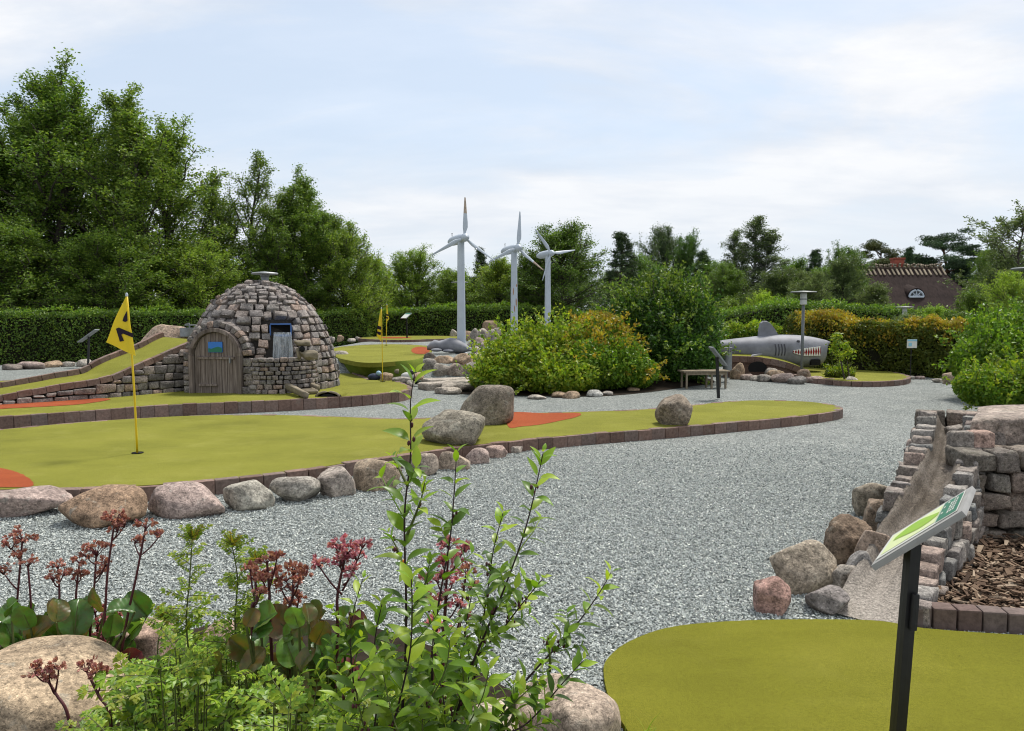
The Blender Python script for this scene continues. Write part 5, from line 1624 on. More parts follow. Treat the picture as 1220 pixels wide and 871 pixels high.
def build_bench():
    c = G(838, 462.5, 0.0); e = empty('bench', c, 'weathered wooden bench without back beside the dark evergreen shrub', 'bench')
    L, W_, h = 1.06, 0.42, 0.40
    ax = rotz(R(8)); mb = MB()
    for i in range(4): box(mb, c + ax[1] * (-W_ / 2 + W_ / 8 + i * W_ / 4) + [0, 0, h - 0.018], (L / 2, W_ / 8 - 0.006, 0.018), ax, 0, 0.004)
    mb.build('seat', MT['plank'], e)
    mb = MB()
    for sd in (-1, 1): box(mb, c + ax[1] * sd * W_ * 0.36 + [0, 0, h - 0.065], (L / 2 - 0.06, 0.014, 0.03), ax)
    for sd in (-1, 1): box(mb, c + ax[0] * sd * L * 0.4 + [0, 0, h - 0.065], (0.014, W_ * 0.36, 0.03), ax)
    mb.build('seat_frame', MT['plank'], e)
    for sx in (-0.42, 0.12, 0.42):
        for sy in (-1, 1):
            mb = MB(); box(mb, c + ax[0] * sx * L + ax[1] * sy * W_ * 0.36 + [0, 0, (h - 0.04) / 2], (0.02, 0.02, (h - 0.04) / 2), ax, 0, 0.003); mb.build('leg', MT['plank'], e)
build_bench()

def hedge_sign():
    p = D(1086.5, 409.5, 19.6); e = empty('hedge_sign', (p[0], p[1], 0), 'small white and blue board in front of the orange tipped hedge', 'sign')
    mb = MB(); box(mb, p, (0.125, 0.012, 0.11), None, 0, 0.004); b_ = mb.build('board', MT['signwhite'], e)
    mb = MB(); box(mb, p + [0.0, -0.014, 0.085], (0.12, 0.003, 0.02)); box(mb, p + [-0.05, -0.014, -0.02], (0.04, 0.003, 0.045)); mb.build('board_print', plain('sky_blue_print', (0.25, 0.5, 0.62), 0.4), b_)
    mb = MB(); tube(mb, [np.array([p[0], p[1] + 0.03, 0]), p + [0, 0.03, 0.05]], 0.012, 8); mb.build('post', MT['black'], e)
hedge_sign()

# ------------------------------------------------------------------ the shark
def build_shark():
    dist = 20.6; k = dist / F
    c0 = D(920, 440, dist); e = empty('shark_sculpture', (c0[0], dist, 0.15), 'big grey concrete shark with red mouth and white teeth facing right', 'shark sculpture')
    S = [(846, 407, 423, .20), (858, 405.5, 425.5, .27), (870, 404, 428, .33), (885, 402.3, 431, .40), (900, 400.6, 433, .45), (915, 399.3, 435, .48), (930, 398.8, 436.5, .50), (945, 399.0, 437.6, .50), (956, 399.8, 438, .47), (966, 401.2, 437.2, .43), (974, 402.8, 435.5, .37), (979, 404, 433, .30), (981.5, 404.6, 428, .25), (982.5, 405, 413.5, .22), (986, 406.2, 411, .13), (988.5, 407.3, 409.3, .05)]
    S = np.array(S); xs = np.linspace(846, 988.5, 70)
    tp, bt, hw = (np.interp(xs, S[:, 0], S[:, i]) for i in (1, 2, 3))
    def wx(px): return D(px, 420, dist)[0]
    def wz(py): return D(900, py, dist)[2]
    X = np.array([wx(x) for x in xs]); ZT = np.array([wz(y) for y in tp]); ZB = np.array([wz(y) for y in bt])
    n = 28; V = []
    for x, a, b, w in zip(X, ZT, ZB, hw):
        for q in np.linspace(0, 2 * PI, n, endpoint=False):
            cq, sq = math.cos(q), math.sin(q)
            V.append((x, dist + w * math.copysign(abs(cq) ** 0.85, cq), (a + b) / 2 + (a - b) / 2 * math.copysign(abs(sq) ** 0.9, sq)))
    m = len(xs); ii = np.arange(m - 1)[:, None] * n; j = np.arange(n)[None]; j2 = (j + 1) % n
    mb = MB(); mb.add(np.array(V), np.stack([ii + j, ii + n + j, ii + n + j2, ii + j2], -1).reshape(-1, 4)); mb.F.append((np.arange(n)[None] + (m - 1) * n, 0)); mb.F.append((np.arange(n)[::-1][None], 0))
    body = mb.build('body', MT['shark'], e, smooth=True)
    def surf(px, py, off=0.012):
        sc_ = (dist - 0.46) / dist; px = CX + (px - CX) * sc_; py = HORIZON + (py - HORIZON) * sc_
        x, z = wx(px), wz(py)
        a, b, w = np.interp(px, xs, ZT), np.interp(px, xs, ZB), np.interp(px, xs, hw)
        s = max(-0.98, min(0.98, (z - (a + b) / 2) / ((a - b) / 2))); sq = math.copysign(abs(s) ** (1 / 0.9), s); cq = math.sqrt(1 - sq * sq)
        return np.array([x, dist - w * cq ** 0.85 - off, z])
    mb = MB(); nn = 24; V = []
    for i in range(nn + 1):
        f = i / nn; x = 944 + 34.5 * f
        t0 = 417.6 - 4.8 * f ** 0.7; b0 = 420.3 + 3.6 * min(1, f * 3) ** 0.8
        for q in np.linspace(0, 1, 7): V.append(surf(x, t0 * (1 - q) + b0 * q))
    i = (np.arange(nn)[:, None] * 7 + np.arange(6)[None]).reshape(-1); mb.add(np.array(V), np.stack([i, i + 7, i + 8, i + 1], 1)); mo = mb.build('mouth', MT['mouth'], e, smooth=True)
    mb = MB()
    for r_ in (0, 1):
        for q in range(11):
            f0, f1 = (q + 0.06) / 11, (q + 0.94) / 11; fm = (f0 + f1) / 2
            g = lambda f: (944 + 34.5 * f, 417.6 - 4.8 * f ** 0.7, 420.3 + 3.6 * min(1, f * 3) ** 0.8)
            (xa, ta, ba), (xb, tb, bb), (xm, tm, bm_) = g(f0), g(f1), g(fm); hgt = bm_ - tm
            tri = [surf(xa, ta, 0.03), surf(xb, tb, 0.03), surf(xm, tm + hgt * 0.58, 0.034)] if r_ == 0 else [surf(xa, ba, 0.03), surf(xb, bb, 0.03), surf(xm, bm_ - hgt * 0.5, 0.034)]
            bk = [p + [0, 0.02, 0] for p in tri]; mb.add(np.array(tri + bk), [(0, 1, 2), (5, 4, 3), (0, 3, 4, 1), (1, 4, 5, 2), (2, 5, 3, 0)])
    mb.build('teeth', MT['teeth'], mo)
    for gx in (923.5, 927.2, 930.8, 934.2):
        mb = MB(); tube(mb, [surf(gx + 0.7 * math.sin(q * 3), 410 + 13.5 * q, 0.0) for q in np.linspace(0, 1, 8)], 0.016, 6); mb.build('gill', MT['shark_dark'], body)
    mb = MB(); v, f = ico(3); mb.add(v * [0.045, 0.03, 0.04] + surf(951.5, 406.8, 0.0), f); mb.build('eye', MT['shark_dark'], body, smooth=True)
    # dorsal fin
    pr = [(902.5, 403), (903.2, 392), (905.0, 384.8), (908, 382.3), (912, 382.4), (916, 384.8), (920, 389), (924, 395), (927, 401)]
    def slab(pr, y0, th, name, m='shark', par=e):
        mb = MB(); P = [np.array([wx(x), y0, wz(y)]) for x, y in pr]; c = sum(P) / len(P); k_ = len(P)
        ring = []
        for yo, sc in ((-th / 2, 0.93), (-th / 4, 1.0), (th / 4, 1.0), (th / 2, 0.93)): ring.append([c + (p - c) * sc + [0, yo, 0] for p in P])
        V = np.array(ring).reshape(-1, 3); Fq = [tuple(range(k_))[::-1], tuple(range(3 * k_, 4 * k_))]
        for r_ in range(3): Fq += [(r_ * k_ + q, r_ * k_ + (q + 1) % k_, (r_ + 1) * k_ + (q + 1) % k_, (r_ + 1) * k_ + q) for q in range(k_)]
        mb.add(V, Fq); return mb.build(name, MT[m], par)
    slab(pr, dist, 0.14, 'dorsal_fin')
    # pectoral fin, standing out towards the viewer
    mb = MB(); a0, a1 = surf(897, 424, -0.05), surf(911, 422, -0.05); t0 = surf(888, 425.5, 0.0) + [0, -0.40, -0.06]; t1 = surf(893, 424.5, 0.0) + [0, -0.34, 0.0]
    P = np.array([a0, a1, t1, t0]); Q = P + [0, 0, 0.035]; mb.add(np.concatenate([P, Q]), [(3, 2, 1, 0), (4, 5, 6, 7), (0, 1, 5, 4), (1, 2, 6, 5), (2, 3, 7, 6), (3, 0, 4, 7)]); mb.build('pectoral_fin', plain('pale_fin_paint', (0.33, 0.33, 0.35), 0.6), e)
    # ball exit under the jaw
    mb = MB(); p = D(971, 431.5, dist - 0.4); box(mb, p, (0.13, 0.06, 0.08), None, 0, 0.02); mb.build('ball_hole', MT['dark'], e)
build_shark()

def shark_green():
    z = 0.12
    o = px_path([(936, 441), (955, 436), (985, 433.5), (1020, 437), (1055, 441.5), (1078, 446.5), (1082, 450), (1070, 453), (1040, 454.5), (1010, 454), (985, 452), (958, 449)], z, 6, True)
    c = o.mean(0); e = empty('putting_green', (c[0], c[1], 0), 'turf green running from the shark jaw along the orange tipped hedge', 'minigolf green')
    mb = MB(); flatpoly(mb, o, z, 0.0); mb.build('turf', MT['turf'], e)
    mb = MB(); bricks_along(mb, np.vstack([o, o[:1]]), z + 0.012, 0.15, 0.1, 0.21, 0.008, rngE); mb.build('brick_edging', MT['brick'], e)
    # ramp climbing into the shark
    e = empty('ramp', (*G(905, 445, 0)[:2], 0), 'curved turf ramp with dark arch below, climbing beneath the shark belly', 'golf ramp')
    F0 = np.array([D(x, y, d) for x, y, d in ((962, 441, 19.6), (945, 434, 19.6), (925, 428.5, 19.65), (905, 425.5, 19.75), (885, 424, 19.9), (862, 423.5, 20.0))]); F0 = spline(F0, 6); B0 = F0 + [0.05, 0.55, 0.06]
    n = len(F0); i = np.arange(n - 1); mb = MB(); mb.add(np.concatenate([F0 - [0, 0, .02], B0]), np.stack([i, i + n, i + n + 1, i + 1], 1)); mb.build('turf', MT['turf'], e)
    mb = MB(); bricks_along(mb, F0 - [0, 0.02, 0], 0, 0.16, 0.1, 0.2, 0.006, rngE)
    mb.build('brick_edging', MT['brick'], e)
    mb = MB(); lo = F0 * [1, 1, 0]; mb.add(np.concatenate([F0 - [0, -0.03, .05], lo + [0, .03, 0]]), np.stack([i, i + 1, i + n + 1, i + n], 1)); mb.build('side_wall', MT['brick'], e)
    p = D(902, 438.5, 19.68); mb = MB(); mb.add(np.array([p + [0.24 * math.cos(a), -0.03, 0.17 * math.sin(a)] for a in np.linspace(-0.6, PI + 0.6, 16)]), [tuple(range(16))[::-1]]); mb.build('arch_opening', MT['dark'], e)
shark_green()

# ------------------------------------------------------------------ thatched house
def build_house():
    dist = 60.0; s = dist / F
    X = lambda px: (px - CX) * s; Z = lambda py: EYE + (HORIZON - py) * s
    x0, x1 = X(1022), X(1170); yr = dist + 4; ye = dist; zr, ze = EYE + (HORIZON - 321.5) * (dist + 4) / F, Z(372)
    e = empty('thatched_house', ((x0 + x1) / 2, yr, 0), 'dark thatched house beyond the hedges with half round dormer window', 'house')
    mb = MB(); box(mb, ((x0 + x1) / 2, yr, ze / 2 + 0.1), ((x1 - x0) / 2 - 0.5, 3.4, ze / 2 + 0.1)); mb.build('wall', MT['house_wall'], e)
    # roof: thick gable with slightly hipped ends
    mb = MB(); nx, nt = 40, 14; rg = np.random.default_rng(2)
    for sg in (-1, 1):
        V = []
        for i in range(nx + 1):
            for j in range(nt + 1):
                f = j / nt; x = x0 + (x1 - x0) * i / nx
                xx = x + (1 - 2 * i / nx) * (1.25 * (1 - f) - 0.4 * f)
                V.append((xx, yr + sg * (0.25 + 4.2 * f), zr - (zr - ze) * (f ** 0.94) + 0.03 * math.sin(i * 1.3 + j) * (0 < j)))
        ii = (np.arange(nx)[:, None] * (nt + 1) + np.arange(nt)[None]).reshape(-1)
        Q = np.stack([ii, ii + nt + 1, ii + nt + 2, ii + 1], 1); mb.add(np.array(V), Q if sg > 0 else Q[:, ::-1])
    for xx in (x0, x1):
        w_ = 1 if xx == x0 else -1
        pts = [(xx + 1.25 * w_, yr - 0.25, zr), (xx + 1.25 * w_, yr + 0.25, zr), (xx - 0.4 * w_, yr + 4.45, ze), (xx - 0.1 * w_, yr + 3.9, ze - 0.2), (xx + 1.3 * w_, yr, zr - 0.6), (xx - 0.1 * w_, yr - 3.9, ze - 0.2), (xx - 0.4 * w_, yr - 4.45, ze)]
        mb.add(np.array(pts), [(0, 1, 4), (1, 2, 3, 4), (6, 0, 4, 5)])
    mb.add(np.array([(x0 - .3, yr - 4.45, ze), (x1 + .3, yr - 4.45, ze), (x1, yr - 3.6, ze - .35), (x0, yr - 3.6, ze - .35)]), [(0, 3, 2, 1)])
    roof = mb.build('roof', MT['thatch'], e, smooth=True)
    mb = MB(); box(mb, ((x0 + x1) / 2, yr, zr + 0.05), ((x1 - x0) / 2 - 1.2, 0.34, 0.14), None, 0, 0.1); mb.build('ridge', MT['ridge'], roof)
    mb = MB()
    for i in range(20):
        x = x0 + 1.25 + (x1 - x0 - 2.5) * i / 19
        for sg in (-1, 1):
            a = np.array([x, yr + 0.18 * sg, zr + 0.42 + rg.uniform(-.08, .08)]); b = np.array([x + rg.normal(0, .03), yr - 0.85 * sg, zr - 0.50])
            d = unit(b - a); box(mb, (a + b) / 2, (np.linalg.norm(b - a) / 2, 0.075, 0.05), axes_from(d, (0, 1, 0.3)))
    mb.build('ridge_saddles', MT['plank'], roof)
    # dormer
    xc, zc = X(1097.5), EYE + (HORIZON - 354) * (dist + 1.3) / F; yd = dist + 1.0
    hw_, hh_ = 0.56, 0.52
    mb = MB(); V = []; n = 14
    for yy, gr in ((yd - 0.06, 1.1), (yd + 1.4, .9), (yd + 2.4, 0.2)):
        for a in np.linspace(0, PI, n): V.append((xc - hw_ * gr * math.cos(a) * 1.12, yy, zc + (0.10 + hh_) * gr * math.sin(a) + (0.0 if yy < yd + 1 else 0.5)))
    ii = (np.arange(2)[:, None] * n + np.arange(n - 1)[None]).reshape(-1); mb.add(np.array(V), np.stack([ii, ii + n, ii + n + 1, ii + 1], 1)); 
    mb.build('dormer_hood', MT['thatch'], roof, smooth=True)
    arc = lambda r, y: [np.array([xc - hw_ * r * math.cos(a), y, zc + hh_ * r * math.sin(a)]) for a in np.linspace(0, PI, n)]
    mb = MB(); mb.add(np.array(arc(0.98, yd - 0.02)), [tuple(range(n))]); mb.build('window', MT['glass'], roof)
    mb = MB(); tube(mb, arc(1.0, yd - 0.06), 0.075, 8); tube(mb, [arc(1, yd - .06)[0], arc(1, yd - .06)[-1]], 0.09, 8)
    for a in (0.9, PI / 2, PI - 0.9): tube(mb, [np.array([xc, yd - .06, zc]), np.array([xc - hw_ * math.cos(a), yd - .06, zc + hh_ * math.sin(a)])], 0.04, 6)
    tube(mb, [np.array([xc - hw_ * .45 * math.cos(a), yd - .06, zc + hh_ * .45 * math.sin(a)]) for a in np.linspace(0, PI, 9)], 0.04, 6)
    mb.build('window_frame', MT['white'], roof)
    mb = MB(); c = np.array([X(1066) * (yr + .4) / dist, yr + 0.4, zr + 0.25]); box(mb, c, (0.40, 0.4, 0.65), None, 0, 0.02); box(mb, c + [0, 0, 0.65], (0.46, 0.45, 0.08), None, 0, 0.02); mb.build('chimney', MT['red_brick'], roof)
build_house()

# ------------------------------------------------------------------ grey animal sculpture, pipe and small things by the pond
def build_seal():
    d = 22.3
    c = D(536, 421, d); e = empty('animal_sculpture', (c[0], c[1], c[2]), 'smooth grey sculpture of a lying sea animal at the foot of the nearest wind turbine', 'sculpture')
    S = [(509, 414, .06, .07), (513, 412.5, .14, .12), (518, 411, .17, .15), (523, 411.5, .15, .13), (528, 412, .19, .17), (536, 411.5, .26, .22), (544, 412, .27, .21), (552, 414, .2, .15), (558, 415.5, .12, .08), (564, 416.5, .1, .03)]
    n = 16; V = []
    for x, y, w, h in S:
        p = D(x, y, d)
        for a in np.linspace(0, 2 * PI, n, endpoint=False): V.append(p + [0, w * math.cos(a), h * math.sin(a)])
    m = len(S); ii = np.arange(m - 1)[:, None] * n; j = np.arange(n)[None]; j2 = (j + 1) % n
    mb = MB(); mb.add(np.array(V), np.stack([ii + j, ii + n + j, ii + n + j2, ii + j2], -1).reshape(-1, 4)); mb.F.append((np.arange(n)[::-1][None], 0)); mb.F.append((np.arange(n)[None] + (m - 1) * n, 0))
    mb.build('body', MT['shark'], e, smooth=True)
    for x, y in ((534, 418), (520, 417)):
        mb = MB(); v, f = ico(3); mb.add(v * [0.16, 0.14, 0.05] + D(x, y, d - 0.26), f); mb.build('flipper', MT['shark'], e, smooth=True)
build_seal()
def build_pond():
    o = px_path([(438, 449), (455, 446), (480, 444), (503, 444), (512, 449), (500, 455), (480, 455), (455, 453)], 0.05, 6, True)
    mb = MB(); flatpoly(mb, o, 0.05); tag(mb.build('pond_water', MT['pond']), kind='structure')
    a, b = G(459, 441.5, 0.32), G(475, 442.5, 0.30)
    mb = MB(); tube(mb, [a, b], 0.055, 14); lathe(mb, b, [(0.06, 0), (0.065, 0.0)], 8); o = mb.build('pipe', MT['sandstone'], None, a, smooth=True); tag(o, 'short pale pipe sticking out above the little pond', 'pipe')
    # stone slab bridge
    rng = np.random.default_rng(9)
    for (x0, y0, x1, y1, lab) in ((504, 458, 560, 455, 'long pale stone slab lying flat left of the yellow green bush'), (508, 452.5, 552, 450, 'second pale slab lying behind the long slab near the yellow green bush')):
        a, b = G(x0, y0, 0.12), G(x1, y1, 0.12); mb = MB()
        rblock(mb, (a + b) / 2 - [0, 0, 0.05], (np.linalg.norm(b - a) / 2, 0.26, 0.07), axes_from(b - a), 0.03, rng, 0.06, 0, 5)
        o = mb.build('stone_slab', MT['stone'], None, (a + b) / 2 * [1, 1, 0], smooth=True); o.color = (0.36, 0.33, 0.29, 1); tag(o, lab, 'stone slab')
    # small painted figures by the water
    for (x, y, c1, c2, lab) in ((446, 452, (0.02, 0.03, 0.06), (0.25, 0.4, 0.5), 'little dark and blue painted bird figure by the pond'), (485.5, 450.5, (0.5, 0.5, 0.48), (0.03, 0.03, 0.03), 'little white and black painted bird figure by the pond')):
        p = G(x, y + 2, 0.16); e = empty('bird_figure', p, lab, 'garden figure')
        v, f = ico(3); mb = MB(); mb.add(v * [0.15, 0.1, 0.085] + p + [0, 0, 0.085], f); mb.build('body', plain('figure_paint', c1, 0.4), e, smooth=True)
        mb = MB(); mb.add(v * [0.06, 0.06, 0.06] + p + [0.1, -0.02, 0.17], f); mb.add(v * [0.05, 0.02, 0.015] + p + [0.17, -0.02, 0.165], f); mb.build('head', plain('figure_head_paint', c2, 0.4), e, smooth=True)
build_pond()
# ------------------------------------------------------------------ boulders and stones, each one an object
PINK, TAN, GREY, PALE, DARK, BROWN, ROSE = (0.31, 0.25, 0.225), (0.31, 0.235, 0.165), (0.25, 0.235, 0.215), (0.38, 0.355, 0.32), (0.17, 0.15, 0.135), (0.23, 0.175, 0.135), (0.325, 0.262, 0.24)
def stone(px, base, w, h, col, label, seed, z=0.0, dep=0.8, name='boulder', sub=4, rnd=9, lo=0.62, rough=0.03, rot=None, group=None, sink=0.26, cat='boulder', m='stone', planes=14):
    b = G(px, base, z); s = b[1] / F
    v, f = boulder_shape(seed, sub, planes, rnd, rough, lo)
    hw, hh = w * s / 2, h * s / 2
    hd = hw * dep
    a = rot if rot is not None else 0.0
    hz = hh * (1 + sink)
    p = np.array([b[0], b[1] + hd * 0.75, z])
    q = v * [hw, hd, hz] + [0, 0, hz - 2 * hh * sink]
    if a: q = q @ rotz(a)
    mb = MB(); mb.add(q + p, f)
    o = mb.build(name, MT[m], None, p, smooth=True)
    o.color = (*col, 1)
    return tag(o, label, cat, group)

# row along the front of the long green
FR = 'stones along the front edge of the long green'
stone(2, 619, 128, 31, ROSE, 'low flat reddish stone in the front row beside the large rounded brown boulder', 1001, 0, .6, group=FR, rnd=9)
stone(112, 629, 102, 44, (0.27, 0.19, 0.13), 'large rounded brown boulder in the row before the long green', 1002, 0, .7, group=FR, rnd=7, lo=.75, rough=.012)
stone(213, 618, 100, 38, ROSE, 'wide pinkish grey boulder between brown round boulder and squared grey stone', 1003, 0, .6, group=FR, rnd=8, lo=.7)
stone(291, 609, 60, 35, (0.33, 0.32, 0.28), 'squared grey granite stone right of the wide pinkish boulder', 1004, 0, .7, group=FR, rnd=16, lo=.72)
stone(348, 599, 60, 30, (0.30, 0.285, 0.255), 'grey sloping granite stone between squared stone and rounded small boulder', 1005, 0, .7, group=FR, rnd=12)
stone(398, 593, 46, 34, (0.32, 0.285, 0.255), 'upright rounded grey boulder in the front row below the long green', 1006, 0, .8, group=FR, rnd=10)
stone(447, 585, 58, 36, (0.29, 0.235, 0.175), 'brownish rounded boulder in the front row behind the tall shrub stem', 1007, 0, .7, group=FR, rnd=8)
stone(504, 567, 36, 26, (0.29, 0.25, 0.21), 'small brownish stone in the front row just right of the tall shrub stem', 1008, 0, .8, group=FR)
stone(540, 560, 40, 22, (0.36, 0.30, 0.24), 'pale tan low stone in the front row under the big mottled boulder', 1009, 0, .7, group=FR)
stone(568, 553, 30, 18, ROSE, 'small dull red stone in the front row right of the pale tan stone', 1010, 0, .8, group=FR)
stone(591, 546, 28, 14, (0.33, 0.25, 0.22), 'flat pinkish stone next to the end of the front row', 1011, 0, .7, group=FR)
stone(613, 540, 20, 9, (0.31, 0.28, 0.25), 'last and smallest stone of the row before the long green', 1012, 0, .7, group=FR)

# boulders on the long green
stone(538, 530, 80, 39, (0.27, 0.25, 0.205), 'big mottled grey boulder on the edge of the long green behind the tall shrub stem', 1021, Z1, .8, m='stone_big', rnd=13, rough=.05)
stone(579, 506, 68, 46, (0.205, 0.18, 0.15), 'big brown grey boulder sloping down beside the orange turf patch', 1029, Z1, .9, m='stone_big', rnd=8, rough=.03)
stone(805, 507, 42, 36, (0.23, 0.195, 0.155), 'squat brown boulder standing alone on the far end of the long green', 1023, Z1, .9, m='stone_big', rnd=14, rough=.04, lo=.75)

# behind the ramp and at the foot of the left hedge
stone(189, 458.5, 64, 72, (0.32, 0.25, 0.195), 'large tan boulder behind the turf ramp', 1031, 0, .8, m='stone_big', rnd=6, lo=.7)
HF = 'stones at the foot of the long hedge'
for i, (x, y, w, h, c, l) in enumerate([(10, 441, 24, 7, DARK, 'flat dark stone at the hedge foot, first from the picture edge'), (34, 440, 30, 9, ROSE, 'reddish stone at the hedge foot left of the tan stone'), (58, 438, 22, 8, TAN, 'tan stone at the hedge foot between reddish and pale stones'), (79, 437, 15, 6, PALE, 'small pale stone at the hedge foot'), (97, 437, 20, 9, PALE, 'pale rounded stone at the hedge foot left of the sign post'), (112, 437, 12, 9, GREY, 'grey stone at the hedge foot right of the sign post'), (127, 433, 18, 9, PALE, 'pale stone at the hedge foot where the ramp edge begins to climb')]):
    stone(x, y, w, h, c, l, 1040 + i, 0.0, .8, 'stone', 3, group=HF, cat='stone')
for i, (x, y, w, h, c, l) in enumerate([(395, 406.5, 8, 5, PALE, 'stone at the hedge foot touching the hut outline'), (405, 406, 9, 7, TAN, 'taller tan stone at the hedge foot right of the hut'), (418, 407, 10, 4, PALE, 'flat pale stone at the hedge foot beyond the raised green'), (426, 405, 7, 4, GREY, 'small grey stone at the hedge foot by the far turf strip')]):
    stone(x, y, w, h, c, l, 1050 + i, 0.5, .8, 'stone', 3, group=HF, cat='stone')

# rocks between hut, pond and turbines
PD = 'stones round the little pond'
for i, (x, y, w, h, z, c, l) in enumerate([
    (405, 430, 18, 12, .35, PALE, 'pale sloping stone between the hut wall and the raised green'), (419, 437, 15, 9, .3, ROSE, 'reddish stone on the edging right of the hut'), (428, 437, 12, 9, .3, TAN, 'tan stone beside the reddish one right of the hut'),
    (440, 447, 26, 6, .18, PALE, 'flat pale stone on the pond edge under the raised green'), (460, 455, 16, 11, .16, TAN, 'tan upright stone on the pond edge behind the flag pole'), (478, 456, 24, 7, .16, GREY, 'low grey stone on the near pond edge'), (497, 452, 16, 8, .16, TAN, 'tan stone at the outlet end of the pond'),
    (489, 459, 10, 6, .18, PALE, 'small pale stone at the tip of the hut green')]):
    stone(x, y, w, h, c, l, 1060 + i, z, .8, 'stone', 3, group=PD, cat='stone')
RW = 'big stones holding up the mound below the nearest wind turbine'
for i, (x, y, w, h, z, c, l) in enumerate([
    (512, 452, 18, 25, .03, GREY, 'tall grey stone at the pond end of the retaining rocks'), (526, 453, 20, 20, .03, (0.27, 0.25, 0.22), 'pointed grey stone second in the retaining rocks'), (545, 453, 26, 20, .03, (0.25, 0.215, 0.185), 'wide squared stone in the lower retaining rocks'), (563, 453, 20, 22, .03, GREY, 'grey retaining stone partly hidden by the yellow green bush'),
    (528, 437, 28, 13, .32, TAN, 'tan stone on top of the retaining rocks'), (552, 438, 28, 17, .32, TAN, 'tan leaning slab directly below the nearest turbine tower'), (512, 433, 16, 13, .38, DARK, 'dark stone beside the orange patch of the raised green'), (569, 436, 20, 16, .35, PALE, 'pale stone at the top of the retaining rocks by the bush')]):
    stone(x, y, w, h, c, l, 1080 + i, z, .8, 'stone', 4, group=RW, cat='stone', rnd=14)
RK = 'rounded stones heaped between the wind turbines'
cols = [PALE, TAN, GREY, (0.30, 0.27, 0.24), PINK, PALE]
rg = np.random.default_rng(17)
lab = ['grey stone left of the nearest turbine tower at the heap edge', 'stone touching the nearest turbine tower, partly behind it', 'pale stone right of the nearest turbine tower', 'tan upright stone right of the nearest tower', 'small stone in front of the tan upright one', 'rounded stone in the middle of the turbine heap', 'pale stone in the upper turbine heap', 'large pale stone crowning the turbine heap', 'grey stone under the large pale one', 'tan low stone at the front of the heap by the bush', 'pinkish stone half under the bush in the heap', 'flat stone at the heap foot by the bush', 'stone against the middle turbine tower', 'small pale stone right of the middle turbine tower', 'grey stone beside the sculpture tail']
for i, (x, y, w, h, z) in enumerate([(540, 402, 9, 10, .55), (557, 404, 12, 10, .6), (566, 405, 13, 14, .6), (575, 406, 14, 15, .6), (571, 411, 12, 9, .6), (583, 404, 13, 12, .65), (592, 399, 12, 9, .75), (584, 394, 19, 12, .85), (590, 408, 14, 11, .6), (579, 418, 18, 10, .55), (596, 415, 16, 13, .55), (568, 421, 14, 8, .5), (606, 407, 12, 10, .6), (620, 408, 13, 9, .55), (564, 414, 15, 7, .55)]):
    stone(x, y, w, h, cols[i % 6], lab[i], 1100 + i, z, .8, 'stone', 3, group=RK, cat='stone')
BF = 'flat stones along the foot of the bushes'
for i, (x, y, w, h, c, l) in enumerate([(640, 476, 24, 5, PALE, 'thin pale flat stone lying before the yellow green bush'), (667, 474, 20, 7, TAN, 'small tan stone at the bush foot'), (681, 475, 22, 9, TAN, 'larger tan stone at the bush foot'), (709, 473, 20, 8, (0.34, 0.35, 0.34), 'blue grey stone at the bush foot'), (724, 471, 14, 5, PALE, 'small pale stone beside the blue grey one at the bush foot'), (755, 466, 16, 4, TAN, 'tan stone below the orange tipped bush'), (788, 460, 22, 5, BROWN, 'low brown stone beneath the dark evergreen shrub left of the bench')]):
    stone(x, y, w, h, c, l, 1130 + i, 0, .8, 'stone', 3, group=BF, cat='stone')
stone(548, 467, 46, 12, (0.33, 0.3, 0.26), 'low pale rock behind the two big boulders, left of the yellow green bush', 1140, 0, .9, 'stone', 4, cat='stone', rough=.07)
stone(533, 470, 34, 8, (0.33, 0.3, 0.26), 'flat pale rock at the end of the hut green', 1141, 0, .9, 'stone', 4, cat='stone', rough=.07)

SK = 'stones in front of the shark'
for i, (x, y, w, h, z, c, l) in enumerate([(880, 449, 16, 16, 0, TAN, 'upright tan stone beside the bin before the shark'), (891, 450, 14, 6, 0, PINK, 'flat pinkish stone at the dark arch before the shark'), (903, 451, 14, 5, 0, PALE, 'flat pale stone under the dark arch'), (912, 452, 14, 7, 0, GREY, 'grey stone right of the dark arch'), (926, 449, 22, 9, .05, TAN, 'tan slab like stone before the shark belly'), (934, 453, 22, 9, 0, PINK, 'big pinkish tan stone in the middle of the shark row'), (951, 455, 20, 8, 0, (0.22, 0.21, 0.2), 'dark grey stone left of the lamp foot'), (960, 452, 16, 12, 0, BROWN, 'brown upright stone at the lamp foot'), (976, 454, 20, 7, 0, ROSE, 'reddish brown stone right of the lamp'), (988, 455, 14, 6, 0, BROWN, 'brown stone beside the small round shrub'), (1017, 456, 14, 8, 0, PALE, 'pale stone behind the small round shrub'), (920, 444, 12, 7, .1, PALE, 'pale stone above the row under the shark belly')]):
    stone(x, y + 3, w * 1.15, h * 1.25, c, l, 1150 + i, z, .8, 'stone', 3, group=SK, cat='stone')
stone(1139.5, 458, 24, 14, (0.33, 0.265, 0.195), 'smooth rounded tan boulder at the end of the orange tipped hedge', 1170, 0, .8, rnd=6, lo=.8, rough=.01)
for i, (x, y, w, h, c, l) in enumerate([(1098, 452, 12, 4, ROSE, 'small reddish stone under the orange tipped hedge'), (1119, 456, 14, 5, PALE, 'small pale stone left of the smooth tan boulder'), (1086, 452, 10, 4, GREY, 'small grey stone at the tip of the shark green')]):
    stone(x, y, w, h, c, l, 1175 + i, 0, .8, 'stone', 3, cat='stone')

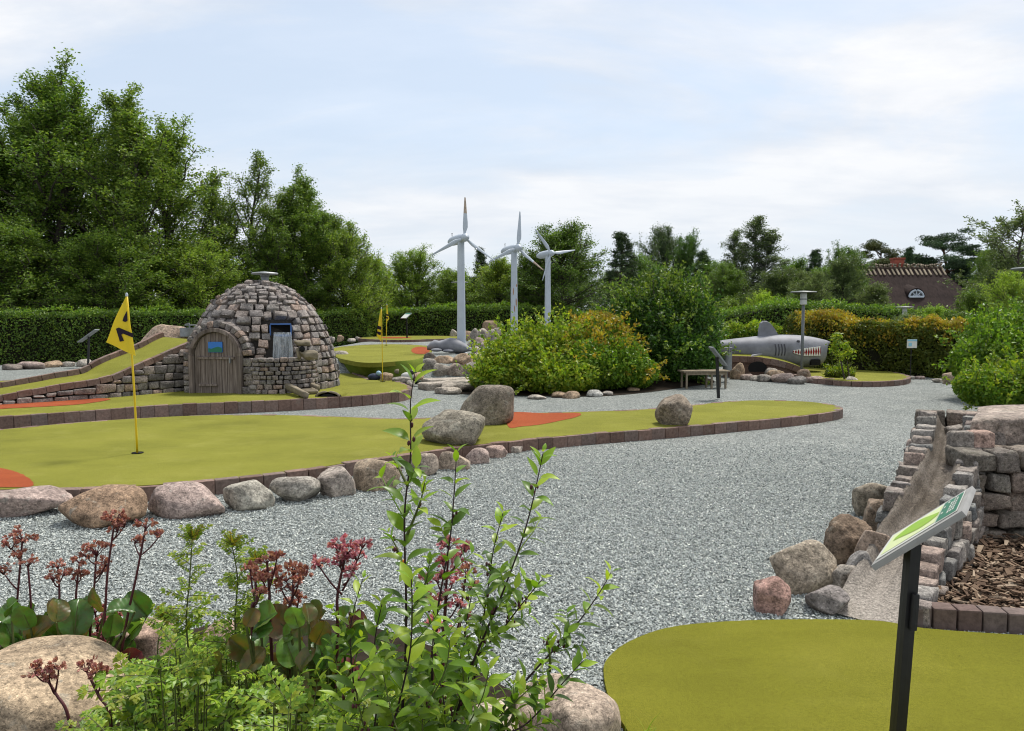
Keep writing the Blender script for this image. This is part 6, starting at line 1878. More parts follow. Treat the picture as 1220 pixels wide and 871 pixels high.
# rubble along the chute
RB = 'rubble stones at the foot of the ball chute'
stone(926, 734, 46, 44, (0.34, 0.22, 0.19), 'pinkish squared boulder at the rim of the near green', 1201, 0, .9, 'boulder', 5, 15, .72, .02, group=RB)
stone(964, 708, 86, 60, (0.32, 0.28, 0.225), 'large pale brown boulder behind the pinkish one beside the chute', 1212, 0, .7, 'boulder', 5, 13, .6, .035, group=RB, m='stone_big')
stone(992, 735, 56, 30, (0.2, 0.185, 0.18), 'dark grey angular stone next to the chute mouth', 1203, 0, .9, 'boulder', 5, 17, .6, .02, group=RB)
stone(1016, 674, 58, 58, (0.2, 0.15, 0.11), 'rusty brown rough boulder leaning on the chute', 1204, 0, .8, 'boulder', 5, 15, .55, .1, group=RB, m='stone_big')
stone(1010, 708, 42, 34, (0.31, 0.29, 0.26), 'pale grey stone above the dark angular stone', 1205, 0, .9, 'boulder', 5, 14, .62, .03, group=RB)
stone(1048, 618, 58, 42, (0.28, 0.25, 0.2), 'mottled pale stone high up the left flank of the chute', 1206, 0, .8, 'boulder', 5, 10, .6, .05, group=RB)
stone(1052, 640, 44, 44, (0.21, 0.165, 0.125), 'brown stone between rusty boulder and mottled stone on the chute flank', 1207, 0.02, .8, 'boulder', 5, 10, .6, .05, group=RB)
stone(1030, 694, 38, 34, (0.22, 0.215, 0.21), 'blue grey stone wedged against the chute above the pale grey stone', 1208, 0.06, .8, 'boulder', 5, 15, .62, .03, group=RB)
stone(1046, 672, 40, 40, (0.33, 0.26, 0.21), 'tan squared stone wedged on the chute flank', 1209, 0.12, .8, 'boulder', 5, 16, .66, .03, group=RB)
def cap_slab():
    rng = np.random.default_rng(12)
    mb = MB(); P, Fc = rb_template(14)
    h = np.array([0.98, 0.42, 0.108])
    p = P * h; r = 0.04; q = np.clip(p, -(h - r), h - r); d = p - q; L = np.linalg.norm(d, axis=1, keepdims=True); nz = L[:, 0] > 1e-9; p[nz] = q[nz] + d[nz] / L[nz] * r
    p += unit(p) * (0.014 * wob(p * 3, rng, 2.5, 5))[:, None]
    p[:, 0] += 0.66 * p[:, 1]; p[:, 2] += 0.02 * p[:, 0]
    c = np.array([4.70, 6.17, 0.745]); mb.add(p + c, Fc)
    o = mb.build('stone_slab', MT['stone_big'], None, c - [0, 0, 0.095], smooth=True); o.color = (0.30, 0.255, 0.225, 1)
    tag(o, 'huge flat granite slab lying on top of the dark block wall', 'stone slab')
cap_slab()
for i, (x, y, d, w, h, c, l) in enumerate([(1153, 526, 5.62, 26, 24, (0.24, 0.22, 0.2), 'grey sett on the wall top at the head of the chute'), (1174, 529, 5.6, 24, 24, (0.36, 0.26, 0.22), 'pinkish sett on the wall top left under the huge slab'), (1190, 530, 5.75, 24, 22, (0.2, 0.18, 0.165), 'dark sett half beneath the huge slab'), (1146, 508, 6.1, 22, 16, (0.26, 0.24, 0.22), 'small grey sett behind the other setts on the wall top')]):
    p = D(x, y, d); s = d / F; rng = np.random.default_rng(400 + i); mb = MB(); zt = 0.60
    rblock(mb, np.array([p[0], p[1] + .07, zt + h * s / 2]), (w * s / 2, 0.075, h * s / 2), rotz(rng.normal(0, .12)), .02, rng, .09, 0, 5)
    o = mb.build('sett', MT['stone'], None, (p[0], p[1] + .07, zt), smooth=True); o.color = (*c, 1); tag(o, l, 'stone', 'loose setts on the wall top')

# stones of the planting bed, near the camera
def near_stone(px, top, w, dist, hz, dep, col, label, seed, rnd=7, lo=.72, rough=.02, sub=6, m='stone_near', zb=0.0):
    t = D(px, top, dist); hw = w / F * dist / 2
    v, f = boulder_shape(seed, sub, 14, rnd, rough, lo)
    zt = t[2]; H2 = (zt - zb + 0.06) / 2
    p = np.array([t[0], dist, zb]); mb = MB(); mb.add(v * [hw, dep, H2] + p + [0, 0, H2 - 0.06], f)
    o = mb.build('boulder', MT[m], None, p, smooth=True); o.color = (*col, 1); tag(o, label, 'boulder')
near_stone(62, 779, 215, 2.75, .2, .26, (0.36, 0.285, 0.20), 'large smooth golden tan boulder in the planting bed under the red flower stalks', 1301, 6, .72, .012)
near_stone(678, 812, 132, 2.8, .2, .2, (0.40, 0.33, 0.27), 'pale pinkish boulder under the shrub twigs beside the near green', 1302, 8, .65, .025)
near_stone(168, 737, 66, 3.45, .15, .13, (0.35, 0.255, 0.205), 'flat pinkish stone behind the broad leaved plants', 1303, 14, .65, .02, 5)
near_stone(262, 742, 40, 3.4, .1, .1, (0.38, 0.28, 0.23), 'small pinkish stone half hidden by pale green shoots', 1304, 12, .65, .02, 5)
near_stone(586, 838, 70, 2.75, .1, .12, (0.37, 0.32, 0.26), 'pale stone showing through the lower shrub leaves', 1305, 9, .65, .02, 5)

# ------------------------------------------------------------------ hedges
za = lambda px, d: (D(px, HORIZON, d)[0], d, float(H(D(px, HORIZON, d)[0], d)))
hedge('hedge', [za(-150, 24.2), za(0, 25.4), za(140, 28), za(260, 31), za(400, 35.5), za(430, 37)], [1.72, 1.72, 1.78, 1.75, 1.72], 1.1, 'long clipped dark green hedge behind the ramp and the stone hut', 0.075, 62000, [MT['lf_hedge'], MT['lf_light']], 4500, 1, 3)
hedge('hedge', [za(425, 39.3), za(520, 39.6), za(640, 40), za(720, 40.4)], [1.52, 1.55, 1.6, 1.55], 1.1, 'clipped green hedge behind the wind turbines', 0.095, 26000, [MT['lf_hedge'], MT['lf_light']], 3000, 1, 4)
hedge('hedge', [za(962, 23.6), za(985, 22.3), za(1040, 21.2), za(1090, 20.6), za(1150, 20.0), za(1200, 19.7)], [1.58, 1.52, 1.35, 1.34, 1.3, 1.2], 1.2, 'orange tipped bronze and green hedge behind the turf below the shark', 0.085, 42000, [MT['lf_olive'], MT['lf_orange']], 17000, 1, 5, 0.2)
hedge('hedge', [za(850, 25.0), za(900, 24.6), za(985, 24.2)], [1.12, 1.2, 1.12], 0.9, 'low bright yellow green hedge behind the shark fin', 0.085, 15000, [MT['lf_light'], MT['lf_yel']], 6000, 1, 6)
hedge('hedge', [za(845, 31), za(930, 32), za(1010, 33.5), za(1060, 34), za(1130, 34)], [1.6, 2.1, 2.1, 1.9, 1.8], 1.2, 'dark green hedge farther back between the shark and the thatched house', 0.1, 24000, [MT['lf_hedge'], MT['lf_light']], 2000, 1, 7)
# ------------------------------------------------------------------ trees (label, where its foot is, how high it reaches in the photo)
T = tree
g = 'tall trees behind the long hedge'
T('alder_c', -70, 70, 35, 190, 'tall dark tree cut by the picture edge, farthest from the hut in the tall group', tint=(.95, 1, .95), group=g)
T('alder_a', 42, 62, 34, 215, 'tallest dark green tree, with ragged top, behind the long hedge', tint=(.95, 1, .95), group=g, rot=1.0)
T('alder_b', 172, 105, 33.5, 180, 'tall pointed tree right of the tallest tree, left of the gap of sky', tint=(1, 1, .9), group=g, rot=2.0)
T('alder_c', 108, 92, 36, 150, 'tall tree squeezed between the tallest tree and the pointed tree', tint=(.75, .8, .75), group=g, rot=4.2)
T('oak', 20, 255, 30, 170, 'low broad tree close behind the hedge under the tallest tree', tint=(.8, .85, .8), group='low trees behind the long hedge')
T('oak_b', 140, 268, 30.5, 150, 'low bushy tree close behind the hedge under the pointed tree', tint=(.9, .95, .85), group='low trees behind the long hedge', rot=.3)
T('oak', 238, 285, 33, 130, 'low bright green tree just above the stone hut', tint=(1.35, 1.3, 1.1), group='low trees behind the long hedge', rot=2.2)
T('alder_c', 288, 180, 37, 118, 'airy tree with thin top left of the gap above the hut chimney', tint=(.95, .95, .9), group=g, rot=.9)
T('alder_a', 372, 196, 38, 130, 'full rounded tall tree above and right of the hut chimney', tint=(.9, .95, .9), group=g, rot=3.0)
T('oak_b', 330, 270, 36, 130, 'dark dense low tree behind the hut chimney', tint=(.7, .75, .7), group='low trees behind the long hedge', rot=5.1)
T('oak', 412, 262, 37.5, 96, 'lighter green rounded tree at the right slope of the tall group', tint=(1.25, 1.2, 1), group=g, rot=1.9)
h = 'trees beyond the clipped hedge by the wind turbines'
T('round', 448, 300, 41.5, 62, 'light green rounded tree at the foot of the tall group right of the hut', tint=(1.4, 1.35, 1), group=h)
T('oak_b', 496, 292, 44, 84, 'broad mid green tree left of the nearest wind turbine', tint=(1.2, 1.2, 1), group=h, rot=.7)
T('round', 545, 318, 42.5, 72, 'low green tree directly behind the nearest turbine tower', tint=(1.05, 1.05, .9), group=h, rot=2.7)
T('oak', 592, 306, 44, 82, 'yellowish green rounded tree between nearest and middle turbine', tint=(1.35, 1.25, .9), group=h, rot=4)
T('spruce', 570, 294, 52, 50, 'small pointed conifer tip between the two nearest turbines', name='conifer', tint=(1.3, 1.3, 1.2), group=h)
T('oak', 668, 263, 42, 122, 'big dark round tree behind the last wind turbine', tint=(.62, .7, .62), group=h, rot=5.4)
T('oak_b', 628, 300, 43, 60, 'dark tree low beside the middle turbine tower', tint=(.75, .8, .7), group=h, rot=3.3)
T('spruce', 736, 276, 50, 84, 'dark pointed conifer right of the big dark round tree', name='conifer', tint=(1.2, 1.2, 1.1), group=h)
f_ = 'far trees on the skyline right of the wind turbines'
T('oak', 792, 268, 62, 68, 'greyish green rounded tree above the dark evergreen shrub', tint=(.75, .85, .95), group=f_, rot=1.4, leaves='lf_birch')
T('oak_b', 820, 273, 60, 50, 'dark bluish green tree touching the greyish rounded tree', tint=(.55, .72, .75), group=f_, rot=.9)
T('spruce', 836, 299, 58, 72, 'short dark conifer left of the birch', name='conifer', tint=(1.3, 1.4, 1.2), group=f_, rot=2)
T('birch', 890, 258, 58, 92, 'tall airy birch with drooping twigs above the shark fin', name='birch_tree', tint=(.9, .95, .95), group=f_)
T('birch', 868, 275, 60, 60, 'smaller drooping birch left behind the tall airy birch', name='birch_tree', tint=(.8, .85, .85), group=f_, rot=2.5)
T('oak', 868, 312, 48, 70, 'dark rounded tree below the birches', tint=(.7, .78, .7), group=f_, rot=.5)
T('willow', 925, 318, 46, 70, 'grey green tree below and right of the tall birch', tint=(1, 1.05, .9), group=f_)
T('spruce', 972, 297, 56, 64, 'narrow dark conifer right of the birches', name='conifer', tint=(1.2, 1.3, 1.1), group=f_, rot=1)
T('oak_b', 1003, 288, 58, 62, 'dark rounded tree left of the brown topped pine', tint=(.6, .72, .66), group=f_, rot=3)
T('pine', 1046, 284, 72, 62, 'brownish dark pine behind the red chimney', name='pine_tree', tint=(1.7, 1.2, .9), group=f_)
T('oak', 962, 322, 44, 60, 'yellow green rounded tree left behind the lamp post', tint=(1.35, 1.35, 1.1), group=f_, rot=2.4, leaves='lf_birch')
T('willow', 1003, 302, 50, 62, 'soft grey green weeping tree between the lamp post and the thatched house', tint=(1.1, 1.15, 1.05), group=f_, rot=.4)
T('willow', 1043, 336, 43, 54, 'low feathery grey green tree before the left end of the thatched roof', tint=(1.25, 1.25, 1.05), group=f_, rot=2.0)
T('pine', 1122, 273, 76, 86, 'spreading black pine rising behind the thatched roof', name='pine_tree', tint=(.9, 1.05, 1.05), group=f_, rot=2.2)
T('spruce', 1083, 294, 74, 48, 'small conifer tip just right of the red chimney', name='conifer', tint=(1.2, 1.35, 1.3), group=f_, rot=.2)
T('oak_b', 1172, 292, 70, 44, 'blurred green tree behind the right end of the thatched roof', tint=(.85, .95, .85), group=f_, rot=1.2)
T('sparse', 1208, 238, 38, 120, 'tall thin tree with sparse leaves cut by the right picture edge', tint=(1.1, 1.1, 1), group='trees over the right bushes', rot=.6)
T('willow', 1196, 292, 42, 74, 'grey green tree overlapping the right end of the thatched roof', tint=(1.0, 1.05, .85), group='trees over the right bushes', rot=4.4)
T('oak', 1205, 322, 30, 66, 'bright yellowish tree behind the right bushes under the sparse tree', tint=(1.7, 1.6, 1.1), group='trees over the right bushes', rot=1.1)
T('round', 905, 344, 33, 46, 'small bright yellow green tree above the shark fin', tint=(2.2, 2.0, 1.3), group='small trees behind the shark', rot=.8)
T('round', 872, 352, 34, 60, 'round green bush tree behind the shark body left of the yellow green tree', tint=(1.0, 1.0, .8), group='small trees behind the shark', rot=1.9)
T('round', 940, 350, 36, 62, 'dark round tree behind the lamp post and the low bright hedge', tint=(.85, .95, .8), group='small trees behind the shark', rot=2.9)
T('round', 1162, 343, 36, 66, 'dark bushy tree before the right end of the thatched roof', tint=(.8, .85, .65), group='bushes before the thatched house', rot=3.9, cat='tree')
T('round', 1108, 362, 33, 46, 'light green bush below the dormer window of the thatched house', tint=(1.6, 1.6, 1.3), group='bushes before the thatched house', rot=.1)
T('willow', 1080, 372, 27, 44, 'pale flowering bush right behind the orange tipped hedge', tint=(1.6, 1.6, 1.7), group='bushes before the thatched house', rot=.1)
T('round', 1140, 370, 27, 60, 'dark green bush behind the right end of the orange tipped hedge', tint=(.6, .65, .5), group='bushes before the thatched house', rot=5.1)
T('oak', 757, 302, 56, 70, 'mid green tree filling the gap between pointed conifer and greyish rounded tree', tint=(.8, .95, .85), group=f_, rot=3.6)
T('oak_b', 846, 306, 57, 66, 'low green tree under the short dark conifer', tint=(.75, .9, .85), group=f_, rot=2.9)
T('oak', 945, 306, 57, 66, 'green tree right behind the tall airy birch', tint=(.75, .92, .85), group=f_, rot=5.2)
T('oak_b', 985, 312, 53, 60, 'rounded green tree before the narrow dark conifer', tint=(.9, 1.0, .9), group=f_, rot=.2)
# far wood closing the view
rg = np.random.default_rng(5)
ks = ['oak', 'oak_b', 'spruce', 'oak', 'alder_c', 'round']
for i, px in enumerate(np.arange(-420, 1660, 46)):
    if -330 < px < 420: continue
    k = ks[i % 6]; d = rg.uniform(84, 100)
    tp = rg.uniform(308, 334) if px > 430 else rg.uniform(180, 280)
    if 1030 < px < 1170: tp = max(tp, 318)
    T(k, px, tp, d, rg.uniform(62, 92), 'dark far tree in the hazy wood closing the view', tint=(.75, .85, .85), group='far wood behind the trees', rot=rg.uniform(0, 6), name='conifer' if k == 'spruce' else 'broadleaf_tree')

# ------------------------------------------------------------------ bushes
def lobe(px, top, bot, wpx, dist, dep=None, z0=0.0):
    t, b = D(px, top, dist), D(px, bot, dist); rz = (t[2] - max(b[2], z0)) / 2; rx = wpx / F * dist / 2
    return (t[0], dist, (t[2] + max(b[2], z0)) / 2, rx, dep or rx * 0.9, rz)
bush('flowering_bush', [lobe(618, 398, 478, 96, 16.4, .9), lobe(655, 384, 478, 88, 16.9, .9), lobe(590, 425, 478, 64, 16.0, .6), lobe(660, 425, 478, 110, 16.0, .8), lobe(630, 388, 470, 60, 17.2, .6)], 'broad yellow green bush with pale sprays before the wind turbines', 30000, 0.085, [MT['lf_yel'], MT['lf_yel']], 11, 190, 0.42)
bush('flowering_bush', [lobe(712, 372, 478, 96, 17.4, .9), lobe(735, 400, 476, 84, 16.7, .8), lobe(700, 405, 476, 90, 16.4, .8), lobe(757, 425, 472, 56, 16.9, .6)], 'green bush with bronze orange tips beside the dark evergreen shrub', 26000, 0.08, [MT['lf_light'], MT['lf_orange']], 12, 130, 0.26, 0.30)
bush('evergreen_shrub', [lobe(795, 330, 450, 96, 19.2, 1.1), lobe(772, 342, 462, 92, 18.4, 1.0), lobe(825, 345, 462, 70, 18.6, .9), lobe(748, 352, 440, 60, 19.0, .8), lobe(800, 385, 464, 110, 18.2, 1.0)], 'tall dark evergreen shrub with brighter shoots behind the bench', 44000, 0.085, [MT['lf_dark'], MT['lf_mid']], 13, 330, 0.5, 0.22, stems=24)
bush('purple_flower_plant', [lobe(700, 386, 400, 20, 19.5, .2)], 'purple flowering plant tucked behind the bronze tipped bush', 700, 0.05, [MT['lf_mid'], MT['purple']], 14, 14, 0.2, 0.5)
bush('leafy_bush', [lobe(1196, 378, 470, 98, 14.6, 1.0), lobe(1172, 398, 465, 60, 14.4, .8), lobe(1232, 370, 470, 80, 14.8, 1.0)], 'bright green bush at the right edge behind the low pale bush', 26000, 0.075, [MT['lf_light'], MT['lf_light']], 15, 160, 0.4)
bush('leafy_bush', [lobe(1180, 440, 488, 70, 12.2, .6), lobe(1222, 428, 488, 84, 12.4, .7)], 'low olive green bush with pale shoots right behind the block wall', 15000, 0.065, [MT['lf_light'], MT['lf_yel']], 16, 110, 0.24, 0.3)
bush('small_shrub', [lobe(1000, 437, 458, 33, 18.6, .3)], 'small round shrub with reddish base on the gravel before the shark green', 3200, 0.05, [MT['lf_olive'], MT['lf_yel']], 17, 40, 0.16, 0.4)
bush('leafy_bush', [lobe(843, 385, 440, 36, 21.2, .6), lobe(848, 398, 440, 24, 20.8, .5)], 'light green bush hiding the shark tail', 6000, 0.08, [MT['lf_mid'], MT['lf_light']], 18, 50, 0.3, 0.3)
# little yellow tree by the shark nose
def yellow_tree():
    b = G(1007, 452, 0.12); e = empty('young_tree', b, 'slim young yellow leaved tree just beyond the shark nose', 'tree')
    rng = np.random.default_rng(6); st, fo = MB(), MB()
    for (x0, x1, y1) in ((1006.5, 1001, 425), (1012, 1010, 430), (1006, 998, 408)):
        a, c = D(x0, 452, b[1]), D(x1, y1, b[1] + .1); q = limb_pts(a, unit(c - a), np.linalg.norm(c - a), 0, rng, 6, .03); tube(st, q, np.linspace(.02, .008, 6), 6)
    for (x, y, w, h) in ((997, 402, 12, 14), (1001, 412, 18, 10), (1004, 423, 22, 11), (994, 414, 8, 12), (1010, 418, 8, 8)):
        c = D(x, y, b[1] + rng.normal(0, .1)); n = 130
        P = c + rng.normal(0, .5, (n, 3)) * [w / F * b[1] / 2, .2, h / F * b[1] / 2]; leaf_quads(fo, P, .075, rng, None, 0)
    st.build('trunk', MT['bark'], e); fo.build('crown', [MT['lf_yel']], e)
yellow_tree()

# ------------------------------------------------------------------ near plants
def leaf_shape(n=6, kind='elliptic'):
    t = np.linspace(0, 1, n + 1)
    if kind == 'elliptic': w = np.sin(PI * t ** 0.85) ** 0.9 * (1 - 0.25 * t)
    elif kind == 'round': w = np.sqrt(np.clip(1 - (1.9 * t - 0.95) ** 2 / 0.95, 0, 1))
    else: w = np.sin(PI * t ** 0.7)
    w[-1] = 0.0; w[0] = 0.03
    return t, w
def blade(mb, base, d, n, L, Wd, curl=0.25, fold=0.12, kind='elliptic', m=0, seg=6, wave=0.0, cross=1, rng=None, vein=0.0):
    """one leaf: base point, direction d, upper side n, length L, full width Wd"""
    d = unit(d); s = np.cross(d, n); s = s / (np.linalg.norm(s) + 1e-9); n = np.cross(s, d)
    t, w = leaf_shape(seg, kind)
    cols = np.linspace(-1, 1, 2 * cross + 1)
    V = []
    ph = rng.uniform(0, 6) if rng is not None else 0
    for ti, wi in zip(t, w):
        c = base + d * L * (ti - curl * 0.25 * ti ** 3) - n * (curl * L * ti ** 2)
        for a in cols:
            V.append(c + s * (a * wi * Wd / 2) + n * (abs(a) * fold * wi * Wd + wave * Wd * math.sin(ti * 9 + ph + a * 2) * abs(a) + vein * Wd * math.cos(38 * ti - 11 * abs(a)) * min(1, 3 * abs(a)) - vein * 2.2 * Wd * max(0, 1 - 5 * abs(a))))
    k = len(cols); i = (np.arange(seg)[:, None] * k + np.arange(k - 1)[None]).reshape(-1)
    mb.add(np.array(V), np.stack([i, i + 1, i + k + 1, i + k], 1), m)

def near_shrub():
    rng = np.random.default_rng(50)
    base = np.array([D(500, 900, 2.25)[0], 2.25, 0.0])
    e = empty('leafy_shrub', base, 'nearest upright shrub with dark stems and paired green leaves cutting across the view', 'shrub')
    S = [  # (list of pixel points from low to tip, depth, leaf scale)
        ([(480, 871), (483, 790), (484, 724), (482, 616), (489, 545), (489, 482), (494, 446)], 2.05, 1.12),
        ([(512, 871), (516, 790), (522, 724), (536, 643), (541, 589), (544, 540)], 2.1, 1.0),
        ([(540, 880), (560, 800), (582, 746), (598, 708), (620, 649), (634, 600), (647, 540)], 2.15, 0.95),
        ([(560, 900), (609, 832), (646, 789), (679, 754), (711, 711), (728, 682)], 2.1, 0.92),
        ([(500, 890), (540, 820), (570, 780), (598, 750), (620, 722), (646, 690)], 2.2, 0.85),
        ([(545, 890), (612, 871), (640, 850), (665, 820), (694, 788)], 1.98, 0.9),
        ([(462, 890), (474, 843), (488, 780), (491, 730), (490, 690)], 1.9, 1.25),
        ([(430, 890), (420, 800), (418, 745), (432, 690)], 2.15, 0.85),
        ([(550, 880), (572, 760), (583, 690), (588, 655), (599, 612)], 2.2, 0.85),
        ([(520, 890), (548, 800), (556, 740), (566, 690)], 2.3, 0.85),
        ([(448, 890), (450, 830), (446, 770), (455, 720)], 2.0, 0.95),
        ([(530, 890), (528, 830), (515, 780), (520, 740)], 1.95, 1.0),
        ([(500, 890), (505, 850), (530, 800), (536, 762)], 1.9, 1.1),
        ([(410, 890), (400, 850), (402, 800), (396, 770)], 2.1, 0.9),
        ([(570, 890), (590, 860), (612, 838), (640, 812)], 2.05, 0.8),
        ([(590, 890), (630, 868), (660, 858)], 2.0, 0.8),
        ([(440, 890), (432, 860), (425, 820), (440, 790)], 1.85, 1.1),
        ([(475, 890), (470, 860), (462, 830), (456, 800)], 1.8, 1.1), ([(500, 890), (498, 850), (508, 810), (500, 775)], 2.2, 1.1), ([(455, 890), (462, 850), (470, 800), (462, 760)], 2.2, 1.0), ([(525, 890), (540, 850), (552, 815), (548, 780)], 2.1, 1.0), ([(420, 890), (412, 860), (408, 830), (415, 800)], 1.95, 1.0),
        ([(545, 890), (560, 860), (575, 830), (582, 800)], 1.85, 1.0),
        ([(487, 700), (476, 660), (463, 636)], 2.06, 0.75), ([(484, 640), (500, 600), (506, 575)], 2.04, 0.7),
        ([(486, 580), (474, 556), (468, 545)], 2.06, 0.7), ([(482, 740), (505, 700), (512, 668)], 2.1, 0.8),
        ([(600, 870), (612, 850), (612, 818)], 2.0, 0.7), ([(655, 800), (655, 780), (652, 762)], 2.08, 0.6)]
    fo, buds, ob = MB(), MB(), MB()
    for si, (pp, dep, sc) in enumerate(S):
        P = np.array([D(x, y, dep + 0.03 * k * (1 if si % 2 else -1) * 0.6) for k, (x, y) in enumerate(pp)])
        if si < 23:                                    # the stem goes on down to the soil
            root = base + np.array([rng.normal(0, 0.10), rng.normal(0, 0.08), 0]) + np.array([(P[0][0] - base[0]) * 0.35, 0, 0])
            mid = root * 0.45 + P[0] * 0.55 + np.array([0, 0, -0.02])
            P = np.vstack([root, mid, P])
        Q = resample(spline(P, 8), 0.01)
        L = len(Q) * 0.01
        r = np.linspace(0.0062 if si < 7 else 0.0045, 0.0013, len(Q))
        mb = MB(); tube(mb, Q, r, 7); mb.build('stem', MT['woody'] if si < 12 else MT['gstem'], e, smooth=True)
        T_ = unit(np.gradient(Q, axis=0))
        zlow = D(480, 900, dep)[2]
        step = 0.036 * sc; s = L - 0.004; k = 0; az = rng.uniform(0, 3)
        while s > 0.05:
            i = min(int(s / 0.01), len(Q) - 1); p = Q[i]
            if p[2] < zlow - 0.05: break
            f = s / L
            tfr = (L - s)
            grow = min(1, 0.5 + tfr / 0.10)
            d = T_[i]; a0 = np.cross(d, [0.3, 0.9, 0.2]); a0 = unit(a0); b0 = np.cross(d, a0)
            ang = az + k * PI / 2 + rng.normal(0, 0.25)
            for sg in (0, PI):
                if rng.uniform() < 0.05: continue
                o = a0 * math.cos(ang + sg) + b0 * math.sin(ang + sg)
                up_ = 1.3 if tfr < 0.05 else 0.75
                dd = unit(o + d * up_ + np.array([0, 0, 0.12]) + rng.normal(0, 0.16, 3))
                nn = unit(d * 0.9 + np.array([0, -0.2, 0.6]) - dd * 0.2 + rng.normal(0, .15, 3))
                LL = 0.066 * sc * grow * rng.uniform(0.8, 1.2)
                st = p + dd * 0.006
                blade(fo, st, dd, nn, LL, LL * rng.uniform(0.38, 0.5), rng.uniform(0.1, 0.55), rng.uniform(0.08, 0.26), m=1 if (tfr < 0.09 or rng.uniform() < 0.2) else 0, seg=6, rng=rng)
            if rng.uniform() < 0.28 and f < 0.93:      # withered dark flower remains at the nodes
                for q in range(rng.integers(2, 5)):
                    o = unit(rng.normal(0, 1, 3) + d * 0.2); c = p + o * rng.uniform(0.006, 0.016); v, fc = ico(1)
                    fo.add(v * np.array([0.0035, 0.0035, 0.006]) * rng.uniform(.8, 1.5) + c, fc, 2)
            if rng.uniform() < 0.012 and 0.2 < f < 0.75:
                v, fc = ico(2); fo.add(v * [0.005, 0.005, 0.009] + p + [0.008, -0.010, -0.006], fc, 3)
            # short side sprig
            if 0.15 < f < 0.85 and rng.uniform() < 0.34 and si < 23:
                o = unit(a0 * math.cos(ang + 1) + b0 * math.sin(ang + 1) + d * 0.9 + np.array([0, 0, .3])); l = rng.uniform(0.05, 0.12) * sc
                q = limb_pts(p, o, l, .1, rng, 4, .02); tube(fo, q, np.linspace(.002, .001, 4), 5, 1)
                for u_ in (0.45, 0.75, 1.0):
                    pt = p + (q[-1] - p) * u_; a1 = unit(np.cross(o, rng.normal(0, 1, 3)))
                    for sg in (1, -1):
                        dd = unit(a1 * sg + o * 0.7); LL = 0.05 * sc * rng.uniform(.7, 1.2); blade(fo, pt, dd, unit(o + [0, -.2, .6]), LL, LL * .46, .25, .12, m=1 if u_ > .9 else 0, seg=5, rng=rng)
            s -= step * rng.uniform(0.75, 1.3) * (0.7 + 0.5 * min(1, tfr / 0.3)); k += 1
    fo.build('leaves', [MT['lf_shrub'], MT['lf_fresh'], MT['stalk'], MT['fl_orange']], e, smooth=True)
    if buds.V: buds.build('withered_flowers', MT['stalk'], e)
    if ob.V: ob.build('orange_buds', MT['fl_orange'], e)
near_shrub()

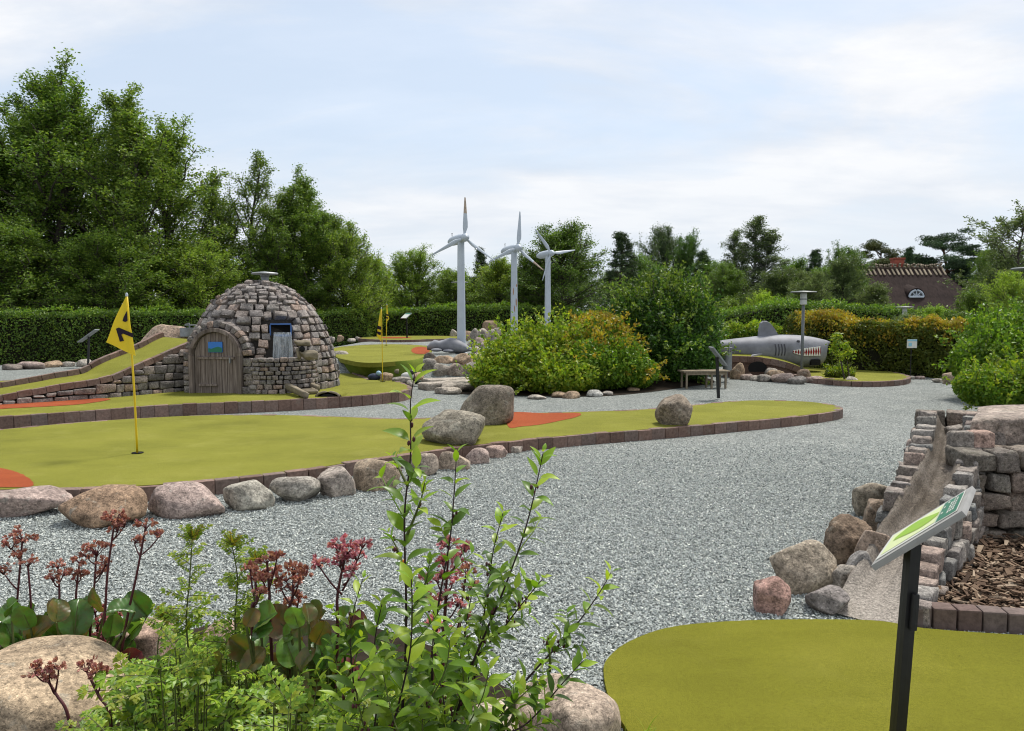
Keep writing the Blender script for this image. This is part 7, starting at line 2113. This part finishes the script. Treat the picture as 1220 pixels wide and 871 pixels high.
def broad_plant(label, base_px, dist, leaves, stalks, seed, group='broad leaved plants with red flower stalks'):
    """leaves: (px, py, size px, kind 0 green 1 bronze 2 red, turn); stalks: (base px, base py, [(head px, head py, spread px)], colour)"""
    rng = np.random.default_rng(seed)
    b = np.array([D(base_px, 800, dist)[0], dist, 0.01])
    e = empty('broad_leaved_plant', b, label, 'plant', group)
    fo, st, rib = MB(), MB(), MB()
    for (px, py, sz, kd, tw) in leaves:
        dd_ = dist + rng.uniform(-0.16, 0.14)
        c = D(px, py, dd_); L = sz / F * dd_ * 0.84
        lean = rng.normal(0, 0.35) + tw
        d = unit(np.array([math.sin(lean) * 0.9, rng.uniform(-0.7, 0.35), rng.uniform(.25, .9)]))
        n = unit(np.array([rng.normal(0, .45), -0.7, rng.uniform(.15, 1.1)]))
        bs = c - d * L * 0.5
        rt = np.array([b[0] + (bs[0] - b[0]) * 0.5 + rng.normal(0, .02), dist + rng.normal(0, .06), 0.0])
        q = np.linspace(0, 1, 6)[:, None]; P = rt * (1 - q) + bs * q; P[:, 2] -= 0.0
        tube(st, P, np.linspace(.006, .004, 6), 6)
        blade(fo, bs, d, n, L, L * rng.uniform(.72, .95), rng.uniform(-.15, .45), rng.uniform(.10, .34), 'round', kd, 26, 0.05, 5, rng, 0.011)
        s_ = np.cross(d, n); nn = unit(np.cross(s_, d)); nn = nn if nn[1] < 0 else -nn
        blade(fo, bs + nn * .004, d, nn, L * .88, L * .035, .1, 0, m=3)
    fo.build('leaves', [MT['lf_berg'], MT['lf_bronze'], MT['lf_red'], MT['gstem']], e, smooth=True)
    st.build('leaf_stalks', MT['gstem'], e)
    for (bx, by, heads, colr) in stalks:
        dd_ = dist + rng.uniform(-0.12, 0.12)
        p0 = D(bx, by, dd_); sk, hd = MB(), MB()
        hx, hy, hs = heads[0]; p1 = D(hx, hy, dd_ + .02)
        root = np.array([p0[0] * .8 + b[0] * .2, dd_, 0.0])
        P = spline(np.array([root, p0, p0 * .5 + p1 * .5 + [rng.normal(0, .008), 0, 0], p1]), 6)
        tube(sk, P, np.linspace(.0062, .0036, len(P)), 7)
        for k_, (x, y, s) in enumerate(heads):
            pt = D(x, y, dd_ + rng.uniform(-.03, .03)); R_ = s / F * dd_ / 2 * .86
            if k_ > 0:
                f0 = np.clip(1 - (np.linalg.norm(pt - p1) * 1.5) / (np.linalg.norm(p1 - p0) + 1e-6), .35, .9); st0 = p0 + (p1 - p0) * f0
                tube(sk, spline(np.array([st0, (st0 + pt) / 2 + [0, 0, -.01], pt - [0, 0, R_ * .3]]), 5), np.linspace(.0034, .0022, 11), 6)
            nbr = max(6, int(s / 2.5))
            for q in range(nbr):
                o = unit(rng.normal(0, 1, 3) * [1, .8, .35] + [0, 0, .6]); tip = pt + o * R_ * rng.uniform(.7, 1.25) * [1, 1, .7]
                tube(sk, [pt - [0, 0, R_ * .5], (pt + tip) / 2 - [0, 0, R_ * .15], tip], [.0022, .0016, .0011], 5)
                for w_ in range(rng.integers(3, 6)):           # small bell flowers, withered
                    d = unit(o + rng.normal(0, .7, 3)); c = tip + rng.normal(0, .005, 3); s_ = rng.uniform(.009, .015)
                    for a in range(4):
                        side = unit(np.cross(d, rng.normal(0, 1, 3))); blade(hd, c, unit(d + side * .5), side, s_ * 1.3, s_ * .75, .15, .25, m=0, seg=3, rng=rng)
        so = sk.build('flower_stalk', MT['stalk'], e, smooth=True)
        hd.build('blossom', MT['fl_pink' if colr else 'fl_rust'], so)
GL = [(12, 755, 46, 0, -.4), (2, 790, 40, 0, -.2), (30, 735, 40, 0, .1), (45, 752, 52, 1, .2), (66, 745, 44, 0, .3), (60, 775, 46, 0, .1), (91, 734, 58, 0, .2), (77, 765, 38, 0, -.1), (100, 768, 46, 1, .2), (148, 748, 46, 0, .1), (133, 745, 36, 0, -.2), (120, 766, 44, 0, -.3), (66, 790, 36, 2, .9), (155, 790, 44, 2, .7), (138, 792, 40, 2, -.6), (172, 806, 44, 0, 1.1), (60, 722, 26, 1, .5), (20, 790, 50, 1, .3), (88, 793, 40, 0, .5), (-20, 760, 50, 0, 0), (110, 790, 36, 1, 0), (150, 775, 34, 0, .6)]
GS = [(16, 775, [(27, 640, 34), (13, 650, 24), (24, 664, 20), (4, 680, 22)], 0), (36, 770, [(33, 672, 18)], 0), (70, 740, [(69, 674, 16), (63, 690, 14), (75, 684, 12)], 0), (90, 735, [(95, 669, 16), (88, 685, 14), (97, 684, 10)], 0),
      (108, 745, [(115, 656, 34), (104, 662, 16), (126, 672, 18), (121, 682, 12)], 0), (124, 745, [(137, 619, 30), (148, 624, 22), (140, 631, 18)], 0), (150, 745, [(174, 626, 20), (160, 645, 16), (190, 637, 16)], 0),
      (118, 790, [(113, 727, 18), (118, 741, 18), (120, 756, 18), (116, 770, 18), (108, 780, 16)], 1), (148, 815, [(143, 726, 14), (142, 735, 10)], 1)]
rq = np.random.default_rng(88)
GL += [(rq.uniform(-10, 165), rq.uniform(716, 790), rq.uniform(28, 46), int(rq.choice([0, 0, 0, 1, 2], p=[.3, .25, .2, .15, .1])), rq.normal(0, .5)) for _ in range(26)]
broad_plant('broad leaved plant with tall rusty red flower stalks behind the golden tan boulder', 70, 3.12, GL, GS, 61)
GL2 = [(333, 742, 52, 1, -.2), (352, 735, 34, 0, .2), (374, 738, 40, 1, .1), (366, 730, 30, 1, -.3), (392, 750, 44, 1, .2), (336, 800, 62, 1, 0.1), (362, 820, 64, 0, 0), (322, 830, 50, 1, -.4), (388, 780, 52, 0, .3), (345, 775, 46, 0, -.2), (402, 800, 50, 0, .4), (310, 760, 40, 0, -.4), (380, 842, 46, 0, .3), (340, 850, 50, 0, -.2), (300, 735, 30, 1, -.4), (408, 735, 36, 0, .3), (420, 760, 44, 0, .5), (395, 825, 50, 0, .2), (360, 760, 40, 1, 0), (316, 790, 38, 0, -.5), (428, 742, 36, 1, .2), (285, 770, 40, 1, -.5), (262, 790, 40, 1, -.6), (412, 850, 50, 0, 0)]
GL2 += [(rq.uniform(300, 430), rq.uniform(728, 850), rq.uniform(32, 52), int(rq.choice([0, 1, 2], p=[.55, .35, .1])), rq.normal(0, .5)) for _ in range(26)]
GS2 = [(345, 745, [(350, 680, 20), (357, 690, 16), (341, 690, 16), (363, 682, 14), (335, 700, 14)], 0), (322, 745, [(318, 668, 16), (325, 682, 18), (313, 690, 14), (330, 664, 10)], 0), (300, 745, [(304, 690, 16), (310, 705, 14), (298, 678, 12)], 0), (402, 760, [(413, 657, 26), (405, 672, 20), (425, 664, 20), (400, 650, 16), (432, 650, 14), (380, 672, 18), (420, 680, 14)], 1), (350, 760, [(346, 720, 12), (356, 712, 12)], 0)]
broad_plant('broad leaved plant with bronze leaves and pinkish flower heads left of the tall shrub', 360, 2.38, GL2, GS2, 62)
GL3 = [(520, 800, 44, 0, .2), (500, 790, 40, 0, -.2), (545, 810, 40, 0, .3), (480, 800, 40, 0, -.4), (530, 840, 46, 0, 0)]
GS3 = [(528, 790, [(535, 650, 20), (545, 668, 20), (528, 672, 18), (540, 690, 18), (552, 655, 14), (520, 690, 16), (532, 712, 16), (545, 720, 14)], 1), (515, 790, [(508, 690, 16), (505, 706, 16), (515, 716, 14)], 1), (540, 800, [(556, 680, 16), (560, 700, 14), (550, 735, 14)], 0), (520, 800, [(518, 740, 16), (528, 748, 14)], 1)]
broad_plant('broad leaved plant with purplish pink flower heads showing through the tall shrub', 525, 2.6, GL3, GS3, 63)

broad_plant('two low faded flower stalks leaning in front of the golden tan boulder', 110, 2.36, [(150, 850, 40, 0, .4), (165, 835, 36, 0, .2)], [(82, 857, [(48, 797, 16), (70, 795, 16), (42, 802, 12), (58, 806, 14)], 0), (132, 860, [(102, 797, 18), (114, 800, 16), (123, 803, 12)], 0)], 64)

def lacy_plant(label, dist, base_px, fronds, shoots, seed):
    rng = np.random.default_rng(seed)
    b = np.array([D(base_px, 820, dist)[0], dist, 0.0]); e = empty('lacy_plant', b, label, 'plant', 'pale green lacy leaved plants')
    fo, st = MB(), MB()
    def frond(p, d, n, L, m):
        d = unit(d); s = unit(np.cross(d, n)); n = np.cross(s, d)
        k = 5; prev = p
        for i in range(1, k + 1):
            f = i / k; c = p + d * L * f - n * L * .22 * f * f
            tube(st, [prev, c], [.0016, .0013], 5, 0, False); prev = c
            l = L * (.46 - .22 * f) if i < k else L * .3
            dirs = [unit(s * sg + d * .75) for sg in (1, -1)] + ([d] if i == k else [])
            for q in dirs:
                q = unit(q + rng.normal(0, .12, 3))
                blade(fo, c, q, unit(n + rng.normal(0, .15, 3)), l, l * .42, .25, .1, m=m, seg=4, rng=rng)
                for sg in (1, -1):
                    s2 = unit(np.cross(q, n)); blade(fo, c + q * l * .35, unit(q + s2 * sg * .9), n, l * .5, l * .24, .2, .1, m=m, seg=3, rng=rng)
    for (px, py, sz) in fronds:
        dd_ = dist + rng.uniform(-.3, .25); p = D(px, py, dd_)
        a = rng.uniform(0, 6.28); d = np.array([math.cos(a), math.sin(a) * .7 - .25, rng.uniform(.15, .6)])
        n = unit(np.array([rng.normal(0, .25), -.45, .9])); L = sz / F * dd_
        root = np.array([b[0] + (p[0] - b[0]) * .6, dd_ + .05, 0.0]); tube(st, spline(np.array([root, root * .4 + p * .6 + [0, 0, .02], p]), 4), .002, 5, 0, False)
        frond(p, d, n, L, int(rng.uniform() < .35))
    for pp in shoots:
        P = np.array([D(x, y, dist + .05) for x, y in pp]); root = P[0] * [1, 1, 0]
        Q = resample(spline(np.vstack([root, P]), 8), .012); tube(st, Q, np.linspace(.005, .0018, len(Q)), 7)
        z0 = D(300, 790, dist)[2]
        for i in range(len(Q)):
            if Q[i][2] < z0 or rng.uniform() > .8: continue
            f = (Q[i][2] - z0) / (Q[-1][2] - z0 + 1e-6)
            a = i * 2.4; d = np.array([math.cos(a), math.sin(a), rng.uniform(-.1, 1.3)]); L = (.10 - .045 * f) * rng.uniform(.7, 1.2)
            frond(Q[i], d, unit(np.array([-d[0] * .3, -.4, .9])), L, 1 if f > .35 else int(rng.uniform() < .5))
        for q in range(16): 
            a = q * 2.4; frond(Q[-1] - [0, 0, .006 * (q % 3)], np.array([math.cos(a), math.sin(a), rng.uniform(.3, 2.2)]), unit(np.array([rng.normal(0, .5), -.6, .7])), rng.uniform(.03, .05), 2 if q % 5 == 0 else 1)
    fo.build('leaves', [MT['lf_fresh'], MT['lf_yel'], MT['lf_orange']], e, smooth=True)
    st.build('stems', MT['gstem'], e)
rg = np.random.default_rng(71)
fr = [(rg.uniform(150, 330), rg.uniform(805, 880), rg.uniform(36, 62)) for _ in range(90)] + [(rg.uniform(190, 320), rg.uniform(765, 815), rg.uniform(26, 42)) for _ in range(50)]
lacy_plant('pale green lacy plant with two tall yellowish shoots in front of the gravel', 2.5, 245, fr, [[(226, 800), (222, 740), (226, 690), (229, 640)], [(284, 800), (280, 740), (283, 690), (276, 648)], [(305, 790), (303, 720), (306, 668)], [(190, 820), (188, 770), (196, 735)]], 72)
fr = [(rg.uniform(320, 470), rg.uniform(835, 890), rg.uniform(34, 56)) for _ in range(60)] + [(rg.uniform(100, 190), rg.uniform(866, 900), rg.uniform(30, 46)) for _ in range(30)]
lacy_plant('low pale green lacy plant along the lower picture edge', 2.2, 330, fr, [], 73)
# a few grass blades beside the near green
def grass_tuft():
    rng = np.random.default_rng(4); b = D(752, 885, 2.75); b[2] = 0.0
    mb = MB()
    for i in range(14):
        p = b + [rng.normal(0, .05), rng.normal(0, .04), 0]; d = unit(np.array([rng.normal(0, .4), rng.normal(0, .3), 1])); blade(mb, p, d, unit(np.array([rng.normal(), rng.normal(), .2])), rng.uniform(.08, .18), .008, .4, .1, m=0, seg=5, rng=rng)
    o = mb.build('grass_tuft', MT['lf_fresh'], None, b); tag(o, 'small tuft of grass blades between the pale boulder and the near green', 'grass tuft')
grass_tuft()
